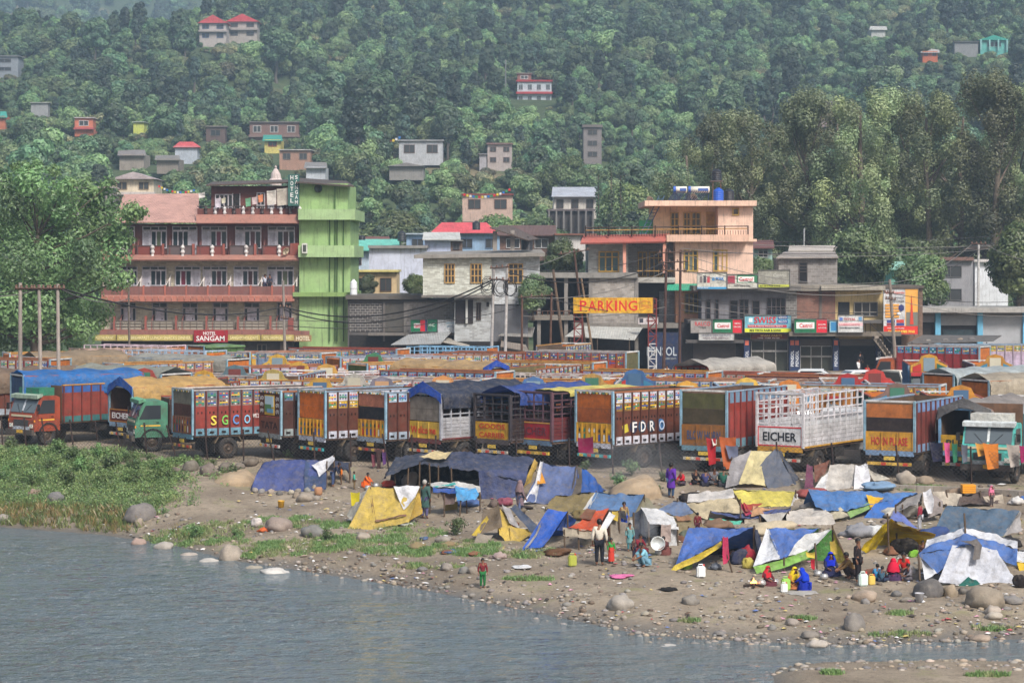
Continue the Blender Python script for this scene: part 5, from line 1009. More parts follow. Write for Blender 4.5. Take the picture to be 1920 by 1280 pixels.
truck('red truck with mossy olive rear board and rusty yellow tailgate',(1364,888),32,6.0,3.6,main=c(176,56,44),upper=c(120,150,176),band=c(150,54,44),board=c(92,92,54),board2=c(76,66,46),gate=c(158,104,50),gate_text='BLOW HORN',gate_words=c(70,80,110),group=GF,low=c(120,160,176),decor=False,side_words=None,detail=2)
truck('white cage truck with red framed EICHER sign on its tailgate',(1507,890),34,6.0,3.5,kind='cage',main=c(226,224,226),frame=c(226,222,224),board=None,gate=c(206,40,46),gate_col=c(236,236,236),gate_text='EICHER',gate_words=c(30,34,40),group=GF,low=c(226,170,60),cabc=c(220,220,220))
truck('brick-red truck with orange planks above a black board and floral yellow tailgate',(1716,898),30,6.0,3.28,main=c(150,62,52),upper=c(120,150,196),board=c(196,116,60),board2=c(50,40,40),gate=c(214,158,56),group=GF,low=c(140,170,206),bumper=c(222,180,80),gate_text='HORN PLEASE',gate_words=c(190,60,60),decor=False,detail=2)
truck('maroon truck with blue frame under a grey tarpaulin with gable',(1856,900),34,6.0,2.95,main=c(112,40,44),board=None,gate=c(220,170,50),gate_text='PLEASE',gate_words=c(60,70,60),frame=c(130,176,214),tarp=c(150,142,136),tarp_drop=1.9,tarp_rise=0.42,gable=c(120,118,118),group=GF,low=c(140,180,214),decor=False)
truck('turquoise cab truck facing the river, washing hung over its bumper',(1900,908),205,5.2,3.3,anchor='front_left',main=c(60,130,150),cabc=c(90,190,180),group=GF,accent=c(220,226,226),crown_col=None,load=c(224,222,214))

def extra_on(idx,fn):
    t=TR[idx]; FR.append(WM[t]); fn(t); FR.pop()

def painting(t):
    p=bx('painted_picture',t,(-0.06,0,2.55),(0.03,0.95,0.95),'plain',c(214,176,70)); bx('picture_sky',p,(-0.08,0,2.72),(0.02,0.84,0.5),'plain',c(190,214,224)); bx('picture_hills',p,(-0.082,0.1,2.4),(0.02,0.64,0.36),'plain',c(90,140,90)); bx('picture_water',p,(-0.086,-0.1,2.28),(0.02,0.6,0.2),'plain',c(110,160,190))
    for s,z in (('(C)',2.85),('(B)',2.55),('(A)',2.25)):text(t,s,(-0.06,0.78,z),0.3,0.2,WHT,R(-90))
    for s,z in (('(3)',2.85),('(2)',2.55),('(1)',2.25)):text(t,s,(-0.06,-0.78,z),0.3,0.2,WHT,R(-90))
extra_on(5,painting)
def letter_discs(t):
    for i,(x,col) in enumerate(((1.28,c(40,44,70)),(1.86,c(40,70,100)),(2.47,c(40,60,80)),(3.14,c(60,110,160)))):
        b=MB(); b.prism([(x+0.26*math.cos(q*math.pi/8),-1.193,1.9+0.3*math.sin(q*math.pi/8)) for q in range(16)],(0,0.01,0)); mb('painted_disc',t,b,'plain',col)
    bx('painted_flag',t,(0.72,-1.195,1.85),(0.36,0.012,0.36),'plain',c(196,180,60),Matrix.Rotation(R(-14),3,'Y'))
extra_on(11,letter_discs)
# trucks behind the front row: mostly their tops show; placed by the row of the picture where the near top corner is seen
GB='trucks packed in the yard behind the front row'
ORB,LAV,PINK,OLV,TANC,WHB=c(178,84,46),c(176,172,200),c(206,160,160),c(112,116,70),c(190,160,112),c(214,214,222)
GOLD=c(206,160,62)
def bk(label,at,a,**k):
    k.setdefault('group',GB); k.setdefault('detail',0); truck(label,at,a,**k)
# cabs that face the river
bk('truck with golden crown board and cream visor facing the river, beside another crowned cab',(382,694),196,anchor='front',top=3.0,L=5.6,main=c(150,96,60),cabc=c(196,186,150),crown_col=GOLD,accent=c(200,80,70),visor=c(206,190,150))
bk('truck with dark cab and teal windscreen strip beside the golden crowned truck',(440,684),184,anchor='front',top=3.0,L=5.6,main=c(140,52,56),cabc=c(54,66,74),crown_col=c(92,120,130),accent=c(190,60,60),visor=c(70,150,160))
bk('blue cab truck with pale green rounded visor',(512,692),190,anchor='front',top=3.3,L=5.4,main=c(140,60,54),cabc=c(60,96,140),visor=c(150,190,170),crown_col=c(180,160,90),accent=c(120,170,200))
bk('truck with ornate yellow crown board and maroon trim',(560,678),182,anchor='front',top=3.0,L=5.4,main=c(130,60,50),cabc=c(180,130,60),crown_col=c(214,170,70),accent=c(150,50,50))
bk('truck with mustard crown board next to the green board truck',(612,682),176,anchor='front',top=3.0,L=5.4,main=c(150,90,60),cabc=c(206,180,110),crown_col=c(196,150,70),accent=c(200,200,190))
bk('truck with yellow crown and green flags behind the orange board truck',(600,708),188,anchor='front',top=3.0,L=5.0,main=c(150,110,80),cabc=c(196,150,60),crown_col=c(206,160,70),accent=c(150,60,60))
bk('truck with grey and purple crown board in the middle of the yard',(716,706),180,anchor='front',top=3.0,L=5.2,main=c(150,70,56),cabc=c(110,110,124),crown_col=c(130,126,140),accent=c(190,90,120))
bk('white cab truck with black load on its roof and brown painted body',(958,694),205,anchor='front',top=3.2,L=6.2,main=c(150,72,46),upper=WHB,cabc=c(226,226,226),load=c(50,48,50),visor=c(80,170,180),floor_col=c(120,110,70))
bk('truck with orange and green painted crown behind the FDR truck',(1288,714),178,anchor='front',top=3.0,L=5.4,main=c(140,66,60),cabc=c(214,190,110),crown_col=c(214,160,66),accent=c(90,160,140))
bk('truck with red cab carrying a tall red slatted body under grey canvas',(1276,690),222,anchor='front',top=3.3,L=6.4,kind='cage',main=c(190,66,40),frame=c(176,60,40),cabc=c(196,74,44),tarp=c(186,180,170),tarp_drop=2.9,tarp_rise=0.4)
bk('truck with brown and grey crown board and white lettered bonnet',(1682,718),182,anchor='front',top=3.0,L=5.4,main=c(50,110,96),upper=c(50,110,96),cabc=c(110,90,84),crown_col=c(126,100,92),accent=c(220,220,216),tarp=None)
bk('truck with amber crown and white windscreen panel near the right fence',(1802,722),184,anchor='front',top=3.0,L=5.4,main=c(190,100,50),cabc=c(220,196,140),crown_col=c(206,140,50),accent=c(220,216,206))
bk('truck with blue and red crown, red triangle on its windscreen, near the shop stairs',(1742,664),186,anchor='front',top=3.0,L=5.6,main=c(90,140,190),cabc=c(60,90,86),crown_col=c(206,156,56),accent=c(206,50,56),visor=c(190,50,54))
bk('truck with brown crown and white permit strip beside the blue and red crowned one',(1866,664),184,anchor='front',top=3.0,L=5.6,main=c(150,50,50),cabc=c(100,140,150),crown_col=c(190,136,56),accent=c(200,214,220),visor=c(210,210,214))
bk('teal cab truck with cream roof behind the lattice sign tower',(1026,650),200,anchor='front',top=3.2,L=5.6,main=c(120,110,130),cabc=c(60,150,160),visor=c(226,220,206),crown_col=None)
# bodies seen from behind or along their sides
bk('red bodied truck with rows of white painted flowers by the three poles',(92,676),292,top=3.4,L=6.4,main=c(150,40,40),upper=c(206,200,200),band=c(196,190,180),anchor='left')
bk('truck under tan canvas left of the grey-green canvas truck',(70,672),54,top=3.3,L=6.2,tarp=c(150,130,104),tarp_drop=2.4,main=c(120,90,70))
bk('truck under a long grey-green canvas behind the blue tarpaulin',(300,704),307,top=3.3,L=7.2,tarp=c(150,152,140),tarp_drop=2.3,main=c(90,100,100),anchor='left')
bk('truck under brown sacking behind the bright blue tarpaulin',(-10,706),54,top=3.2,L=7.0,tarp=c(134,112,92),tarp_drop=2.3,main=c(120,66,50))
bk('open truck with blue side rails left of the grey canvas',(120,690),58,top=3.1,L=6.6,main=c(70,110,170),upper=c(120,156,196),floor_col=c(150,100,66),kind='cage',frame=c(140,170,200))
bk('open truck with pink and white slatted rails in front of the hotel tree',(310,650),299,top=3.3,L=7.4,kind='cage',main=c(190,130,150),frame=c(222,200,210),anchor='left',floor_col=c(190,100,60))
bk('truck with a low grey canvas roof sloping toward the hotel sign',(424,676),301,top=3.3,L=7.6,tarp=c(160,158,148),tarp_drop=2.6,tarp_rise=0.2,main=c(90,90,84),anchor='left')
bk('open truck with rust orange bed left of the grey canvas roof',(232,684),50,top=3.2,L=6.8,main=c(170,110,84),upper=c(196,176,170),floor_col=c(190,110,64))
bk('open truck with light blue rails below the hotel signboard',(384,660),301,top=3.2,L=7.0,kind='cage',main=c(130,170,206),frame=c(180,200,220),anchor='left',floor_col=c(180,120,80))
bk('truck with plain green box body by the hotel entrance',(384,650),50,top=3.1,L=3.4,main=c(104,140,80),upper=c(104,140,80),low=c(104,140,80),decor=False,tarp=c(110,144,92),tarp_drop=3.0,tarp_rise=0.05)
bk('maroon bodied truck squeezed between the two crowned cab groups',(470,690),60,top=3.4,L=5.4,main=c(140,46,54),upper=c(200,180,196),floor_col=c(170,90,60))
bk('truck with moss green rear board and white flowered orange sides',(690,684),56,top=3.4,L=6.6,main=c(196,100,56),upper=WHB,board=c(96,112,52),floor_col=c(150,110,80))
bk('open truck with long white slatted roof bars in the middle of the yard',(540,704),58,top=3.2,L=7.6,kind='cage',main=c(190,176,176),frame=c(226,222,224),floor_col=c(170,120,90))
bk('truck with sand canvas and crumpled blue sheet at its end',(905,692),307,top=3.3,L=6.8,tarp=c(186,154,108),tarp_drop=2.5,main=c(120,80,60),anchor='left',gable=c(40,80,180))
bk('truck with light blue and maroon side parked in front of the white cab',(927,700),296,top=3.4,L=7.0,main=c(130,60,80),upper=c(160,190,220),band=c(150,176,206),anchor='left',floor_col=c(150,90,66))
bk('open truck with red floor and white flowered side before the tin awnings',(1012,664),296,top=3.3,L=7.2,main=c(170,70,50),upper=c(220,210,216),anchor='left',floor_col=c(186,84,50))
bk('open truck with sky blue lattice rails by the low workshop',(910,652),292,top=3.2,L=6.2,kind='cage',main=c(120,180,220),frame=c(140,190,226),anchor='left',floor_col=c(110,90,80))
bk('long purple-grey bodied truck by the hotel green wall',(742,656),292,top=3.2,L=8.4,main=c(140,120,130),upper=c(170,156,166),anchor='left',floor_col=c(150,96,70))
bk('yellow railed truck next to the green hotel wall',(470,662),62,top=3.1,L=7.4,main=c(206,160,60),upper=c(150,180,206),floor_col=c(190,130,70))
bk('truck with orange and purple-grey side under the parking sign tower',(1172,662),294,top=3.5,L=7.0,main=c(186,86,46),upper=c(150,136,156),band=c(176,80,46),anchor='left',board=c(104,100,64),floor_col=c(150,120,80))
bk('truck with lavender upper boards and red side in the right of the yard',(1324,700),296,top=3.3,L=7.4,main=c(176,64,54),upper=c(176,180,214),anchor='left',floor_col=c(150,100,70))
bk('open truck with cream and purple railing behind the cage trucks',(1140,706),292,top=3.2,L=7.8,kind='cage',main=c(170,150,150),frame=c(206,196,190),anchor='left',floor_col=c(160,120,90))
bk('long open truck with blue and orange rails before the shop windows',(1520,704),294,top=2.9,L=7.6,main=c(96,130,180),upper=c(220,140,60),anchor='left',floor_col=c(190,130,70))
bk('open truck with cream body and steel hoops behind the white cage truck',(1650,724),288,top=2.9,L=8.0,main=c(214,190,140),upper=c(206,190,150),anchor='left',kind='cage',frame=c(196,186,180),floor_col=c(130,80,76))
bk('truck with green board sides under pale blue-grey canvas on the right',(1790,704),54,top=3.2,L=8.0,tarp=c(176,184,184),tarp_drop=2.4,tarp_rise=0.3,main=c(50,110,90))
bk('truck under beige canvas by the right edge of the yard',(1856,716),62,top=3.2,L=7.0,tarp=c(176,164,144),tarp_drop=2.2,main=c(120,80,60))
bk('blue and red sided truck behind the crowned cabs by the roller shutters',(1835,652),300,top=3.4,L=6.0,main=c(150,44,48),upper=c(110,176,220),anchor='left')
bk('truck with patterned yellow headboard below the billboard',(1760,648),84,top=3.3,L=8.0,main=c(190,170,190),upper=c(214,190,110),floor_col=c(180,120,80))
bk('open rust floored truck behind the blue tarpaulin gable truck',(1090,716),283,top=3.2,L=7.2,main=c(180,100,70),upper=c(220,214,216),anchor='left',floor_col=c(186,96,60))
bk('open truck with striped white rails behind the pink planked truck',(900,714),288,top=3.2,L=7.4,main=c(190,160,160),upper=c(226,220,220),anchor='left',floor_col=c(170,110,80))
bk('open truck with faded timber rails by the left tree',(150,656),62,top=3.2,L=7.4,main=c(176,110,70),upper=c(206,180,150),floor_col=c(180,110,60),kind='cage',frame=c(190,160,140))
bk('open truck with dusty pink boards beneath the big tree',(20,664),66,top=3.2,L=7.2,main=c(180,100,80),upper=c(200,170,160),floor_col=c(186,120,80))
bk('truck with yellow and brown painted boards next to the light blue lattice truck',(760,668),66,top=3.2,L=7.2,main=c(190,140,60),upper=c(206,196,190),floor_col=c(170,110,76))
bk('open truck with white flowered boards left of the sand canvas',(640,672),62,top=3.2,L=7.6,main=c(180,90,60),upper=c(222,216,220),floor_col=c(176,110,76))
bk('open truck with dusty brown rails in front of the motorcycles',(1420,702),292,top=3.1,L=7.2,main=c(150,96,70),upper=c(200,180,170),anchor='left',floor_col=c(170,110,76))
bk('maroon low truck bed behind the steel hoops',(1640,708),290,top=3.1,L=7.2,main=c(120,60,60),upper=c(140,90,84),anchor='left',floor_col=c(130,76,70),decor=False)
bk('open truck with blue white boards behind the olive board truck',(1440,716),285,top=3.1,L=7.2,main=c(90,130,180),upper=c(206,210,220),anchor='left',floor_col=c(160,110,80))
bk('open truck with sun bleached timber floor behind the white cage truck',(1560,716),290,top=3.1,L=7.2,main=c(170,120,90),upper=c(206,196,186),anchor='left',floor_col=c(190,140,96),kind='cage',frame=c(176,150,130))
bk('open truck with ochre boards behind the orange plank truck',(1760,726),288,top=3.1,L=7.2,main=c(200,130,50),upper=c(206,180,140),anchor='left',floor_col=c(170,100,60))
bk('truck with painted white boards left of the purple crown',(690,716),285,top=3.1,L=7.2,main=c(176,80,60),upper=c(226,220,222),anchor='left',floor_col=c(190,120,90))
bk('truck with rusty red rails left of the sand canvas truck',(790,708),290,top=3.1,L=7.2,main=c(180,84,56),upper=c(216,190,180),anchor='left',floor_col=c(180,100,70),kind='cage',frame=c(190,150,140))
bk('open truck with faded orange boards beneath the twin white poles',(860,680),294,top=3.1,L=7.2,main=c(196,120,60),upper=c(200,200,210),anchor='left',floor_col=c(180,110,70))
bk('truck with cream headboard before the pale awning',(1110,682),294,top=3.1,L=7.2,main=c(170,100,60),upper=c(214,200,180),anchor='left',floor_col=c(176,110,76))
bk('open truck with white painted rails left of the lavender truck',(1230,708),290,top=3.1,L=7.2,main=c(190,110,90),upper=c(226,222,222),anchor='left',floor_col=c(176,100,70))
bk('open truck with patterned rails below the three concrete poles',(250,672),294,top=3.1,L=7.2,main=c(186,110,70),upper=c(216,200,196),anchor='left',floor_col=c(190,110,70))
bk('truck with white roofed cab end beneath the grey canvas',(480,706),290,top=3.1,L=7.2,main=c(150,110,90),upper=c(206,196,190),anchor='left',floor_col=c(170,120,90))
bk('open truck with bluish rails close to the hotel pole',(600,664),294,top=3.1,L=7.2,main=c(130,150,180),upper=c(200,206,216),anchor='left',floor_col=c(176,116,84))
bk('orange floored truck right of the green box body',(560,658),70,top=3.1,L=7.2,main=c(200,130,60),upper=c(214,196,160),floor_col=c(196,120,70))
bk('truck with cream cab with red visor beside the white van',(1640,692),172,anchor='front',top=3.1,L=5.4,main=c(214,200,170),cabc=c(214,200,170),crown_col=c(190,60,56),accent=c(190,60,56))
bk('truck with sky blue cab with gold crown before the block wall',(880,676),179,anchor='front',top=3.1,L=5.4,main=c(110,160,200),cabc=c(110,160,200),crown_col=c(212,168,70),accent=c(212,168,70))
bk('truck with pale green cab with carved crown by the pale awning',(1110,700),186,anchor='front',top=3.1,L=5.4,main=c(140,176,140),cabc=c(140,176,140),crown_col=c(190,150,80),accent=c(190,150,80))
bk('truck with ochre cab with blue crown left of the lavender truck',(1190,692),193,anchor='front',top=3.1,L=5.4,main=c(206,160,80),cabc=c(206,160,80),crown_col=c(70,110,160),accent=c(70,110,160))
bk('truck with white cab with orange crown behind the steel hoops',(1480,712),174,anchor='front',top=3.1,L=5.4,main=c(220,220,214),cabc=c(220,220,214),crown_col=c(214,130,50),accent=c(214,130,50))
bk('truck with maroon cab with yellow crown behind the olive board truck',(1400,708),181,anchor='front',top=3.1,L=5.4,main=c(130,50,52),cabc=c(130,50,52),crown_col=c(220,180,80),accent=c(220,180,80))
bk('truck with turquoise cab with painted crown behind the Welcome truck',(830,704),188,anchor='front',top=3.1,L=5.4,main=c(90,170,170),cabc=c(90,170,170),crown_col=c(214,150,90),accent=c(214,150,90))
bk('truck with grey cab with silver crown left of the purple crown',(664,700),195,anchor='front',top=3.1,L=5.4,main=c(150,150,150),cabc=c(150,150,150),crown_col=c(190,186,176),accent=c(190,186,176))
bk('truck with red cab with gold crown under the three concrete poles',(160,682),176,anchor='front',top=3.1,L=5.4,main=c(176,60,50),cabc=c(176,60,50),crown_col=c(214,170,70),accent=c(214,170,70))
bk('truck with yellow cab with striped crown beside the grey canvas',(270,690),183,anchor='front',top=3.1,L=5.4,main=c(214,176,80),cabc=c(214,176,80),crown_col=c(160,70,60),accent=c(160,70,60))
bk('truck with blue cab with high gold crown near the hotel pole',(520,664),190,anchor='front',top=3.1,L=5.4,main=c(70,110,170),cabc=c(70,110,170),crown_col=c(216,172,70),accent=c(216,172,70))
bk('truck with cream cab with green crown below the low workshop',(700,662),197,anchor='front',top=3.1,L=5.4,main=c(214,204,176),cabc=c(214,204,176),crown_col=c(80,140,100),accent=c(80,140,100))
bk('truck with orange cab with blue crown behind the goods carrier truck',(1000,706),178,anchor='front',top=3.1,L=5.4,main=c(206,120,60),cabc=c(206,120,60),crown_col=c(80,120,170),accent=c(80,120,170))
bk('truck with white cab with red crown in front of the stairs',(1590,700),185,anchor='front',top=3.1,L=5.4,main=c(222,220,216),cabc=c(222,220,216),crown_col=c(180,50,50),accent=c(180,50,50))
# ---------------------------------------------------------------- tents on the bank
def cloth_grid(rows,res=0.1,wr=0.05,sag=0.04,seed=0):
    """smooth sheet through rows of world points, wrinkled and a little slack"""
    R_,C_=len(rows),len(rows[0]); L1=max((rows[i+1][j]-rows[i][j]).length for i in range(R_-1) for j in range(C_)); L2=max((rows[i][j+1]-rows[i][j]).length for i in range(R_) for j in range(C_-1))
    n,m=max(3,int(L1/res)),max(3,int(L2/res)); nr,nc=n*(R_-1),m*(C_-1); P=[]
    for a in range(nr+1):
        i=min(R_-2,a//n); t=a/n-i
        for q in range(nc+1):
            j=min(C_-2,q//m); u=q/m-j
            P.append(rows[i][j].lerp(rows[i][j+1],u).lerp(rows[i+1][j].lerp(rows[i+1][j+1],u),t))
    nn=(rows[-1][0]-rows[0][0]).cross(rows[0][-1]-rows[0][0])
    if nn.length < 1e-6:nn=(rows[-1][-1]-rows[0][0]).cross(rows[0][-1]-rows[0][0])
    if nn.length < 1e-6:nn=Vector((0,-1,0.3))
    nn.normalize()
    if nn.y > 0:nn=-nn
    b=MB(); dr=(rows[-1][0]-rows[0][0]); dr=dr.normalized() if dr.length > 1e-6 else Vector((0,0,-1))
    for a in range(nr+1):
        for q in range(nc+1):
            p=P[a*(nc+1)+q]; s,t=a/nr,q/nc; edge=1.0
            k=p-dr*p.dot(dr)*0.7                                            # folds run down the slope
            w=noise.noise(k*2.0+Vector((seed,0,0)))*wr*1.5+noise.noise(k*6.0+Vector((0,seed,0)))*wr*0.8+noise.noise(p*9+Vector((0,0,seed)))*wr*0.35
            p=p+nn*w-Vector((0,0,sag*math.sin(math.pi*min(1,max(0,t)))*(1-s)))-nn*sag*1.5*math.sin(math.pi*s)*math.sin(math.pi*t)
            b.v.append(tuple(p))
    for a in range(nr):
        for q in range(nc):k=a*(nc+1)+q; b.f.append((k,k+1,k+nc+2,k+nc+1))
    return b
GT='makeshift tents on the river bank'
def pt(p,Y0):return W(p[0],p[1],Y0+(p[2] if len(p) > 2 else 0))
def ridge_back(par,front,color,Y0,seed,reach=1.0):
    """the far slope of a ridge tent, from the ridge down to the ground behind"""
    r=[pt(p,Y0) for p in front[0]]; e=[pt(p,Y0) for p in front[-1]]; back=[]
    for a,q in zip(r,e):
        y=a.y+max(0.9,(a.y-q.y))*reach; x=a.x+(a.x-q.x)*0.15; back.append(Vector((x,y,height(x,y)-0.02)))
    mb('cloth_panel',par,cloth_grid([r,back],seed=seed),'tarp',color,True)
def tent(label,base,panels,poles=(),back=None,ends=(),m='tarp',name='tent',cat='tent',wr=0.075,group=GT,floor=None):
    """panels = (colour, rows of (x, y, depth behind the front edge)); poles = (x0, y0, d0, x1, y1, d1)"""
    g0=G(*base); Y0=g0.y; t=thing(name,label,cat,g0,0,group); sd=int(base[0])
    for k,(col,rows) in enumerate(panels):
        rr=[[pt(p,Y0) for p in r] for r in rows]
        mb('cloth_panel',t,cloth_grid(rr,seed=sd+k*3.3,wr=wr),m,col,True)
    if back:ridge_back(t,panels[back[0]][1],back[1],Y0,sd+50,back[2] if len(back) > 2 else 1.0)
    for (x0,y0,d0,x1,y1,d1) in poles:pole('pole',t,pt((x0,y0,d0),Y0),pt((x1,y1,d1),Y0),0.035,'wood',c(92,74,56),6)
    return t
BGR,DGB,STB,YLW,BEI,CRM,OLI,WH=c(78,88,138),c(62,70,94),c(86,118,164),c(206,178,80),c(196,182,156),c(216,208,194),c(132,116,76),c(226,226,230)
BTP,GRY,DGR,TEAL=c(72,112,184),c(150,150,154),c(88,94,110),c(90,200,170)
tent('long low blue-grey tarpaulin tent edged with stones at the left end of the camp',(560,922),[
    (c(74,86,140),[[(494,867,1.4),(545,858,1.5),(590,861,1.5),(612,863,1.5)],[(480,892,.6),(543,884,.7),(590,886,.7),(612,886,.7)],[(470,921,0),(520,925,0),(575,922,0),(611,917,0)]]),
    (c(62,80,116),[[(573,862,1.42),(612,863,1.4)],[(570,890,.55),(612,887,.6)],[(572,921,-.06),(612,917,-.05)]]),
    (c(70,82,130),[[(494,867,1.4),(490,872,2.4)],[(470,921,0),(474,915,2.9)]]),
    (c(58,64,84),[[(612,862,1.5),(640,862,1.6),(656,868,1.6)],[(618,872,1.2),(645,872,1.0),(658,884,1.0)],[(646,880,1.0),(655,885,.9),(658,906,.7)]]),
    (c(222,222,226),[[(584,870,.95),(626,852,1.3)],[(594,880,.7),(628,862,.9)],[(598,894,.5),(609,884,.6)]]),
    (c(40,44,60),[[(614,866,2.8),(656,870,2.8)],[(614,905,2.8),(656,903,2.8)]])],  # dark back sheet paints the shade inside the tent mouth
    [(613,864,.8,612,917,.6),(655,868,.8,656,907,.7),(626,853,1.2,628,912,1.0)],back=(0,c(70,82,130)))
tent('wide dark canvas shelter with open front and beige patch on its roof',(840,936),[
    (c(70,76,92),[[(742,857,3.2),(787,849,3.2),(830,848,3.2)],[(732,874,2.0),(790,858,1.6),(835,860,1.6)],[(722,894,1.2),(788,868,.8),(845,876,.4)]]),
    (c(66,74,100),[[(828,847,3.2),(870,844,3.2),(935,850,3.2),(1003,857,2.4)],[(835,860,1.6),(880,858,1.6),(940,862,1.6),(992,874,1.4)],[(843,877,.4),(898,884,.2),(945,892,.2),(985,905,.5)]]),
    (c(74,84,124),[[(897,882,.2),(945,878,.3),(990,882,.8)],[(899,910,.1),(950,912,.1),(986,905,.5)],[(904,940,0),(940,944,0),(966,938,.2)]]),
    (c(82,84,96),[[(742,857,3.2),(722,893,1.2)],[(738,880,3.2),(719,899,1.2)]]),
    (c(220,200,152),[[(815,845,2.0),(851,843,2.2)],[(786,857,1.2),(836,860,1.2)]]),
    (c(30,30,36),[[(735,868,3.3),(900,862,3.3)],[(730,915,3.3),(900,918,3.3)]])],  # near-black back sheet paints the dark interior behind the open front
    [(787,866,.8,786,930,.6),(805,868,.7,807,932,.5),(822,872,.6,822,932,.4),(846,876,.4,848,934,.3),(740,880,1.6,741,905,1.5),(766,875,1.0,764,918,.8)],back=(1,c(60,66,84)))
tent('bright mustard yellow ridge tent with brown seam stripes and a white cloth',(720,990),[
    (c(206,178,88),[[(692,914,1.5),(740,912,1.6),(786,912,1.6)],[(672,952,.7),(722,950,.7),(778,944,.7)],[(648,997,0),(703,991,0),(766,978,0)]]),
    (c(190,156,64),[[(786,912,1.5),(789,916,1.6)],[(766,978,0),(792,962,.9)]]),
    (c(196,190,176),[[(692,914,1.5),(668,925,1.9)],[(660,978,.3),(652,968,1.6)]]),
    (c(140,104,84),[[(691.5,913,1.46),(695,913,1.46)],[(701.5,976,.2),(705,976,.2)]]),
    (c(140,104,84),[[(705,972,.16),(762,963,.3)],[(705,976,.1),(762,967,.25)]]),
    (c(226,226,230),[[(738,910,1.5),(788,910,1.5)],[(745,930,1.0),(780,930,1.1)],[(757,955,.5),(762,950,.6)]])],
    [(692,912,1.5,694,985,1.5),(787,910,1.5,789,966,1.5)],back=(0,c(180,156,80)))
tent('yellow and brown patchwork lean-to heaped with bundles',(930,1015),[
    (c(120,104,84),[[(906,955,1.2),(936,946,1.3)],[(899,1000,.2),(942,988,.3)]]),
    (c(206,176,84),[[(934,945,1.3),(951,963,1.2)],[(933,985,.4),(962,992,.4)],[(936,1002,.1),(960,1022,0)]]),
    (c(200,170,80),[[(955,986,.42),(972,988,.5),(990,990,.5)],[(958,1022,0),(975,1015,0),(996,1000,.1)]]),
    (c(176,172,172),[[(940,946,1.35),(956,952,1.35)],[(955,980,.5),(974,988,.55)]]),
    (c(80,90,110),[[(956,950,1.4),(966,944,1.5)],[(997,1000,.1),(1008,986,.5)]]),
    (c(204,176,60),[[(913,966,.9),(917,972,.85)],[(884,1003,.1),(898,1003,.05)]]),
    (c(150,140,126),[[(896,1000,.0),(925,1002,0)],[(888,1020,-.3),(905,1034,-.5)]])],[(934,942,1.4,936,1005,1.4)],back=(1,c(150,130,80)))
tent('slate blue ridge tent with painted white cross and orange end triangle',(1000,945),[
    (c(96,112,156),[[(1018,868,1.6),(1050,872,1.6),(1082,874,1.6)],[(1000,905,.8),(1042,908,.8),(1080,906,.8)],[(982,942,0),(1030,944,0),(1070,935,0)]]),
    (c(228,228,232),[[(1013,864,1.55),(1019,864,1.55)],[(1004,905,.7),(1012,905,.7)],[(982,942,-.05),(1005,940,-.05)]]),
    (c(232,160,50),[[(1010,874,1.35),(1013,874,1.35)],[(1007,908,.6),(1023,906,.7)]]),
    (c(196,160,70),[[(1003,860,1.9),(1009,866,1.7)],[(981,915,1.0),(996,905,.8)]]),
    (c(44,92,170),[[(1083,874,1.6),(1098,880,2.2)],[(1084,922,.6),(1145,924,2.6)]]),
    (c(92,84,76),[[(1080,872,1.5),(1092,876,1.7)],[(1070,930,.2),(1090,922,.5)]])],[(1018,866,1.6,1019,935,1.6),(1082,872,1.6,1082,930,1.6)],back=(0,c(80,94,130)))
t=TENT_CROSS=None
tent('low khaki canvas tent behind the blue strip tent',(1060,962),[
    (c(140,124,82),[[(1043,929,1.5),(1080,925,1.6),(1118,922,1.6)],[(1030,942,.7),(1068,944,.7),(1102,945,.8)],[(1023,955,.1),(1055,962,0),(1090,962,0)]]),
    (c(120,106,72),[[(1043,929,1.5),(1036,932,2.2)],[(1023,955,.1),(1024,950,2.4)]])],[(1118,920,1.6,1116,965,1.5)],back=(0,c(120,106,70)))
tent('steel blue ridge tent behind the orange blanket shelter',(1140,968),[
    (c(92,124,166),[[(1117,923,1.5),(1160,925,1.5),(1208,928,1.5)],[(1105,945,.7),(1150,947,.7),(1198,948,.7)],[(1089,968,0),(1138,970,0),(1188,968,0)]]),
    (c(206,206,204),[[(1115,923,1.45),(1122,923,1.45)],[(1084,970,-.05),(1096,970,-.05)]]),
    (c(130,124,100),[[(1208,928,1.5),(1214,932,1.9)],[(1190,968,.1),(1230,952,1.6)]])],[(1208,926,1.5,1209,966,1.5)],back=(0,c(80,106,140)))
tent('narrow bright blue strip tent hung with grey rope',(1000,1030),[
    (c(48,94,186),[[(1027,954,1.5),(1064,960,1.5)],[(1002,993,.7),(1042,992,.7)],[(977,1031,0),(1018,1024,0)]]),
    (c(40,76,150),[[(1064,960,1.5),(1081,974,2.2)],[(1046,994,1.3),(1072,992,2.2)]]),
    (c(150,148,150),[[(1024,956,1.46),(1027,956,1.46)],[(1004,1000,.5),(1008,1000,.5)],[(984,1028,0),(990,1028,0)]])],[(1027,952,1.5,1029,1010,1.5),(1064,958,1.5,1065,1008,1.5)],back=(0,c(44,84,160)))
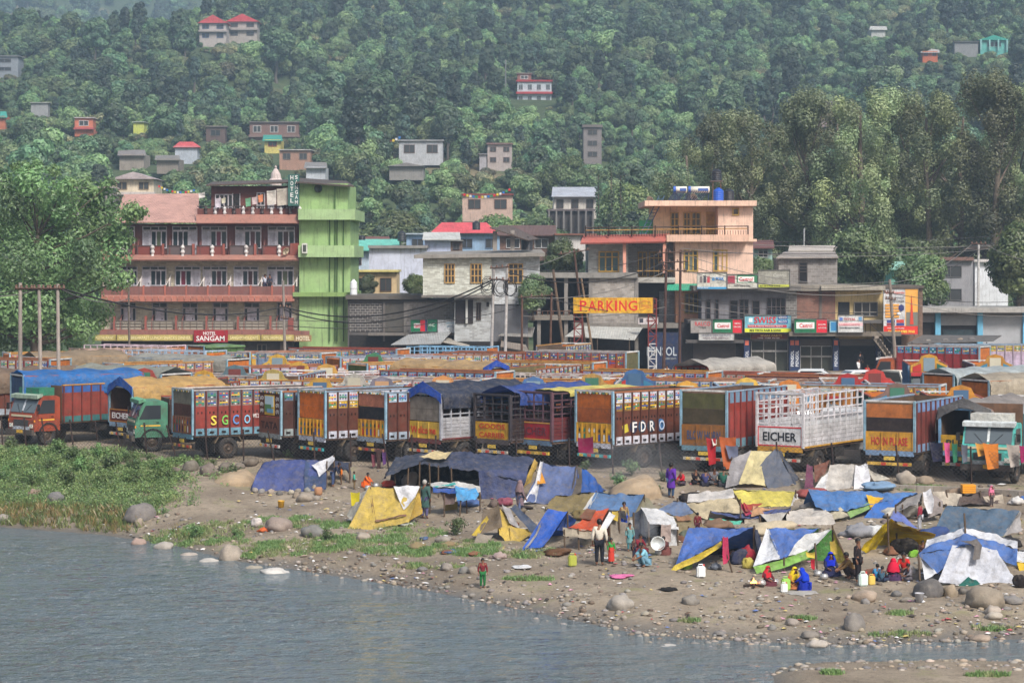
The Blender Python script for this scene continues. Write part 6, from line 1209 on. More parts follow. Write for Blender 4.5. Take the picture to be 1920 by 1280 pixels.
tent('shelter roofed with orange and white patterned blanket and brown quilt',(1100,1030),[
    (c(200,84,48),[[(1106,960,1.3),(1143,955,1.3)],[(1085,978,.6),(1126,978,.6)],[(1064,987,.1),(1112,993,0)]]),
    (c(122,80,58),[[(1100,952,1.36),(1118,956,1.36)],[(1085,972,.8),(1108,974,.8)]]),
    (c(226,226,228),[[(1142,960,1.2),(1154,966,1.2)],[(1124,992,.1),(1136,994,.1)]]),
    (c(172,160,140),[[(1055,988,.2),(1112,992,.1)],[(1056,1004,-.1),(1112,1010,-.1)]]),
    (c(150,140,126),[[(1145,968,1.2),(1180,980,1.2)],[(1145,1018,.8),(1185,1018,.8)]]),
    (c(206,176,60),[[(1147,958,1.3),(1160,955,1.3)],[(1150,974,1.0),(1158,976,1.0)]]),
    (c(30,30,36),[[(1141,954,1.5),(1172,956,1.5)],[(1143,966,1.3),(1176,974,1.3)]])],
    [(1058,992,0,1059,1038,-.2),(1084,990,.1,1086,1042,-.1),(1142,955,1.2,1144,1018,.9),(1160,957,1.3,1163,1026,1.0)],back=(0,c(160,90,60)))
tent('dark doorway hut covered in white sheets',(1230,1024),[
    (c(222,222,222),[[(1201,951,1.4),(1240,955,1.5),(1262,968,1.4)],[(1212,966,.8),(1244,972,.7),(1270,982,.7)],[(1216,980,.4),(1240,984,.3),(1272,996,.3)]]),
    (c(206,206,206),[[(1258,978,.5),(1272,986,.6)],[(1256,1026,.1),(1270,1027,.2)]]),
    (c(190,170,160),[[(1240,982,.3),(1258,982,.3)],[(1238,1014,.2),(1258,1016,.2)]]),
    (c(52,60,76),[[(1186,962,1.4),(1204,952,1.4)],[(1186,1016,.8),(1212,1018,.8)]]),
    (c(34,34,40),[[(1204,956,2.2),(1262,965,2.2)],[(1206,1012,2.2),(1262,1012,2.2)]])],[(1216,978,.4,1217,1022,.2),(1270,982,.5,1271,1028,.3),(1188,960,1.3,1188,1018,1.0)],back=(0,c(180,178,172)))  # last panel: doorway shade painted as a dark back sheet
tent('small tent of grey-blue cloth over drab canvas beside the white hut',(1290,1002),[
    (c(106,124,156),[[(1262,938,1.5),(1270,935,1.6),(1285,942,1.5)],[(1234,954,.9),(1272,966,.7),(1302,960,.9)]]),
    (c(138,124,92),[[(1236,954,.9),(1272,966,.72),(1302,960,.9)],[(1260,985,.3),(1285,985,.2),(1318,982,.3)],[(1276,1004,0),(1290,1004,0),(1328,990,.2)]]),
    (c(150,112,82),[[(1266,966,.6),(1290,964,.66)],[(1270,976,.4),(1298,974,.5)]])],[(1270,933,1.6,1272,1000,1.4)],back=(0,c(110,110,120),1.2))
tent('grey and pale yellow patched tent with dark peak by the fence',(1430,915),[
    (c(164,160,162),[[(1371,860,1.2),(1409,845,1.4)],[(1364,890,.5),(1394,880,.6)],[(1360,914,0),(1386,906,0)]]),
    (c(214,200,150),[[(1408,845,1.4),(1448,843,1.4)],[(1396,876,.6),(1428,878,.6)],[(1385,905,0),(1436,910,0)]]),
    (c(98,104,118),[[(1454,840,1.5),(1457,840,1.5)],[(1420,877,.5),(1475,880,.7)],[(1440,916,-.1),(1500,918,0)]]),
    (c(80,86,100),[[(1456,840,1.5),(1462,846,1.8)],[(1496,918,0),(1508,914,1.0)]])],[(1456,836,1.5,1456,912,1.4),(1372,856,1.2,1370,910,1.2)],back=(1,c(150,146,140)))
tent('off-white canvas tent with purple and brown cloths at its side',(1580,918),[
    (c(204,198,190),[[(1556,872,1.3),(1585,868,1.4),(1606,870,1.4)],[(1550,895,.6),(1580,895,.6),(1604,894,.6)],[(1545,918,0),(1580,919,0),(1604,918,0)]]),
    (c(232,232,236),[[(1604,872,1.3),(1626,866,1.4)],[(1602,895,.55),(1632,895,.7)],[(1601,918,-.05),(1630,918,.1)]]),
    (c(206,200,186),[[(1628,874,1.3),(1634,882,1.2)],[(1640,900,.7),(1668,899,.9)]]),
    (c(112,60,84),[[(1512,872,1.3),(1523,874,1.3)],[(1508,916,0),(1526,914,0)]]),
    (c(126,80,64),[[(1526,872,1.36),(1556,862,1.4)],[(1528,905,.3),(1546,890,.7)]]),
    (c(226,226,226),[[(1542,892,.62),(1556,880,1.0)],[(1526,917,-.03),(1548,917,-.03)]])],[(1514,868,1.3,1512,914,1.2),(1556,862,1.4,1554,914,1.2),(1625,862,1.4,1626,915,1.3)],back=(0,c(180,174,166)))
tent('long beige sheet tent behind the front blue tent',(1350,972),[
    (c(206,190,156),[[(1287,943,1.5),(1330,937,1.6),(1380,932,1.6)],[(1300,956,.8),(1345,952,.8),(1388,950,.8)],[(1318,972,0),(1360,974,0),(1394,972,0)]])],[(1380,928,1.6,1381,970,1.5),(1332,955,1.2,1345,985,-.3)],back=(0,c(180,166,140)))
tent('long ridge tent with white half and clean yellow half',(1420,950),[
    (c(222,216,210),[[(1290,925,1.3),(1330,918,1.5),(1374,917,1.5)],[(1288,940,.4),(1332,937,.4),(1378,934,.5)]]),
    (c(228,212,104),[[(1373,917,1.5),(1430,919,1.5),(1491,922,1.5)],[(1384,932,.7),(1436,935,.7),(1486,936,.7)],[(1394,947,0),(1440,950,0),(1481,950,0)]]),
    (c(226,224,220),[[(1491,922,1.5),(1496,924,1.9)],[(1481,950,0),(1504,946,1.4)]])],[(1492,918,1.5,1493,950,1.5),(1372,915,1.5,1373,945,1.5)],back=(1,c(206,196,120)))
tent('sagging sheet of dark blue, orange and red cloths with turquoise corner',(1390,985),[
    (c(80,92,140),[[(1332,958,1.0),(1385,962,1.0),(1440,956,1.1),(1484,951,1.2)],[(1345,964,.5),(1388,970,.4),(1440,968,.5),(1478,962,.6)]]),
    (c(96,198,170),[[(1330,968,.7),(1360,974,.5),(1392,976,.4)],[(1334,982,.3),(1362,988,.2),(1384,990,.1)]]),
    (c(196,150,110),[[(1412,948,1.3),(1460,950,1.3)],[(1408,966,.6),(1442,964,.7)]]),
    (c(170,70,54),[[(1392,942,1.5),(1432,944,1.5)],[(1398,960,.8),(1412,954,1.0)]]),
    (c(196,50,90),[[(1386,942,1.5),(1396,942,1.5)],[(1398,966,.7),(1410,964,.7)]]),
    (c(196,192,186),[[(1424,964,.5),(1476,958,.6)],[(1446,985,.2),(1458,986,.3)]]),
    (c(184,172,156),[[(1396,972,.5),(1425,968,.5)],[(1396,1004,.3),(1424,1004,.3)]])],[(1388,935,1.2,1389,992,.3),(1425,965,.5,1427,1004,.3),(1478,958,.7,1479,996,.5)],back=(0,c(150,140,130)))
tent('lumpy cream tent patched with printed sacking',(1520,984),[
    (c(210,202,192),[[(1477,958,1.0),(1500,951,1.4),(1528,949,1.5),(1555,958,1.4)],[(1474,968,.6),(1505,966,.5),(1535,964,.5),(1562,970,.6)],[(1478,984,.2),(1510,986,0),(1540,985,0),(1566,984,.2)]]),
    (c(196,186,160),[[(1552,962,1.3),(1575,951,1.4),(1590,962,1.4)],[(1556,978,.6),(1572,972,.6),(1594,970,.8)]]),
    (c(160,150,150),[[(1566,980,.6),(1592,975,.8)],[(1572,1030,.2),(1600,1032,.4)]])],[(1566,955,1.3,1568,1020,.8)],back=(0,c(176,168,156)))
tent('blue ridge tent with yellow hem propped open, pans and bedding inside',(1320,1070),[
    (c(80,114,186),[[(1291,989,1.6),(1350,989,1.6),(1414,988,1.6)],[(1278,1025,.8),(1330,1014,.6),(1385,1000,.8)],[(1265,1062,0),(1312,1036,-.1),(1356,1010,.0)]]),
    (c(222,196,70),[[(1265,1061,-.01),(1312,1035,-.12),(1357,1009,0)],[(1253,1077,-.1),(1308,1052,-.1),(1352,1024,.0)]]),
    (c(150,190,90),[[(1258,1070,.1),(1300,1052,.2)],[(1266,1076,.3),(1298,1064,.4)]]),
    (c(60,66,90),[[(1414,988,1.6),(1420,992,2.4)],[(1424,1052,1.2),(1432,1050,2.6)]]),
    (c(40,40,46),[[(1292,992,2.9),(1414,990,2.9)],[(1280,1046,2.9),(1424,1046,2.9)]])],  # dark back sheet paints the unlit inside of the tent
    [(1414,984,1.6,1413,1042,1.6),(1354,1008,0,1375,1080,-.3),(1253,1078,-.1,1235,1085,-.4),(1291,986,1.6,1290,1046,1.6)],back=(0,c(70,100,160)))
tent('blue and white ridge tent with bright green hem and yellow inner wall',(1450,1072),[
    (c(228,230,234),[[(1437,991,1.6),(1441,991,1.6)],[(1412,1062,0),(1464,1047,0)]]),
    (c(84,118,188),[[(1439,991,1.6),(1490,989,1.6),(1535,988,1.6)],[(1450,1018,.8),(1484,1014,.8),(1512,1002,1.1)],[(1463,1047,0),(1474,1046,0),(1480,1040,.1)]]),
    (c(220,220,218),[[(1510,1003,1.1),(1536,995,1.3),(1560,987,1.6)],[(1490,1022,.55),(1520,1016,.6),(1548,1002,1.0)],[(1478,1043,0),(1505,1038,0),(1530,1020,.4)]]),
    (c(142,194,92),[[(1412,1062,-.02),(1465,1047,-.04),(1514,1030,.1)],[(1420,1078,-.1),(1470,1064,-.1),(1516,1046,.05)]]),
    (c(170,156,60),[[(1560,988,1.6),(1562,990,1.6)],[(1568,1054,1.4),(1594,1058,.9)]]),
    (c(86,150,70),[[(1556,990,2.4),(1562,992,2.4)],[(1510,1050,2.4),(1590,1052,2.4)]])],
    [(1561,984,1.6,1562,1050,1.6),(1470,1044,0,1470,1078,-.1),(1528,1018,.4,1533,1078,-.2),(1562,992,1.5,1590,1054,.8)],back=(1,c(90,150,80)))
tent('long blue tarpaulin tent with yellow and green patches',(1600,975),[
    (c(84,128,186),[[(1515,919,1.7),(1570,920,1.7),(1640,921,1.7),(1720,924,1.7)],[(1524,940,.7),(1572,942,.7),(1630,940,.9),(1700,932,1.4)],[(1530,954,0),(1560,956,0),(1590,958,.1),(1626,946,.7)]]),
    (c(238,186,40),[[(1623,928,1.15),(1658,930,1.3)],[(1632,951,.55),(1640,948,.6)]]),
    (c(134,170,100),[[(1588,960,.1),(1628,941,.8)],[(1594,971,0),(1632,953,.6)]]),
    (c(58,112,190),[[(1640,944,.7),(1670,936,1.0),(1696,930,1.3)],[(1620,970,.3),(1652,966,.3),(1676,955,.8)],[(1613,993,0),(1640,994,0),(1656,985,.2)]]),
    (c(224,150,110),[[(1646,938,1.0),(1656,934,1.1)],[(1632,954,.5),(1642,953,.6)]])],[(1590,925,1.6,1592,985,.8),(1612,975,.2,1613,1000,0)],back=(0,c(76,110,160)))
tent('grey sheet tent draped with a white net bundle',(1720,985),[
    (c(160,154,150),[[(1680,945,1.4),(1700,930,1.6),(1730,926,1.6)],[(1668,962,.8),(1700,950,.8),(1722,948,.8)]]),
    (c(224,222,224),[[(1730,920,1.3),(1745,916,1.3)],[(1732,940,.8),(1752,940,.8)],[(1740,962,.5),(1748,960,.5)]]),
    (c(150,140,136),[[(1745,925,1.5),(1768,940,1.5)],[(1740,970,.6),(1766,962,.8)]]),
    (c(32,30,34),[[(1692,950,2.0),(1762,950,2.0)],[(1692,1000,2.0),(1760,1000,2.0)]])],[(1692,945,1.0,1693,998,.8),(1762,940,1.2,1764,995,1.0)],back=(0,c(140,134,130)))  # near-black back sheet paints the shade inside the tent
tent('bright yellow tent open to the front with a blue flap behind',(1670,1040),[
    (c(232,200,30),[[(1664,974,.1),(1668,973,.3)],[(1640,1004,.1),(1656,1006,1.0)],[(1616,1032,0),(1634,1040,1.2)]]),
    (c(226,190,24),[[(1668,974,.4),(1700,984,.5),(1755,1003,.6)],[(1676,990,1.2),(1708,998,1.2),(1744,1008,1.0)]]),
    (c(220,184,20),[[(1660,985,2.2),(1690,988,2.2),(1735,1004,2.2)],[(1632,1040,2.2),(1685,1040,2.2),(1735,1036,2.2)]]),
    (c(108,124,190),[[(1676,957,1.6),(1682,958,1.6)],[(1668,975,.9),(1724,992,1.2)]])],
    [(1664,962,0,1667,1044,-.1),(1679,945,1.6,1682,1030,1.6)],back=(1,c(190,160,40),2.5))
tent('slate blue tarpaulin tent with grey end sheet behind the big white tent',(1800,1010),[
    (c(84,106,128),[[(1774,947,1.6),(1840,953,1.6),(1912,957,1.6)],[(1762,972,.8),(1825,980,.8),(1895,984,.8)],[(1750,1000,0),(1812,1008,0),(1878,1010,0)]]),
    (c(168,164,164),[[(1910,957,1.58),(1916,960,1.9)],[(1878,1010,0),(1914,1012,.8)]])],[(1774,944,1.6,1775,1000,1.6),(1808,962,.5,1809,985,.2)],back=(0,c(74,92,112)))
tent('big white plastic tent with blue ridge band weighted by boulders',(1830,1096),[
    (c(222,224,230),[[(1738,1012,2.0),(1809,986,2.2),(1870,1000,2.2),(1908,1014,2.0)],[(1732,1030,1.2),(1808,1001,1.6),(1866,1015,1.6),(1908,1030,1.2)]]),
    (c(86,122,188),[[(1732,1028,1.22),(1808,999,1.62),(1866,1014,1.62),(1908,1028,1.2)],[(1721,1040,.9),(1800,1024,1.1),(1862,1036,1.1),(1906,1060,.6)]]),
    (c(206,208,216),[[(1786,1021,1.14),(1830,1020,1.2),(1868,1030,1.14)],[(1772,1058,.5),(1830,1058,.6),(1888,1062,.5)],[(1758,1092,0),(1830,1096,.1),(1910,1094,0)]]),
    (c(84,120,184),[[(1721,1040,.9),(1786,1024,1.1)],[(1757,1074,.4),(1770,1064,.5)]]),
    (c(228,230,234),[[(1725,1044,.88),(1732,1046,.88)],[(1735,1086,.2),(1757,1073,.38)]]),
    (c(20,100,90),[[(1816,1080,.04),(1830,1086,.04)],[(1796,1098,-.1),(1844,1098,-.1)]]),
    (c(110,104,100),[[(1800,1012,1.0),(1832,1008,1.2)],[(1828,1022,.8),(1842,1020,.9)],[(1824,1048,.4),(1838,1046,.5)]])],
    [(1722,1038,.9,1725,1088,.2),(1809,975,2.2,1810,1000,1.8)],back=(0,c(190,192,198),1.3))
tent('dark brown canvas tents with blue sheet at the right end of the camp',(1870,955),[
    (c(96,82,76),[[(1800,930,1.4),(1840,922,1.5),(1880,926,1.5)],[(1796,945,.6),(1838,946,.5),(1876,950,.5)]]),
    (c(196,184,166),[[(1748,922,1.6),(1775,920,1.6),(1804,926,1.5)],[(1760,945,.8),(1780,948,.8),(1800,946,.8)]]),
    (c(66,108,180),[[(1872,946,1.0),(1905,930,1.3),(1930,928,1.3)],[(1870,956,.6),(1900,958,.5),(1930,956,.5)]]),
    (c(190,176,156),[[(1842,930,1.2),(1880,926,1.3)],[(1858,956,.4),(1884,954,.5)]])],[(1774,918,1.6,1778,946,1.2),(1838,920,1.5,1840,952,.6)],back=(0,c(80,70,66)))
tent('white and yellow tent cut by the right edge of the camp',(1925,1072),[
    (c(220,222,226),[[(1908,1030,1.4),(1950,1024,1.6)],[(1904,1052,.6),(1950,1052,.6)]]),
    (c(216,180,50),[[(1906,1050,.7),(1950,1050,.7)],[(1912,1074,0),(1950,1074,0)]])],[(1909,1028,1.4,1910,1070,1.3)],back=(0,c(190,190,190)))
# market style stall of sheets on poles beside the old man
tent('stick table heaped with blue and white sheets',(850,968),[
    (c(206,204,200),[[(802,903,1.2),(850,898,1.2),(900,912,1.2)],[(812,912,.6),(852,912,.6),(902,925,.6)]]),
    (c(46,88,170),[[(812,912,.6),(856,914,.6)],[(812,924,.1),(856,924,.1)]]),(c(84,160,214),[[(853,910,.7),(892,914,.7)],[(854,924,.2),(898,928,.2)],[(857,938,0),(890,938,0)]]),
    (c(70,176,170),[[(806,910,.7),(852,902,.9)],[(822,913,.55),(856,906,.8)]]),(c(110,92,90),[[(826,922,.3),(856,922,.3)],[(834,946,.2),(852,944,.2)]]),(c(176,150,80),[[(836,935,1.2),(858,940,1.2)],[(834,960,1.2),(858,962,1.2)]])],
    [(833,925,.1,833,970,0),(864,936,.1,862,970,0),(874,936,.5,876,962,.4),(806,905,.8,806,962,.6),(900,922,.6,900,958,.5)],name='sheet_stall',cat='stall',group=None)
# ---------------------------------------------------------------- stones, pebbles, litter, plants on the bank
def _rock(seed,rough=0.28):
    bm=bmesh.new(); bmesh.ops.create_icosphere(bm,subdivisions=3,radius=1); rg=random.Random(seed); o=Vector((rg.uniform(0,50),rg.uniform(0,50),0))
    for v in bm.verts:
        d=v.co.normalized(); k=1+rough*noise.noise(d*1.1+o)+rough*0.5*noise.noise(d*2.6+o)+0.03*noise.noise(d*8+o); v.co=d*k
        if v.co.z < -0.45:v.co.z=-0.45-(v.co.z+0.45)*-0.2
    me=bpy.data.meshes.new('boulder'); bm.to_mesh(me); bm.free(); me.materials.append(MATS['stone']); me.polygons.foreach_set('use_smooth',[True]*len(me.polygons)); return me
ROCKS=[_rock(i) for i in range(8)]
STC=[c(150,142,132),c(134,130,126),c(160,146,130),c(122,118,116),c(170,160,146)]
def boulder(label,px,py,wpx,hpx,group=None,i=0,col=None):
    """px, py: where its foot meets the ground"""
    g=G(px,py); s=g.y/F; w,h=wpx*s/2,hpx*s/1.35; o=put('boulder',ROCKS[i % 8],None,Matrix.Translation((g.x,g.y+w*0.3,g.z+h*0.32)) @ Matrix.Rotation(i*2.4,4,'Z') @ Matrix.Diagonal((w*1.02,w*1.0,h,1)),col or jig(STC[i % 5],0.1))
    return tag(o,label,'boulder',group)
random.seed(21)
boulder('large dark oval boulder at the edge of the weeds',260,976,58,34,None,1,c(128,122,118)); boulder('small round grey stone against the large oval boulder',262,986,20,15,None,2)
boulder('grey boulder half sunk in the weeds',104,942,34,20,None,3); boulder('brown rounded stone high in the weeds',64,930,30,14,None,4,c(150,128,112)); boulder('pale round stone where weeds meet the water',4,977,26,14,None,5)
boulder('broad pinkish boulder on the dirt above the grass strip',523,994,54,26,None,0,c(158,142,132)); boulder('long low grey boulder behind the grass strip',586,1004,44,20,None,6); boulder('upright pointed boulder at the waterline',431,1050,42,28,None,7,c(168,156,142)); boulder('long white flat stone out in the water',516,1078,56,14,None,2,c(204,200,194)); boulder('flat pale stone in the shallows beside the upright boulder',391,1058,42,11,None,3,c(196,190,182))
boulder('pink and grey round stone in the shallows',258,1024,30,16,None,4,c(170,146,134)); boulder('white speckled round stone in the shallows',306,1032,36,17,None,5,c(188,180,170)); boulder('flat dark stone awash beside the speckled stone',231,1022,24,6,None,6); boulder('flat stone awash below the upright boulder',353,1046,36,10,None,7,c(170,160,150))
boulder('small reddish stone alone in the river',193,1067,18,5,None,1,c(186,150,128)); boulder('dark grey stone alone in the river near the boy',708,1122,28,14,None,2,c(120,118,118)); boulder('reddish flat stone breaking the river surface',622,1125,28,6,None,3,c(150,112,100)); boulder('slim dark stone awash left of the white flat stone',474,1068,36,8,None,4)
for i,(x,y,w,h) in enumerate(((838,1068,24,14),(869,1074,18,13),(888,1074,22,13),(792,1070,20,8),(680,1012,28,15),(831,1016,30,12),(770,980,16,12),(555,932,14,10))):boulder('rounded grey stone lying on the bank between the yellow tent and the boy',x,y,w,h,'rounded stones along the grass strip',i)
boulder('big weathered boulder right of the white plastic tent',1850,1138,72,40,None,0,c(150,138,122)); boulder('dark boulder with a rope tied round it under the white tent',1742,1118,52,34,None,1,c(104,100,98)); boulder('tan round boulder between the roped boulder and big boulder',1784,1118,28,23,None,2,c(158,142,120)); boulder('small dark stone under the white tent edge',1806,1112,18,12,None,3,c(100,96,92))
boulder('rounded boulder in front of the big weathered boulder',1862,1152,32,18,None,4); boulder('broad sandy boulder below the white jerrycan',1622,1126,46,20,None,5,c(170,152,134)); boulder('little round stone beside the broad sandy boulder',1623,1132,16,11,None,6); boulder('upright grey boulder above the stream',1602,1180,40,30,None,7,c(140,134,128)); boulder('large pale boulder alone on the open dirt',1165,1142,50,26,None,3,c(168,160,150)); boulder('tilted grey boulder right of the pale one',1296,1132,34,17,None,2,c(140,134,126))
boulder('white flat stone in the stream mouth',1250,1217,52,8,None,1,c(206,200,192)); boulder('round grey stone near the stream',1520,1196,34,14,None,0); boulder('white rounded stone at the stream edge',1532,1214,42,15,None,4,c(190,180,168)); boulder('brown rounded stone at the stream edge on the right',1838,1202,40,13,None,5,c(166,148,132))
for i,(x,y,w,h) in enumerate(((1486,1172,26,14),(1448,1180,16,9),(1458,1164,18,12),(1682,1117,20,10),(1864,1160,34,14),(1700,1128,24,9),(1900,1130,36,14),(1418,1166,10,6),(1350,1190,24,8),(1210,1152,14,7),(1170,1160,12,7))):boulder('rounded river stone on the open dirt above the stream',x,y,w,h,'stones on the dirt above the stream',i)
boulder('large pale rock at the foot of the fence among the truck wheels',1700,906,36,24,None,6,c(168,156,142)); boulder('low tan rock beside the pale rock at the fence',1735,906,34,14,None,7,c(158,140,120))
for i,(x,y) in enumerate(((478,922),(490,924),(508,925),(524,928),(545,926),(558,924),(576,922),(590,918),(600,922))):boulder('stone holding down the hem of the long blue-grey tent',x,y,13,9,'stones along the hem of the blue-grey tent',i)
boulder('flat topped boulder before the long blue-grey tent',572,940,36,18,None,4,c(156,144,130)); boulder('dark stone beside the flat topped boulder',592,938,18,10,None,5)
for i,(x,y,w,h) in enumerate(((330,888,22,13),(356,882,30,20),(392,890,36,22),(424,884,30,18),(448,880,22,13),(470,872,30,14))):boulder('broken rock in the rubble heap above the weeds',x,y,w,h,'rubble rocks under the fence',i,jig(c(116,106,96),0.15))
for i,(x,y,w) in enumerate(((1740,640,12),(1772,638,16),(1800,637,12),(1822,636,14))):
    q=W(x,y,197.5); tag(put('stone',ROCKS[i],None,Matrix.Translation(q) @ Matrix.Diagonal((0.3,0.3,0.18,1)),STC[i]),'stone weighing down the torn black awning','stone','stones on the black awning')
def bank_point(u0,u1,bias=1.0):
    u=random.uniform(u0,u1); ys,yf=shoreY(u),fenceY(u); t=random.random()**bias; Y=ys+(yf-ys)*t; X=(u-CX)/F*Y; return X,Y,height(X,Y),u,t
def pebbles():
    b=MB(); bm=bmesh.new(); bmesh.ops.create_icosphere(bm,subdivisions=1,radius=1); vs=[v.co.copy() for v in bm.verts]; fs=[[v.index for v in f.verts] for f in bm.faces]; bm.free()
    for k in range(4200):
        X,Y,z,u,t=bank_point(300,2000,2.0)
        if k % 3 and nz(X,Y,1.6,41) < 0.05:continue
        if u < 480 and t > 0.3:continue
        if k % 7 == 0:Y=shoreY(u)-random.uniform(0,1.5); X=(u-CX)/F*Y; z=max(height(X,Y),ZW-0.05)
        r=random.choice((0.025,0.04,0.05,0.07,0.1))*random.uniform(0.7,1.3); a=random.uniform(0,6.28); ca,sa=math.cos(a),math.sin(a); sx,sy,sz=r*random.uniform(1,1.6),r,r*random.uniform(0.5,0.8); cc=jig(random.choice(STC[:4]+[c(112,100,88)]),0.2)
        b.add([(X+v.x*sx*ca-v.y*sy*sa,Y+v.x*sx*sa+v.y*sy*ca,z+v.z*sz+sz*0.3) for v in vs],fs,cc)
    for k in range(700):# stones of the spit and the stream
        u=random.uniform(1280,2000); Y=random.uniform(65,72); X=(u-CX)/F*Y; z=height(X,Y)
        if z < ZW-0.25:continue
        r=random.choice((0.03,0.05,0.08,0.12)); cc=jig(random.choice(STC),0.2); b.add([(X+v.x*r*1.3,Y+v.y*r,z+v.z*r*0.6) for v in vs],fs,cc)
    tag(mb('pebbles',None,b,'litter',sm=True),'grey and tan pebbles strewn along the river bank','pebbles',kind='stuff')
pebbles()
def litter():
    b=MB(); cols=[c(220,218,216)]*5+[c(190,182,170)]*5+[c(60,54,50)]*6+[c(96,78,64)]*4+[c(150,134,116)]*4+[c(170,90,90),c(100,120,170),c(206,150,170),c(196,176,110)]
    for k in range(3800):
        X,Y,z,u,t=bank_point(180,2000,1.4)
        if nz(X,Y,2.4,43)+.5*nz(X,Y,.7,44) < 0.08 and k % 6:continue
        if u < 420 and t > 0.25:continue
        s=random.uniform(0.025,0.1)*(1.6 if random.random() < 0.08 else 1); a=random.uniform(0,6.28); cc=random.choice(cols); q=[]
        for dx,dy in ((-1,-1),(1,-1),(1.2,1),(-0.8,1)):
            x,y=dx*s*random.uniform(0.5,1.3),dy*s*random.uniform(0.4,1); q.append((X+x*math.cos(a)-y*math.sin(a),Y+x*math.sin(a)+y*math.cos(a),z+0.015+random.uniform(0,0.45)*s))
        m=(X,Y,z+0.03+s*random.uniform(0.15,0.6)); b.add(q+[m],[(0,1,4),(1,2,4),(2,3,4),(3,0,4)],cc)
    tag(mb('litter',None,b,'litter'),'scattered paper, plastic and rags on the river bank','litter',kind='stuff')
litter()
def blade_tuft(b,X,Y,z,h,n,col,spread=0.14,wid=0.02):
    for _ in range(n):
        a=random.uniform(0,6.28); r=random.uniform(0,spread); x,y=X+r*math.cos(a),Y+r*math.sin(a); lx,ly=random.gauss(0,.35)*h,random.gauss(0,.35)*h; hh=h*random.uniform(0.6,1.2); w=wid*random.uniform(.7,1.4); k=random.uniform(0.7,1.35); px_,py_=-math.sin(a)*w,math.cos(a)*w
        b.add([(x-px_,y-py_,z-0.02),(x+px_,y+py_,z-0.02),(x+lx*0.5+px_*.6,y+ly*.5+py_*.6,z+hh*0.65),(x+lx,y+ly,z+hh)],[(0,1,2,3)],(col[0]*k,col[1]*k,col[2]*k,1))
GRS=[(x,y,rx,ry) for x,y,rx,ry in ((760,1030,90,14),(620,1020,80,16),(540,1028,70,14),(880,1024,60,10),(700,1012,90,10),(480,1030,60,18),(800,1062,70,5),(980,1040,45,8),(1010,1036,40,10),(400,1000,60,22),(330,1010,60,16),(590,985,60,8),(700,985,90,8),(780,1000,60,8),(990,1086,50,3),(1690,1190,60,4),(1500,1160,30,2),(1290,1164,20,2),(1680,1150,30,2),(540,975,60,8),(1860,1178,40,4),(890,1035,60,8),(450,985,50,8),(1740,916,60,5),(1560,1262,20,2),(1850,1266,40,2))]
def grass():
    b=MB()
    for (x,y,rx,ry) in GRS:
        for _ in range(int(rx*ry*0.6)+60):
            a=random.uniform(0,6.28); r=random.random()**0.6; g=G(x+rx*r*math.cos(a),y+ry*r*math.sin(a)); v=nz(g.x,g.y,0.8,51)
            if v < 0.02 and random.random() < .8:continue
            col=c(104,138,62) if v > 0.1 else c(130,140,80); blade_tuft(b,g.x,g.y,g.z,random.uniform(0.05,0.16),7,col)
    tag(mb('grass',None,b,'leaf',(1,1,1,1)),'short bright green grass strips along the water side','grass',kind='stuff')
grass()
def weeds():
    b=MB()
    for _ in range(12000):
        u=random.uniform(-300,470); ys,yf=shoreY(u),fenceY(u); t=random.random(); Y=lerp(ys+0.2,yf-0.3,t); X=(u-CX)/F*Y; z=height(X,Y)
        edge=350+nz(X,Y,2,52)*90-110*(1-t)+(100 if random.random() < .06 else 0)
        if u > edge:continue
        d=nz(X,Y,3.0,53)
        if t < 0.22:
            if random.random() < 0.5:blade_tuft(b,X,Y,z,random.uniform(0.15,0.4),7,random.choice((c(120,132,54),c(96,124,48),c(150,130,60))),0.2,0.025)
            continue
        if d < -0.34:continue
        h=(0.16+0.3*(d+0.4))*random.uniform(0.5,1.2); cc=random.choice((c(112,152,68),c(98,138,60),c(136,168,80),c(84,118,58)))
        for k in range(11):
            p=Vector((X+random.gauss(0,.17),Y+random.gauss(0,.17),z+h*random.uniform(0.25,1.0))); kk=random.uniform(0.65,1.35); leaf_quad(b,p,(rnd_unit()+Vector((0,-0.3,0.8))).normalized(),random.uniform(0.03,0.07),(cc[0]*kk,cc[1]*kk,cc[2]*kk,1),0.6)
        if random.random() < 0.5:blade_tuft(b,X,Y,z,h*1.1,5,random.choice((cc,c(140,156,84))),0.14,0.018)
    tag(mb('weeds',None,b,'leaf',(1,1,1,1)),'thick green weeds covering the left bank below the trucks','weeds',kind='stuff')
weeds()
def _bush():
    b=MB(); cl=[((random.gauss(0,.28),random.gauss(0,.28),random.uniform(0.15,0.75)),random.uniform(0.16,0.3)) for _ in range(13)]; crown(b,cl,900,0.06,1.0); return b.mesh('leaves','leaf')
def _stem():
    b=MB()
    for _ in range(7):a=random.uniform(0,6.28); b.tube([(0,0,-0.05),(0.12*math.cos(a),0.12*math.sin(a),0.4),(0.34*math.cos(a),0.34*math.sin(a),0.75)],[0.02,0.014,0.006],5)
    return b.mesh('stems','bark')
BUSH=[(_bush(),_stem()) for _ in range(4)]
def bush(label,x,y,wpx,group=None,i=0,col=c(92,128,56),hs=1.0):
    g=G(x,y); s=wpx*g.y/F/1.1; t=thing('bush',label,'bush',g,0,group); M=Matrix.Translation(g) @ Matrix.Rotation(i*1.9,4,'Z') @ Matrix.Diagonal((s,s,s*hs,1)); put('leaves',BUSH[i % 4][0],t,M,jig(col,0.15)); put('stems',BUSH[i % 4][1],t,M,c(90,76,60))
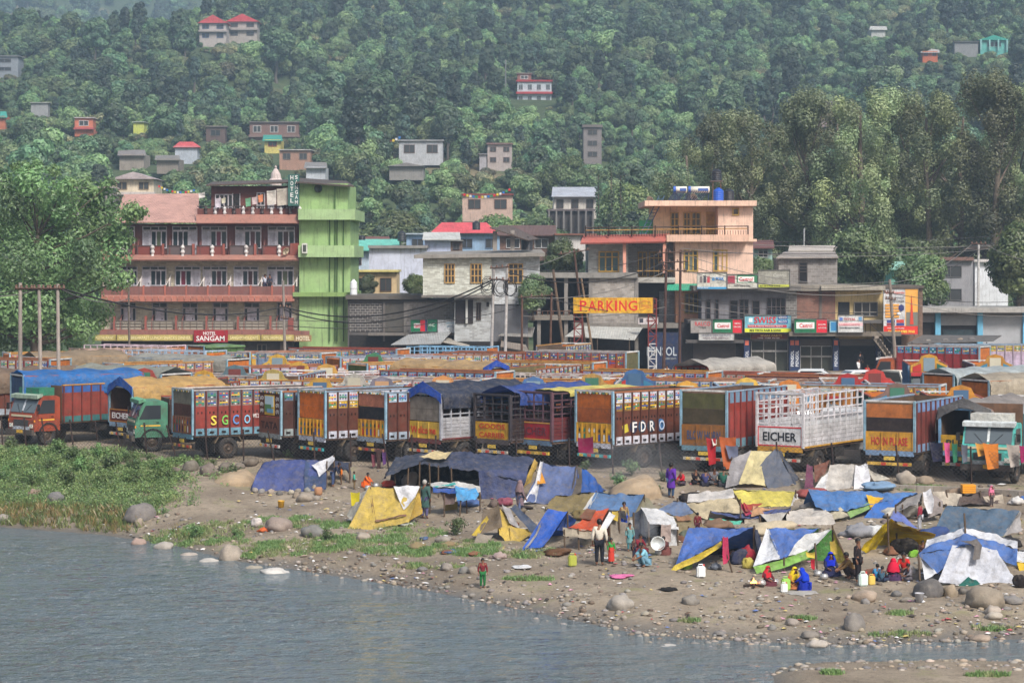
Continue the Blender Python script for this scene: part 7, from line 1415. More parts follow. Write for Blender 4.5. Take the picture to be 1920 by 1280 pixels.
for i,(x,y,w) in enumerate(((20,846,50),(70,860,46),(110,856,54),(140,866,50),(185,860,56),(240,866,50),(280,868,44),(250,884,60),(300,886,56),(200,886,60),(150,888,60),(90,884,64),(30,884,64),(0,910,60),(60,912,60),(125,915,60),(190,912,60),(255,910,56),(305,906,60),(320,896,46),(370,872,36),(345,864,30),(400,872,30))):bush('dense green bush in the weeds below the fence',x,y,w*random.uniform(.45,.75),'bushes among the weeds of the left bank',i)
for lab,x,y,w in (('bush on the rubble left of the blue-grey tent',436,898,36),('small plant between tent and truck wheels',540,858,20),('leafy bush on the dirt mound below the FDR truck',1165,918,40),('bush beside the purple clad man',1245,902,24),('small bush on the slope under the purple clad man',1236,922,16),('low bush at the fence behind the slate blue tent',1185,890,36),('shrub standing on the grass near the stick table',858,1002,36),('grassy clump on the pebble shore',366,1008,28),('grassy clump beside the pebble shore clump',440,1006,24),('spiky weed in the grass strip',612,1014,30),('tall weed against the fence behind the canvas shelter',1100,880,22),('tiny plant beside the long boulder',582,1008,12)):bush(lab,x,y,w,None,int(x),c(84,116,54))
# dirt mound and concrete kerb at the fence
def mound(label,x,y,w,h):
    g=G(x,y); s=g.y/F; o=put('dirt_mound',ROCKS[2],None,Matrix.Translation((g.x,g.y+0.5,g.z-0.1)) @ Matrix.Diagonal((w*s/2,1.4,h*s,1)),c(176,154,126)); tag(o,label,'mound')
mound('bare dirt mound below the FDR truck',1195,930,110,40); mound('bare dirt mound left of the blue-grey tent',440,905,90,26)
def kerb():
    for i in range(24):
        u=1640+i*16; p,q=W(u,0,fenceY(u)-1.2),W(u+15.4,0,fenceY(u+15.4)-1.2); p.z=q.z=-0.18
        o=bx('kerb_stone',KB,((p.x+q.x)/2,(p.y+q.y)/2,-0.25),((q-p).length,0.35,0.4),'concrete',jig(c(158,148,136),0.1),Matrix.Rotation(math.atan2(q.y-p.y,q.x-p.x),3,'Z'))
KB=thing('kerb','low concrete kerb wall under the right part of the fence','kerb',W(1800,920,99)); kerb()
# ---------------------------------------------------------------- chain link fence
def fence():
    f=thing('fence','sagging chain link fence on leaning rusty posts between trucks and camp','fence',W(900,0,107)); f.location.z=0; WM[f]=f.matrix_basis.copy()
    P=[(-40,-36),(2,5),(45,49),(78,86),(131,139),(178,187),(217,228),(270,276),(312,332),(384,390),(456,457),(502,517),(588,591),(657,658),(717,730),(772,774),(817,818),(893,894),(968,969),(1067,1068),(1146,1150),(1235,1242),(1330,1334),(1456,1458),(1559,1565),(1680,1687),(1820,1822),(1935,1937)]
    tops,bots=[],[]
    for a,e in P:
        Y=fenceY(e); X1=(e-CX)/F*Y; X0=(a-CX)/F*Y; z=height(X1,Y); tops.append(Vector((X0,Y,z+1.55))); bots.append(Vector((X1,Y,z))); pole('post',f,bots[-1]-Vector((0,0,0.2)),tops[-1],0.04,'rust',c(58,48,46),5)
    b=MB()
    for i in range(len(P)-1):
        A,B,Cc,D=bots[i],bots[i+1],tops[i],tops[i+1]; L=(B-A).length; n=max(2,int(L/0.2)); rows=8
        def q(u,v):return A.lerp(B,u).lerp(Cc.lerp(D,u),v*0.95+0.02)+Vector((0,0.05*math.sin(u*9+i),-0.12*math.sin(math.pi*u)*v))
        for k in range(-rows,n+1):
            for sgn in (0,1):
                u0,u1=(k/n,(k+rows)/n) if not sgn else ((k+rows)/n,k/n); v0,v1=0.0,1.0
                if u0 < 0:v0=(0-u0)/(u1-u0); u0=0
                if u1 > 1:v1=v0+(1-u0)/(u1-u0)*(v1-v0) if u1 != u0 else v1; u1=1
                if sgn and u0 > 1:v0=(u0-1)/(u0-u1); u0=1
                if sgn and u1 < 0:v1=v0+(u0-0)/(u0-u1)*(v1-v0); u1=0
                if abs(u1-u0) < 1e-3 or not (0 <= u0 <= 1 and 0 <= u1 <= 1):continue
                p0,p1=q(u0,v0),q(u1,v1); b.tube([p0,p0.lerp(p1,0.5)+Vector((0,0.01,0)),p1],0.0065,3,False)
    m=mb('wire_mesh',f,b,'metal',c(116,114,114)); m['kind']='stuff'
fence()
# ---------------------------------------------------------------- poles, wires, parking sign
def upole(label,x0,y0,x1,y1,Y,r,m,col,arms=(),name='utility_pole',group=None):
    p,q=W(x1,y1,Y),W(x0,y0,Y); q.y += 0.0
    t_=(p.z-0)/(q.z-p.z); base=p-(q-p)*t_ if p.z > 0.05 else p; base.z=max(0,base.z-0.05)-0.05
    t=thing(name,label,'pole',base,0,group); pole('shaft',t,base,q,r*1.15,m,col,8,r*0.85)
    for (ax0,ay0,ax1,ay1) in arms:
        a,e=W(ax0,ay0,Y-r),W(ax1,ay1,Y-r); pole('cross_arm',t,a,e,0.05,'rust',c(90,70,60),5)
        for k in (0.08,0.36,0.64,0.92):
            z=a.lerp(e,k); bI=MB(); bI.lathe([(0.0,0),(0.05,0),(0.08,0.06),(0.05,0.1),(0.07,0.16),(0.0,0.22)],8); mb('insulator',t,bI,'plastic',c(120,90,76),M=Matrix.Translation(z))
    return t
CPL=c(168,156,146)
upole('left concrete pole of the three in front of the big tree',38,530,38,705,126,0.115,'concrete',CPL,[(28,541,62,541)],'concrete_pole'); upole('middle concrete pole of the three in front of the big tree',73,534,76,705,126,0.105,'concrete',CPL,[(62,541,92,541)],'concrete_pole'); upole('concrete pole closest to the hotel of the three before the big tree',108,532,110,705,126,0.105,'concrete',CPL,[(92,541,122,541)],'concrete_pole')
upole('grey pole before the hotel green wall end',531,526,535,690,190,0.11,'concrete',c(150,140,132),[(524,575,545,577),(526,596,542,598)]); upole('thin pole before the brick hotel balconies',241,530,243,690,190,0.09,'metal',c(130,120,112)); upole('leaning whitewashed pole of the pair with coiled cables',926,500,921,680,172,0.11,'paint',c(190,184,180),[(918,503,955,500),(916,523,958,526)]); upole('straight whitewashed pole of the pair with coiled cables',951,495,947,680,172,0.11,'paint',c(196,190,186))
upole('rusty pole left of the parking sign carrying a cross arm',979,555,978,690,180,0.09,'rust',c(104,76,62),[(972,558,1040,553)]); upole('rusty pole under the slab next to the leaning wooden pole',1034,553,1031,690,180,0.09,'rust',c(104,76,62)); upole('leaning wooden pole crossing the unfinished building',1037,505,1062,690,188,0.12,'wood',c(120,98,80)); upole('steel T pole with broad bent arm above the parking sign',1076,466,1102,690,187,0.1,'rust',c(86,64,54),[(1047,477,1106,468)]); upole('wooden prop pole leaning beside the steel T pole',1090,522,1116,690,187,0.09,'wood',c(150,124,98))
upole('tall dark steel pole right of the parking sign with three arms',1250,466,1244,705,188,0.12,'rust',c(84,60,54),[(1232,474,1298,472),(1236,492,1290,490),(1240,506,1288,508)]); upole('shorter dark steel pole paired with the tall one',1276,468,1274,700,188,0.11,'rust',c(80,58,52)); upole('slightly leaning grey pole by the shop stairs and billboard',1668,524,1681,705,190,0.14,'concrete',c(140,128,118),[(1658,548,1676,550),(1660,560,1680,562)]); upole('white pole with white cross arm on the right',1835,458,1833,700,210,0.12,'paint',c(206,204,200),[(1820,457,1850,457)]); upole('thin white pole far behind the block hut',1508,428,1507,480,240,0.1,'metal',c(190,190,190)); upole('thin grey mast on the slope above the white and red house',948,112,948,150,640,0.18,'metal',c(170,170,170)); upole('thin grey mast right of the white and red house',1199,118,1199,150,640,0.18,'metal',c(170,170,170)); upole('pale mast on the lower left slope',28,0,28,0,700,0.01,'metal',GREY) if False else None
tl=thing('street_lamp','white street lamp bracket on the grey pole by the billboard','lamp',W(1678,600,189.7)); pole('arm',tl,W(1674,592,189.8),W(1686,590,189),0.03,'metal',GREY); b=MB(); b.lathe([(0,0.12),(0.14,0.06),(0.18,-0.04),(0.1,-0.12),(0,-0.14)],10); mb('lamp_head',tl,b,'plastic',c(226,226,222),True,M=Matrix.Translation(W(1685,588,189)))
def lattice(par,x,y0,y1,Y,w=0.62):
    top,bot=W(x,y0,Y),W(x,y1,Y); bot.z=0; n=11; H=top.z
    for k in range(2):
        za,zb=(0,H*0.42) if k == 0 else (H*0.42,H); col=c(222,220,218) if k == 0 else c(140,52,48)
        for sx in (-1,1):
            for sy in (-1,1):pole('leg',par,(top.x+sx*w/2,Y+sy*w/2,za),(top.x+sx*w/2,Y+sy*w/2,zb),0.045,'paint',col,5)
    for i in range(n):
        z0,z1=H*i/n,H*(i+1)/n; col=c(222,220,218) if i < 5 else c(140,52,48)
        for sy in (-1,1):s=1 if i % 2 else -1; pole('brace',par,(top.x-s*w/2,Y+sy*w/2,z0),(top.x+s*w/2,Y+sy*w/2,z1),0.028,'paint',col,4); pole('brace',par,(top.x-w/2,Y+sy*w/2,z1),(top.x+w/2,Y+sy*w/2,z1),0.028,'paint',col,4)
        for sx in (-1,1):s=1 if i % 2 else -1; pole('brace',par,(top.x+sx*w/2,Y-s*w/2,z0),(top.x+sx*w/2,Y+s*w/2,z1),0.028,'paint',col,4)
s=thing('parking_sign','yellow PARKING sign in red letters on two red and white lattice towers','sign',W(1150,720,184)); Y=184
lattice(s,1084,560,720,Y); lattice(s,1223,560,720,Y); pb('board',s,1075,558,1224,587,Y-0.5,0.15,'paint',c(238,182,40)); pb('board_edge',s,1224.2,558,1226,587,Y-0.5,0.4,'paint',c(120,70,40))
for ch,xa,xb in zip('PARKING',(1087,1103,1121,1137,1153,1161,1178),(1100,1118,1134,1151,1157,1175,1195)):o=ptext(s,ch,xa,563.5,xb,582.5,Y-0.51,c(206,44,36))
ptext(s,'GROUND',1140,559.5,1157,561.5,Y-0.51,c(190,80,40)); b=MB(); q=[W(1199,568,Y-0.512),W(1208,564,Y-0.512),W(1219,566,Y-0.512),W(1220,576,Y-0.512),W(1210,578,Y-0.512),W(1200,582,Y-0.512)]; b.tube(q+[q[0]],0.025,4,False); mb('painted_flag',s,b,'plain',c(206,120,60)); ptext(s,'THANKS',1202,571,1217,576,Y-0.511,c(206,120,60))
def wire(a,e,sag,r=0.022,col=c(44,42,42),label='thin overhead wire strung between the roadside poles',group='overhead wires above the road'):
    b=MB(); pts=[a.lerp(e,i/16)-Vector((0,0,sag*4*(i/16)*(1-i/16))) for i in range(17)]; b.tube(pts,r,5,False); o=mb('overhead_wire',None,b,'plain',col); tag(o,label,'wire',group)
random.seed(5)
PN=[(-60,'beyond the left edge'),(38,'the left concrete pole'),(75,'the middle concrete pole'),(111,'the right concrete pole'),(241,'the thin hotel pole'),(533,'the grey hotel pole'),(926,'the leaning whitewashed pole'),(951,'the straight whitewashed pole'),(979,'the rusty cross arm pole'),(1034,'the second rusty pole'),(1076,'the steel T pole'),(1248,'the tall dark steel pole'),(1276,'the shorter dark steel pole'),(1400,'the pink house corner'),(1500,'the shop row'),(1670,'the grey pole by the billboard'),(1835,'the white pole'),(1980,'beyond the right edge')]
def near_pole(p):x=CX+F*p.x/p.y; return min(PN,key=lambda q:abs(q[0]-x))[1]
wire(W(112,540,126),W(531,575,190),1.0,0.05,label='thick black cable bundle from the concrete poles to the hotel pole',group=None); wire(W(531,575,190),W(921,526,172),1.6,0.055,label='thick black cable bundle sagging past the dark workshop',group=None); wire(W(531,580,190),W(921,530,172),1.9,0.05,label='second black cable bundle sagging lower past the dark workshop',group=None); wire(W(951,510,172),W(1250,490,188),1.2,0.045,label='black cable from the whitewashed pair to the dark steel poles',group=None)
for i,(a,e,sg) in enumerate(((W(112,541,126),W(241,560,190),.5),(W(241,560,190),W(535,590,190),.6),(W(535,598,190),W(926,540,172),1.0),(W(535,610,190),W(979,575,180),.8),(W(926,503,172),W(1076,470,187),.5),(W(951,500,172),W(1240,474,188),.8),(W(979,557,180),W(1250,508,188),.8),(W(979,580,180),W(1250,560,188),.5),(W(979,592,180),W(1250,575,188),.4),(W(1034,560,180),W(1270,590,188),.4),(W(1276,474,188),W(1668,528,190),1.0),(W(1276,492,188),W(1668,532,190),1.1),(W(1290,508,188),W(1668,548,190),.9),(W(1276,556,188),W(1668,585,190),.5),(W(1276,568,188),W(1668,600,190),.5),(W(1276,580,188),W(1500,590,190),.3),(W(1670,530,190),W(1822,458,210),.7),(W(1672,534,190),W(1848,458,210),.8),(W(1848,458,210),W(1990,490,200),.6),(W(1672,550,190),W(1960,560,200),.5),(W(1672,560,190),W(1960,590,200),.6),(W(1276,470,188),W(1990,440,230),.9),(W(1276,466,188),W(1990,448,230),1.1),(W(1400,452,215),W(1990,432,240),.5),(W(1400,458,215),W(1990,452,240),.5),(W(-60,545,126),W(38,541,126),.2),(W(-60,552,126),W(75,541,126),.25),(W(38,541,126),W(110,541,126),.1))):wire(a,e,sg,0.024 if i % 3 else 0.03,c(60,58,58) if i % 2 else c(120,116,112),'wire from '+near_pole(a)+' to '+near_pole(e))
def coil(label,x,y,Y,r):
    b=MB(); q=W(x,y,Y-0.15)
    for k in range(5):rr=r*random.uniform(0.75,1.1); o=Vector((random.gauss(0,.08),0,random.gauss(0,.12))); b.tube([q+o+Vector((rr*math.cos(i*.45)*0.8,0.02*k,rr*math.sin(i*.45))) for i in range(15)],0.022,5,False)
    tag(mb('cable_coil',None,b,'plain',c(36,34,34)),label,'cable')
coil('coil of black cable hung on the leaning whitewashed pole',914,535,172,0.55); coil('coil of black cable hung on the straight whitewashed pole',956,540,172,0.6); coil('coil of cable hung between the whitewashed pair',938,538,172,0.6); coil('loop of cable on the tall dark steel pole',1240,498,188,0.4)
# ---------------------------------------------------------------- people
def skin_mesh(name,V,E,rad,m,root,sub=1,scale=1.0):
    """grow one continuous surface round a skeleton of joints"""
    me=bpy.data.meshes.new(name); me.from_pydata([Vector(p)*scale for p in V],E,[]); ob=bpy.data.objects.new(name,me); COL.objects.link(ob)
    me.skin_vertices.new() if False else None
    md=ob.modifiers.new('s','SKIN'); md.use_smooth_shade=True
    if not me.skin_vertices:
        bm=bmesh.new(); bm.from_mesh(me); bm.verts.layers.skin.verify(); bm.to_mesh(me); bm.free()
    for i,sv in enumerate(me.skin_vertices[0].data):r=rad[i]*scale; sv.radius=(r,r); sv.use_root=(i == root)
    s=ob.modifiers.new('u','SUBSURF'); s.levels=s.render_levels=sub
    SKINS.append((ob,m)); return ob
SKINS=[]
def joints(pose):
    if pose in ('stand','walk','bend'):
        J=dict(pel=(0,0,.52),wst=(.0,0,.62),che=(.0,0,.74),nck=(.005,0,.845),hd=(.015,0,.895),top=(.01,0,.955))
        for s,k in ((1,'L'),(-1,'R')):
            d=(.07*s if pose == 'walk' else 0.0); J.update({'sh'+k:(0,.105*s,.8),'el'+k:(-.01+d*-.4,.145*s,.64),'wr'+k:(.035-d*.8,.15*s,.5),'hi'+k:(0,.052*s,.5),'kn'+k:(.02+d,.058*s,.28),'an'+k:(-.005+d*1.1,.06*s,.045),'to'+k:(.07+d*1.1,.068*s,.018)})
        if pose == 'bend':
            for k in ('wst','che','nck','hd','top','shL','shR','elL','elR','wrL','wrR'):
                x,y,z=J[k]; dz=z-.52; J[k]=(x*.8+dz*.62,y,.52+dz*.76)
            for k in ('L','R'):e=J['sh'+k]; J['el'+k]=(e[0]+.03,e[1]*1.2,e[2]-.16); J['wr'+k]=(e[0]+.09,e[1],e[2]-.29)
    elif pose == 'squat':
        J=dict(pel=(-.1,0,.13),wst=(-.06,0,.22),che=(.0,0,.33),nck=(.045,0,.43),hd=(.07,0,.475),top=(.075,0,.535))
        for s,k in ((1,'L'),(-1,'R')):J.update({'sh'+k:(.02,.105*s,.39),'el'+k:(.14,.125*s,.27),'wr'+k:(.25,.06*s,.2),'hi'+k:(-.09,.06*s,.13),'kn'+k:(.12,.09*s,.27),'an'+k:(.0,.075*s,.04),'to'+k:(.08,.085*s,.016)})
    else:
        J=dict(pel=(-.04,0,.075),wst=(-.035,0,.17),che=(-.01,0,.29),nck=(.015,0,.395),hd=(.03,0,.445),top=(.03,0,.505))
        for s,k in ((1,'L'),(-1,'R')):J.update({'sh'+k:(-.01,.105*s,.35),'el'+k:(.06,.15*s,.22),'wr'+k:(.17,.09*s,.17),'hi'+k:(-.02,.06*s,.07),'kn'+k:(.17,.2*s,.09),'an'+k:(.19,.03*s,.04),'to'+k:(.24,-.02*s,.03)})
    return {k:Vector(v) for k,v in J.items()}
RAD=dict(pel=.072,wst=.064,che=.078,nck=.03,hd=.052,top=.044,sh=.04,el=.026,wr=.018,hi=.055,kn=.037,an=.024,to=.02)
def rad_of(k):return RAD.get(k,RAD.get(k[:2]))
LINKS=[('pel','wst'),('wst','che'),('che','nck'),('nck','hd'),('hd','top')]+[(a+k,b+k) for k in 'LR' for a,b in (('sh','el'),('el','wr'),('hi','kn'),('kn','an'),('an','to'))]+[('che','shL'),('che','shR'),('pel','hiL'),('pel','hiR')]
PC={}
def chain(name,J,keys,m,grow,extra=0.0,h=1.0,hands=False):
    idx={k:i for i,k in enumerate(keys)}; V=[J[k] for k in keys]; E=[(idx[a],idx[b]) for a,b in LINKS if a in idx and b in idx]; rad=[rad_of(k)*grow+extra for k in keys]
    if hands:
        for k in 'LR':
            w=J['wr'+k]; d=(w-J['el'+k]).normalized(); side=d.cross(Vector((0,1,0))).normalized(); p=w+d*.035; V.append(p); rad.append(.021); E.append((idx['wr'+k],len(V)-1)); pi=len(V)-1
            inn=Vector((0,-1 if k == 'L' else 1,0))
            for f in range(4):q=p+d*(.03-.003*abs(f-1.4))+side*(f-1.5)*.011; V.append(q); rad.append(.0062); E.append((pi,len(V)-1)); V.append(q+d*.018+inn*.01); rad.append(.005); E.append((len(V)-2,len(V)-1))
            q=p+side*.026+d*.004; V.append(q); rad.append(.0068); E.append((pi,len(V)-1)); V.append(q+d*.02+inn*.008); rad.append(.0055); E.append((len(V)-2,len(V)-1))
        n=J['hd']+Vector((.05,0,.005)); V.append(n); rad.append(.012); E.append((idx['hd'],len(V)-1))
    return skin_mesh(name,V,E,rad,m,0,1,h)
def ell(name,cen,r,m,cut=None):
    b=MB(); n,k=12,9
    for j in range(k+1):
        a=math.pi*j/k
        for i in range(n):t=2*math.pi*i/n; b.v.append((cen[0]+r[0]*math.sin(a)*math.cos(t),cen[1]+r[1]*math.sin(a)*math.sin(t),cen[2]+r[2]*math.cos(a)))
    for j in range(k):
        for i in range(n):
            q=[j*n+i,(j+1)*n+i,(j+1)*n+(i+1) % n,j*n+(i+1) % n]
            if cut and cut(sum((Vector(b.v[x]) for x in q),Vector())/4):continue
            b.f.append(tuple(q))
    return b
SKN=[c(120,82,62),c(104,70,52),c(134,94,72)]
PEOPLE=[]
def person(label,px,py,hpx,pose,face,top,bottom,scarf=None,tunic=None,hair=c(28,24,22),sari=None,Y=None,z=None,sleeves=True,h=None,group=None,pattern=None):
    """px, py: where feet or seat touch the ground; hpx: height in the photograph; face: degrees, 0 towards the viewer, 90 to the right"""
    if Y is None:g=G(px,py)
    else:g=W(px,py,Y); g.z=z if z is not None else g.z
    frac={'stand':1.0,'walk':1.0,'bend':0.9,'squat':0.585,'sit':0.555}[pose]; H=h or hpx*g.y/F/frac
    if z is None and Y is None:H=min(1.85,max(0.8,H))
    t=thing('person',label,'person',g,R(-90)+R(face),group); J=joints(pose); FR.append(WM[t])
    add=lambda ob,col:PEOPLE.append((ob,t,WM[t].copy(),col))
    sk=SKN[int(px) % 3]; keys=list(J.keys())
    add(chain('body',J,keys,'skin',1.0,0,H,True),sk)
    arm=['pel','wst','che','shL','shR','elL','elR']+(['wrL','wrR'] if sleeves else []); JJ=dict(J)
    if sleeves:
        for k in 'LR':JJ['wr'+k]=J['el'+k].lerp(J['wr'+k],.82)
    add(chain('shirt' if not tunic and not sari else 'tunic',JJ,arm,'garment',1.12,.006,H),top)
    JJ=dict(J)
    for k in 'LR':JJ['an'+k]=J['kn'+k].lerp(J['an'+k],.92)
    add(chain('trousers',JJ,['pel','hiL','hiR','knL','knR','anL','anR'],'garment',1.12,.008,H),bottom)
    hd=(J['hd']+J['top'])/2*H; r=.062*H
    if not scarf:mb('hair',t,ell('hair',(hd.x-.006*H,hd.y,hd.z+.014*H),(r*1.06,r*0.98,r*1.12),'hair',lambda p:p.x > hd.x+.018*H and p.z < hd.z+.03*H or p.z < hd.z-.035*H),'hair',hair,True)
    else:
        b=ell('x',(hd.x-.012*H,hd.y,hd.z+.008*H),(r*1.25,r*1.2,r*1.3),'g',lambda p:p.x > hd.x+.025*H and p.z < hd.z+.045*H); sh=J['che']*H
        k0=len(b.v); n=12
        for q,(rx,ry,zz,xx) in enumerate(((r*1.2,r*1.15,hd.z,hd.x-.012*H),(.1*H,.14*H,J['shL'].z*H+.02*H,sh.x-.01*H),(.115*H,.16*H,J['che'].z*H-.06*H,sh.x-.02*H))):
            for i in range(n):a=2*math.pi*i/n; b.v.append((xx+rx*math.cos(a),ry*math.sin(a),zz+.012*H*math.sin(a*5+q)))
        for q in range(2):
            for i in range(n):
                if q == 0 and i in (0,11):continue
                b.f.append((k0+q*n+i,k0+(q+1)*n+i,k0+(q+1)*n+(i+1) % n,k0+q*n+(i+1) % n))
        mb('headscarf',t,b,'garment',scarf,True)
    for s in (-1,1):mb('eye',t,ell('eye',(hd.x+.046*H,s*.02*H,hd.z-.002*H),(.007*H,.009*H,.006*H),'hair'),'hair',c(30,24,22)); mb('ear',t,ell('ear',(hd.x-.004*H,s*.058*H,hd.z-.008*H),(.012*H,.006*H,.018*H),'skin'),'skin',sk) if not scarf else None
    mb('mouth',t,ell('mouth',(hd.x+.048*H,0,hd.z-.036*H),(.006*H,.018*H,.004*H),'skin'),'skin',c(112,58,52))
    if tunic or sari:# cloth hanging from the waist
        b=MB(); n=14
        if pose in ('stand','walk','bend'):rings=[(.075,.1,.64,0),(.085,.11,.52,0),(.1,.125,.4,0),(.105,.13,.1 if sari else .3,.01)]
        elif pose == 'squat':rings=[(.08,.1,.26,-.05),(.14,.14,.2,.0),(.17,.17,.1,.0),(.18,.18,.01,.0)]
        else:rings=[(.08,.1,.2,-.03),(.13,.15,.14,.03),(.2,.22,.08,.07),(.22,.25,.01,.08)]
        for q,(rx,ry,zz,xx) in enumerate(rings):
            for i in range(n):a=2*math.pi*i/n; k=1+.07*math.sin(a*4+q*.4)*q/3; b.v.append(((xx+rx*k*math.cos(a))*H,ry*k*math.sin(a)*H,zz*H))
        for q in range(len(rings)-1):b.f += [(q*n+i,(q+1)*n+i,(q+1)*n+(i+1) % n,q*n+(i+1) % n) for i in range(n)]
        mb('skirt',t,b,'garment',sari or tunic,True)
    FR.pop(); return t
def bake_people():
    bpy.context.view_layer.update(); dg=bpy.context.evaluated_depsgraph_get(); done={}
    for ob,m in SKINS:
        me=bpy.data.meshes.new_from_object(ob.evaluated_get(dg)); me.materials.clear(); me.materials.append(MATS[m]); me.polygons.foreach_set('use_smooth',[True]*len(me.polygons)); done[ob]=(me,ob.name.split('.')[0])
    for ob,t,M,col in PEOPLE:put(done[ob][1],done[ob][0],t,M,col)
    for ob,m in SKINS:me=ob.data; bpy.data.objects.remove(ob); bpy.data.meshes.remove(me)
DN,BK,PUR=c(48,54,72),c(40,38,42),c(96,62,130)
person('man in white shirt and dark trousers standing with his back turned',1124,1060,88,'stand',176,c(220,212,196),c(36,38,46))
person('boy in maroon checked shirt and green trousers at the water edge',905,1102,55,'stand',10,c(120,44,50),c(40,110,60),h=1.05)
person('old man in long green kurta and purple wrap before the yellow tent',796,972,73,'stand',150,c(64,92,88),c(96,92,130),hair=c(180,176,170),tunic=c(60,88,84))
person('woman in orange squatting at a cooking pot by the canvas shelter',687,913,28,'squat',70,c(226,106,40),c(214,90,40),sari=c(226,100,36))
person('small child in turquoise top facing the orange clad woman',664,917,33,'stand',100,c(80,184,160),c(120,100,70))
person('man in dark clothes bending in the mouth of the blue-grey tent',624,912,46,'bend',80,c(50,56,76),c(70,84,120)); person('child in orange shirt inside the blue-grey tent mouth',640,908,34,'stand',-80,c(220,120,40),c(110,84,60))
person('woman wrapped in a brown shawl walking past the slate blue tent',975,966,66,'walk',120,c(122,104,110),c(90,100,130),scarf=c(132,110,112),sari=None,tunic=c(118,100,108))
person('little girl in green top and red flowered skirt beside the white shirted man',1146,1056,48,'stand',20,c(60,150,70),c(180,60,50),sari=c(190,64,52)); person('woman in pale turquoise tunic standing by the dark hut',1181,1033,54,'stand',15,c(110,150,150),c(70,130,140),tunic=c(104,146,148)); person('barefoot child in dark clothes leaning beside the turquoise woman',1188,1048,42,'stand',60,c(84,60,58),c(50,46,60)); person('woman in maroon seated against the hut',1200,1034,34,'sit',40,c(120,40,52),c(100,40,50),sari=c(116,40,50)); person('man in light blue shirt squatting over firewood',1206,1062,46,'squat',-60,c(130,184,200),c(110,150,170),sleeves=False); person('woman in flowered dress squatting by the white pan',1247,1040,36,'squat',-50,c(96,60,60),c(90,56,56),sari=c(110,66,62))
person('person in mustard and blue sitting up behind the patterned blanket',1170,1000,60,'stand',20,c(150,130,90),c(40,70,160)); person('child in maroon between the beige tent and white hut',1308,1004,44,'stand',160,c(120,50,56),c(90,50,60))
person('person in long purple tunic standing on the dirt slope',1258,934,67,'stand',140,c(92,50,150),c(60,80,110),tunic=c(92,48,150))
for lab,x,y,hp,f,tp,bt in (('person in red shirt seated facing the purple clad one',1278,909,30,-60,c(190,40,50),c(70,60,70)),('person in black seated under the FDR truck',1304,907,30,30,c(34,32,38),c(40,40,46)),('person in navy shirt seated with back turned',1323,911,33,170,c(60,62,104),c(50,50,60)),('bald man in grey seated between navy and green shirts',1339,908,34,10,c(110,110,116),c(80,80,84)),('man in green shirt with yellow print seated with back turned',1357,912,38,165,c(44,92,80),c(60,60,66))):person(lab,x,y,hp,'sit',f,tp,bt)
person('woman in red headscarf cooking on the ground before the green hemmed tent',1439,1097,37,'sit',40,c(96,44,52),c(90,44,52),scarf=c(200,44,56),sari=c(92,46,54)); person('woman in yellow headscarf seated behind the green jerrycan',1489,1102,40,'sit',30,c(180,130,60),c(170,110,60),scarf=c(226,196,40),sari=c(176,110,70)); person('woman in bright blue headscarf squatting with her back half turned',1508,1107,43,'squat',-110,c(26,52,170),c(24,48,160),scarf=c(24,60,190),sari=c(26,46,150)); person('woman in dark dress with royal blue shawl seated at the tent mouth',1557,1078,44,'sit',10,c(40,44,80),c(40,40,66),scarf=c(30,50,190),sari=c(42,44,76)); person('man in striped brown shirt squatting on a blue stool',1592,1084,50,'squat',-80,c(140,110,70),c(60,50,50))
person('slim man all in black standing by the yellow tent',1608,1092,84,'stand',60,c(46,40,42),c(38,34,38)); person('small child in bright blue seated with back turned',1645,1088,32,'sit',160,c(70,150,200),c(50,70,110)); person('small child in slate blue seated close to the bright blue child',1654,1090,30,'sit',150,c(70,100,120),c(50,60,80)); person('woman in red headscarf and checked shawl seated with back turned',1675,1088,42,'sit',170,c(130,60,100),c(60,50,70),scarf=c(196,30,60),sari=c(70,50,80)); person('man in red shirt seated in front of the yellow tent',1695,1076,42,'sit',-30,c(206,48,44),c(60,50,50)); person('child in grey seated beside the man in red',1704,1088,33,'sit',-70,c(120,116,122),c(90,86,92))
person('man in red checked shirt standing in the netted tent',1725,996,56,'stand',-120,c(150,50,66),c(170,170,176)); person('person seated deep inside the yellow tent',1730,1040,28,'sit',0,c(60,40,40),c(40,40,44)); person('person in a pink headcloth behind the dark brown tents',1859,950,40,'stand',30,c(180,110,120),c(90,80,80),scarf=c(214,120,150))
person('man in white shirt leaning on the hotel balcony',497,548,0,'stand',20,c(190,196,210),c(60,60,80),Y=205.35,h=1.6); person('man in dark shirt leaning on the hotel balcony',506,548,0,'stand',-20,c(60,64,80),c(50,50,60),Y=205.2,h=1.6); person('man in black standing in the dark shop doorway',1613,704,0,'stand',190,c(34,34,38),c(30,30,34),Y=200.5,z=0,h=1.7); person('man in white shirt walking in front of the shops',1610,700,0,'walk',60,c(226,226,226),c(60,60,70),Y=186,z=0,h=1.7); person('person in bright red shirt among the parked cars',1626,700,0,'stand',30,c(210,44,40),c(60,50,50),Y=178,z=0,h=1.6); person('man in pale shirt by the lattice sign tower',1250,700,0,'stand',30,c(200,190,176),c(80,70,66),Y=176,z=0,h=1.65)
bake_people()
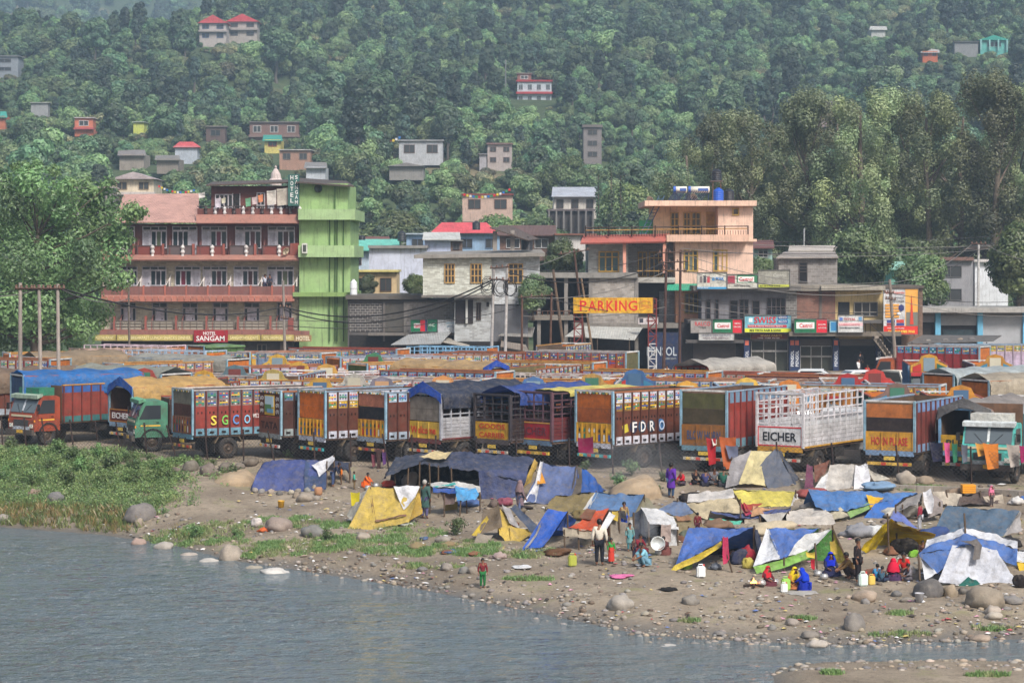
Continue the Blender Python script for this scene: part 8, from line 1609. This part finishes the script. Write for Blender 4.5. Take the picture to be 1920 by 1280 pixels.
# ---------------------------------------------------------------- vehicles on the road, household things, washing
def car(label,x,Y,a,col,van=False):
    al=R(a); t=thing('car',label,'car',((x-CX)/F*Y,Y,0),math.pi/2-al); FR.append(WM[t]); hw=0.78; hh=1.75 if van else 1.42
    lo=[(-1.8,.35),(-1.85,.75),(-1.7,.9),(1.2 if not van else 1.7,.95),(1.75,.8),(1.85,.5),(1.8,.35)]; up=[(-1.65,.9),(-1.45,hh-.05),(-1.2,hh),(.3 if not van else 1.1,hh),(1.15 if not van else 1.65,.94)]
    b=MB(); b.prism([(x_,-hw,z) for x_,z in lo],(0,2*hw,0)); body=mb('body',t,b,'plastic',col); b=MB(); b.prism([(x_,-hw*.88,z) for x_,z in up],(0,2*hw*.88,0)); mb('cabin',t,b,'plastic',col)
    for s in (-1,1):
        b=MB(); b.prism([(-1.4,s*hw*.885,.98),(-1.3,s*hw*.885,hh-.12),(.2 if not van else 1.0,s*hw*.885,hh-.12),(.85 if not van else 1.4,s*hw*.885,.98)],(0,s*.01,0)); mb('side_window',t,b,'glass',c(40,44,48))
        for xx in (-1.15,1.15):wheel(t,xx,s*.72,.3)
        bx('headlight',body,(1.84,s*.55,.68),(.05,.26,.14),'plastic',c(226,226,220)); bx('tail_light',body,(-1.84,s*.6,.7),(.05,.16,.18),'plastic',c(180,30,30))
    b=MB(); b.prism([(.36 if not van else 1.14,-.62,hh-.06),(.36 if not van else 1.14,.62,hh-.06),(1.12 if not van else 1.63,.64,.99),(1.12 if not van else 1.63,-.64,.99)],(.02,0,.02)); mb('windscreen',t,b,'glass',c(60,66,72)); b=MB(); b.prism([(-1.5,-.6,hh-.1),(-1.5,.6,hh-.1),(-1.67,.62,.98),(-1.67,-.62,.98)],(-.02,0,.01)); mb('rear_window',t,b,'glass',c(50,54,60)); bx('bumper',body,(1.86,0,.42),(.08,1.5,.16),'plastic',c(70,70,72)); FR.pop()
car('white van parked by the crowned trucks',1688,165,160,c(224,220,206),True); car('white hatchback parked before the shops',1600,172,250,c(228,230,232)); car('white small car half hidden behind the truck beds',1535,174,100,c(220,224,226)); car('tiny white car on the hillside track',1625,620,80,WHT) if False else None
def motorbike(label,x,Y,a):
    t=thing('motorcycle',label,'motorcycle',((x-CX)/F*Y,Y,0),math.pi/2-R(a)); FR.append(WM[t])
    for xx in (-.62,.65):wheel(t,xx,0,.3).scale.y *= 0.4
    b=MB(); b.tube([(.65,0,.3),(.45,0,.85)],.03,6); b.tube([(.45,0,.8),(-.1,0,.7),(-.62,0,.3)],.035,6); b.tube([(.4,0,.7),(.1,0,.3),(-.3,0,.32)],.04,6); mb('frame',t,b,'metal',DK); bx('engine',t,(.08,0,.38),(.36,.22,.3),'metal',c(110,108,106)); b=ell('t',(.18,0,.82),(.28,.13,.13),'plastic'); mb('fuel_tank',t,b,'plastic',c(130,30,34),True); b=ell('t',(-.32,0,.8),(.36,.13,.07),'plastic'); mb('seat',t,b,'rubber',DK,True); b=MB(); b.tube([(.4,-.34,1.0),(.46,0,.92),(.4,.34,1.0)],.02,6); mb('handlebar',t,b,'metal',GREY); mb('headlight',t,ell('t',(.58,0,.84),(.08,.09,.09),'plastic'),'plastic',c(220,220,214)); FR.pop()
for i,x in enumerate((1396,1406,1416)):motorbike(['dark red motorcycle parked at the shop window','dark red motorcycle parked between two others','dark red motorcycle parked next to the blue pillar'][i],x,193+i*.5,250+i*6)
def lathe_thing(name,label,cat,px,py,prof,m,col,s=1.0,dz=0,group=None):
    g=G(px,py); b=MB(); b.lathe([(r*s,z*s) for r,z in prof],14); o=mb(name,None,b,m,col,True,M=Matrix.Translation(g+Vector((0,0,dz)))); return tag(o,label,cat,group)
def jerrycan(label,px,py,col,s=1.0):
    g=G(px,py); t=thing('jerrycan',label,'jerrycan',g,0.3); FR.append(WM[t]); bm=bmesh.new(); bmesh.ops.create_cube(bm,size=1); bmesh.ops.scale(bm,vec=(.3*s,.2*s,.4*s),verts=bm.verts); bmesh.ops.translate(bm,vec=(0,0,.2*s),verts=bm.verts); bmesh.ops.bevel(bm,geom=bm.edges[:],offset=.04*s,segments=2,affect='EDGES'); me=bpy.data.meshes.new('canister'); bm.to_mesh(me); bm.free(); me.materials.append(MATS['plastic']); put('canister',me,t,None,col)
    b=MB(); b.tube([(-.1*s,0,.39*s),(-.08*s,0,.46*s),(.06*s,0,.46*s),(.08*s,0,.39*s)],.018*s,6); mb('handle',t,b,'plastic',col); b=MB(); b.lathe([(0,.4*s),(.035*s,.4*s),(.035*s,.47*s),(0,.47*s)],10); mb('cap',t,b,'plastic',c(200,60,50),M=Matrix.Translation((.11*s,0,-.01))); FR.pop()
jerrycan('yellow-green jerrycan on the open dirt near the white shirted man',1073,1061,c(164,170,70)); jerrycan('white jerrycan at the blue tent front',1314,1082,c(226,228,228)); jerrycan('light green jerrycan between the seated women',1473,1106,c(150,196,90)); jerrycan('white milk can in front of the green jerrycan',1470,1110,c(226,228,226),.75); jerrycan('white jerrycan beside the man in black',1618,1098,c(206,222,214),1.05); jerrycan('small yellow jerrycan beside the white one',1634,1096,c(214,184,90),.8)
BUK=[(0,0),(.12,0),(.15,.28),(.165,.29),(.15,.3),(.14,.28),(.11,.03),(0,.03)]; POT=[(0,0),(.1,.0),(.17,.08),(.16,.17),(.12,.2),(.14,.22),(.11,.2),(0,.19)]
lathe_thing('bucket','yellow bucket standing alone on the bare dirt','bucket',527,951,BUK,'plastic',c(222,170,50)); lathe_thing('bucket','translucent paint bucket by the roped boulder','bucket',1724,1128,BUK,'plastic',c(176,176,180)); lathe_thing('drum','brown earthen drum at the blue-grey tent mouth','drum',597,928,[(0,0),(.14,0),(.18,.1),(.18,.3),(.14,.36),(0,.36)],'plaster',c(176,130,96))
for i,(x,y) in enumerate(((1534,1080),(1545,1086),(1428,1098),(1452,1096),(1236,1040),(690,918),(705,914))):lathe_thing('cooking_pot','small metal cooking pot on the ground near the families','pot',x,y,POT,'metal',c(196,196,196),.9,group='cooking pots in the camp')
g=G(1233,1040); b=MB(); b.lathe([(0,0),(.24,0),(.27,.1),(.25,.1),(.22,.03),(0,.03)],18); tag(mb('wide_pan',None,b,'metal',c(226,230,228),True,M=Matrix.Translation(g+Vector((0,-.1,.42))) @ Matrix.Rotation(R(75),4,'X')),'wide white pan held up by the squatting woman','pan')
cr=thing('crate','bright orange plastic crate on a tent top','crate',W(1817,925,97)); CL_=97
for k in range(4):pb('slat',cr,1805,909+k*4,1830,912+k*4,CL_,.5,'plastic',c(236,160,40))
pb('inner_box',cr,1806,909,1829,925,CL_+.03,.44,'plastic',c(206,130,30))
def bundle(label,x,y,wpx,hpx,col,dY=0.0,m='cloth',i=0):
    g=G(x,y); g.y += dY; g=W(x,y,g.y) if dY else g; s=g.y/F; tag(put('cloth_bundle',ROCKB[i % 3][m],None,Matrix.Translation(g+Vector((0,0,hpx*s*.3))) @ Matrix.Diagonal((wpx*s/2,wpx*s/2.4,hpx*s/1.4,1)),col),label,'bundle')
ROCKB=[]
for i in range(3):
    me=_rock(60+i,0.75); me.materials.clear(); me.materials.append(MATS['cloth']); ROCKB.append({'cloth':me})
for i,(lab,x,y,w,h,col) in enumerate((('red and ochre bedding heap on the khaki tent',1055,930,40,20,c(150,90,50)),('dark bundle on the patchwork lean-to',925,950,18,16,c(110,96,90)),('pink and brown rag heap on the patchwork lean-to',948,946,30,14,c(150,80,96)),('black bundle on the edge of the white half tent',1292,938,30,14,c(40,36,38)),('red and white bedding heap in the blue tent',1398,1052,34,30,c(150,40,56)),('yellow sack in the blue tent',1403,1064,22,20,c(196,180,90)),('dark blue heap in the blue tent',1384,1056,26,24,c(56,60,84)),('grey pans heap in the blue tent',1340,1066,22,12,c(110,116,126)),('dark bedding heap in the yellow tent',1698,1034,50,26,c(30,26,24)),('green cloth at the yellow tent mouth',1712,1044,14,12,c(120,170,60)),('crumpled grey cloth on the pebbles by the stream path',934,1046,28,12,c(170,150,144)),('white plastic sheet spread on the dirt',980,1064,36,5,c(220,220,220)),('pink rag on the dirt',1165,1082,36,6,c(222,120,170)),('black rag on the dirt',1250,1106,34,6,c(36,34,34)),('red blanket heap by the canvas shelter',730,912,26,12,c(176,66,50)),('grey sack pair inside the canvas shelter',768,912,24,24,c(150,140,134)),('orange rags on the shore pebbles',492,996,18,8,c(206,100,50)),('white rag heap on the shore pebbles',482,986,22,16,c(206,196,190)),('log pile under the bench',1045,1040,40,12,c(100,72,52)),('grey sheet under the cooking women',1498,1112,60,4,c(170,166,160)),('dark heap at the right end of the white tent',1912,1100,24,24,c(46,40,40)),('brown sacking heap behind the netted tent',1790,930,30,14,c(150,130,110)),('white bundle on the brown tents',1905,944,26,14,c(214,210,206)))):bundle(lab,x,y,w,h,col,0,'cloth',i)
def hung(label,rows,Y0,col,name='hanging_cloth',m='cloth'):
    tag(mb(name,None,cloth_grid([[W(x,y,Y0+d) for x,y,d in r] for r in rows],wr=.06),m,col,True),label,'cloth')
FY=lambda x:fenceY(x)-.12
hung('dark maroon cloth hung on the tail of the FDR truck',[[(1083,820,0),(1112,818,0)],[(1085,848,-.1),(1113,850,0)]],103.2,c(116,24,62))
for i,(lab,x0,y0,x1,y1,col) in enumerate((('navy spotted cloth on the fence',1742,828,1768,866,c(36,38,60)),('pink cloth on the fence',1770,828,1781,868,c(214,90,140)),('green cloth on the fence',1784,830,1795,868,c(40,110,84)),('grey cloth on the fence',1802,832,1814,868,c(100,104,116)),('mustard cloth on the fence',1828,830,1846,856,c(206,150,70)),('large orange cloth on the fence',1842,830,1872,880,c(206,124,50)),('grey shirt on the fence by the turquoise cab',1887,832,1912,876,c(176,166,158)),('magenta cloth on the fence by the turquoise cab',1911,834,1922,868,c(150,36,90)),('red shawl hung behind the seated group',1324,820,1342,872,c(176,40,46)),('orange patterned quilt hung behind the seated group',1348,818,1380,880,c(190,100,56)),('white bag hung behind the seated group',1334,822,1344,836,c(206,200,190)),('blue grey sack hung by the patched tent',1360,834,1384,860,c(110,116,140)),('red rag on the fence behind the blue-grey tent',696,850,704,876,c(110,60,70)),('purple rag on the fence behind the blue-grey tent',716,846,724,872,c(90,60,110)),('brown coat on the fence behind the blue-grey tent',705,840,714,884,c(70,50,50)))):hung(lab,[[(x0,y0,0),(x1,y0+1,0)],[((x0*.7+x1*.3),y1,-.08),(x1,y1-3,-.05)]],FY(x0) if x0 > 1400 or x0 < 1000 else FY(x0)-.3,col)
hung('flowered red cloth hung on the prop of the blue tent',[[(1355,1004,0),(1365,1006,0)],[(1355,1040,0),(1368,1046,0)],[(1356,1058,0),(1363,1056,0)]],G(1320,1070).y-.25,c(190,60,96)); hung('yellow bag hung on the green hemmed tent pole',[[(1511,1034,0),(1528,1034,0)],[(1513,1044,0),(1528,1046,0)]],G(1450,1072).y-.25,c(214,190,80)); hung('red cloth strip hung under the yellow bag',[[(1520,1046,0),(1528,1046,0)],[(1521,1064,0),(1528,1070,0)]],G(1450,1072).y-.3,c(190,44,60)); hung('yellow checked cloth on the line left of the yellow tent',[[(657,922,0),(675,922,0)],[(659,948,0),(673,947,0)]],G(720,990).y+1.6,c(206,190,40)); hung('long yellow bag hung in the green tent mouth',[[(1556,1014,0),(1565,1012,0)],[(1558,1040,0),(1571,1038,0)]],G(1450,1072).y+1.3,c(196,170,80))
HY=204.9
for i,(lab,x0,y0,x1,y1,col) in enumerate((('small white flag on the terrace corner',372,362,384,372,c(220,214,210)),('white towel on the terrace line',403,372,414,390,c(214,206,216)),('cream cloth on the terrace line',415,372,423,382,c(220,214,190)),('green shirt on the terrace line',460,372,470,388,c(120,176,140)),('pale pink shirt on the terrace line',472,370,483,384,c(222,200,200)),('orange cloth on the terrace line',484,366,493,380,c(220,140,100)),('large white sheet on the terrace line',500,358,518,385,c(214,206,196)),('beige blanket on the terrace line beside the white sheet',519,354,540,386,c(200,190,176)))):hung(lab,[[(x0,y0,0),(x1,y0-2,0)],[(x0+1,y1,0),(x1,y1-2,0)]],HY,col,'washing')
wire(W(372,364,HY),W(542,356,HY),.2,.012,label='washing line along the hotel terrace',group=None)
# cooking fire and smoke
def fire():
    m=bpy.data.materials.new('flame'); m.use_nodes=True; b_=m.node_tree.nodes['Principled BSDF']; b_.inputs['Base Color'].default_value=(1,.3,.05,1); b_.inputs['Emission Color'].default_value=(1,.35,.06,1); b_.inputs['Emission Strength'].default_value=6; MATS['flame']=m
    g=G(1413,1100); t=thing('campfire','small cooking fire with charred logs before the red scarfed woman','fire',g); FR.append(WM[t])
    for i in range(4):a=i*1.5; pole('log',t,(-.35*math.cos(a),-.3*math.sin(a),.04),(.1*math.cos(a),.08*math.sin(a),.1),.045,'wood',c(50,40,36))
    for dx,h in ((0,.3),(.07,.22),(-.06,.18)):
        b=MB(); b.lathe([(0,.05),(.05,.08),(.04,.16),(.005,h)],7); mb('flame',t,b,'flame',M=Matrix.Translation((dx,.02,0)))
    FR.pop()
fire()
def smoke(label,px,py,dy,r,dens):
    m=bpy.data.materials.new('smoke_air'); m.use_nodes=True; n=m.node_tree.nodes; l=m.node_tree.links; n.remove(n['Principled BSDF']); v=n.new('ShaderNodeVolumePrincipled'); v.inputs['Color'].default_value=(.86,.9,.96,1); v.inputs['Density'].default_value=dens; l.new(v.outputs[0],n['Material Output'].inputs['Volume']); nm='smoke_air%d' % px; MATS[nm]=m
    p=G(px,py); o=put('smoke',None,None); COL.objects.unlink(o); me=_rock(px,.5).copy(); me.materials.clear(); me.materials.append(m); tag(put('smoke',me,None,Matrix.Translation(p+Vector((0,0,dy))) @ Matrix.Diagonal((*r,1))),label,'smoke',kind='stuff')
smoke('thin smoke drifting between the slate blue tent and the seated group',1190,925,1.2,(2.6,1.2,1.0),.05); smoke('thin smoke rising from the hut doorway',1216,1030,.9,(.35,.5,.8),.22)
random.seed(77)
for i in range(34):
    x=random.uniform(690,1910); y=random.uniform(930,1085) if x > 1200 else random.uniform(930,1045); g=G(x,y); s=random.uniform(.18,.42)
    tag(put('rag',ROCKB[i % 3]['cloth'],None,Matrix.Translation(g+Vector((0,0,.04))) @ Matrix.Rotation(i,4,'Z') @ Matrix.Diagonal((s,s*.7,s*random.uniform(.2,.6),1)),jig(random.choice((c(120,110,104),c(70,64,64),c(190,186,180),c(130,90,70),c(80,96,130),c(150,130,96))),.2)),'dirty rag bundle dropped on the dirt between the tents','rags','rag bundles between the tents')
for i,(lab,x,y,w,h,col) in enumerate((('low beige tarpaulin heap behind the green hemmed tent',1446,1000,70,22,BEI),('grey folded tarpaulin left of the yellow tent',1606,1004,56,24,GRY),('white sheet heap between the blue and yellow tents',1642,1004,40,20,c(206,206,204)),('dark blue sheet heap beside the netted tent',1748,1014,46,24,c(60,80,130)),('brown quilt heap behind the blue tent',1340,990,60,18,c(130,104,84)),('grey-green sheet heap beside the white hut',1300,1012,46,20,c(110,116,100)),('cream sheet heap under the long blue tent',1690,968,60,18,CRM),('torn black sheet heap behind the slate blue tent',1886,1024,50,20,c(50,48,50)),('pale blue sheet heap above the long blue tent',1650,916,60,14,c(130,160,190)),('faded red quilt heap by the patched tent',1520,930,44,14,c(150,80,76)),('grey blanket heap right of the long ridge tent',1512,960,40,18,c(140,134,130)),('olive sheet heap between khaki and steel blue tents',1096,972,44,18,OLI),('drab sacking heap behind the patchwork lean-to',960,966,40,14,c(120,110,96)),('white plastic heap beside the orange blanket shelter',1190,992,40,20,c(210,208,204)),('blue plastic heap at the foot of the canvas shelter',880,948,44,14,c(84,110,160)))):bundle(lab,x,y,w,h,col,0,'cloth',i)
plant_hill()
def haze():
    b=MB(); b.box((0,1680,400),(4200,3480,900))
    m=bpy.data.materials.new('haze_air'); m.use_nodes=True; n=m.node_tree.nodes; n.remove(n['Principled BSDF'])
    v=n.new('ShaderNodeVolumePrincipled'); v.inputs['Color'].default_value=(0.62,0.8,1.0,1); v.inputs["Density"].default_value=0.00038; v.inputs['Anisotropy'].default_value=0.2
    m.node_tree.links.new(v.outputs[0],n['Material Output'].inputs['Volume']); MATS['haze_air']=m
    o=mb('haze',None,b,'haze_air'); tag(o,'pale blue haze hanging over the valley','haze',kind='stuff')
haze()
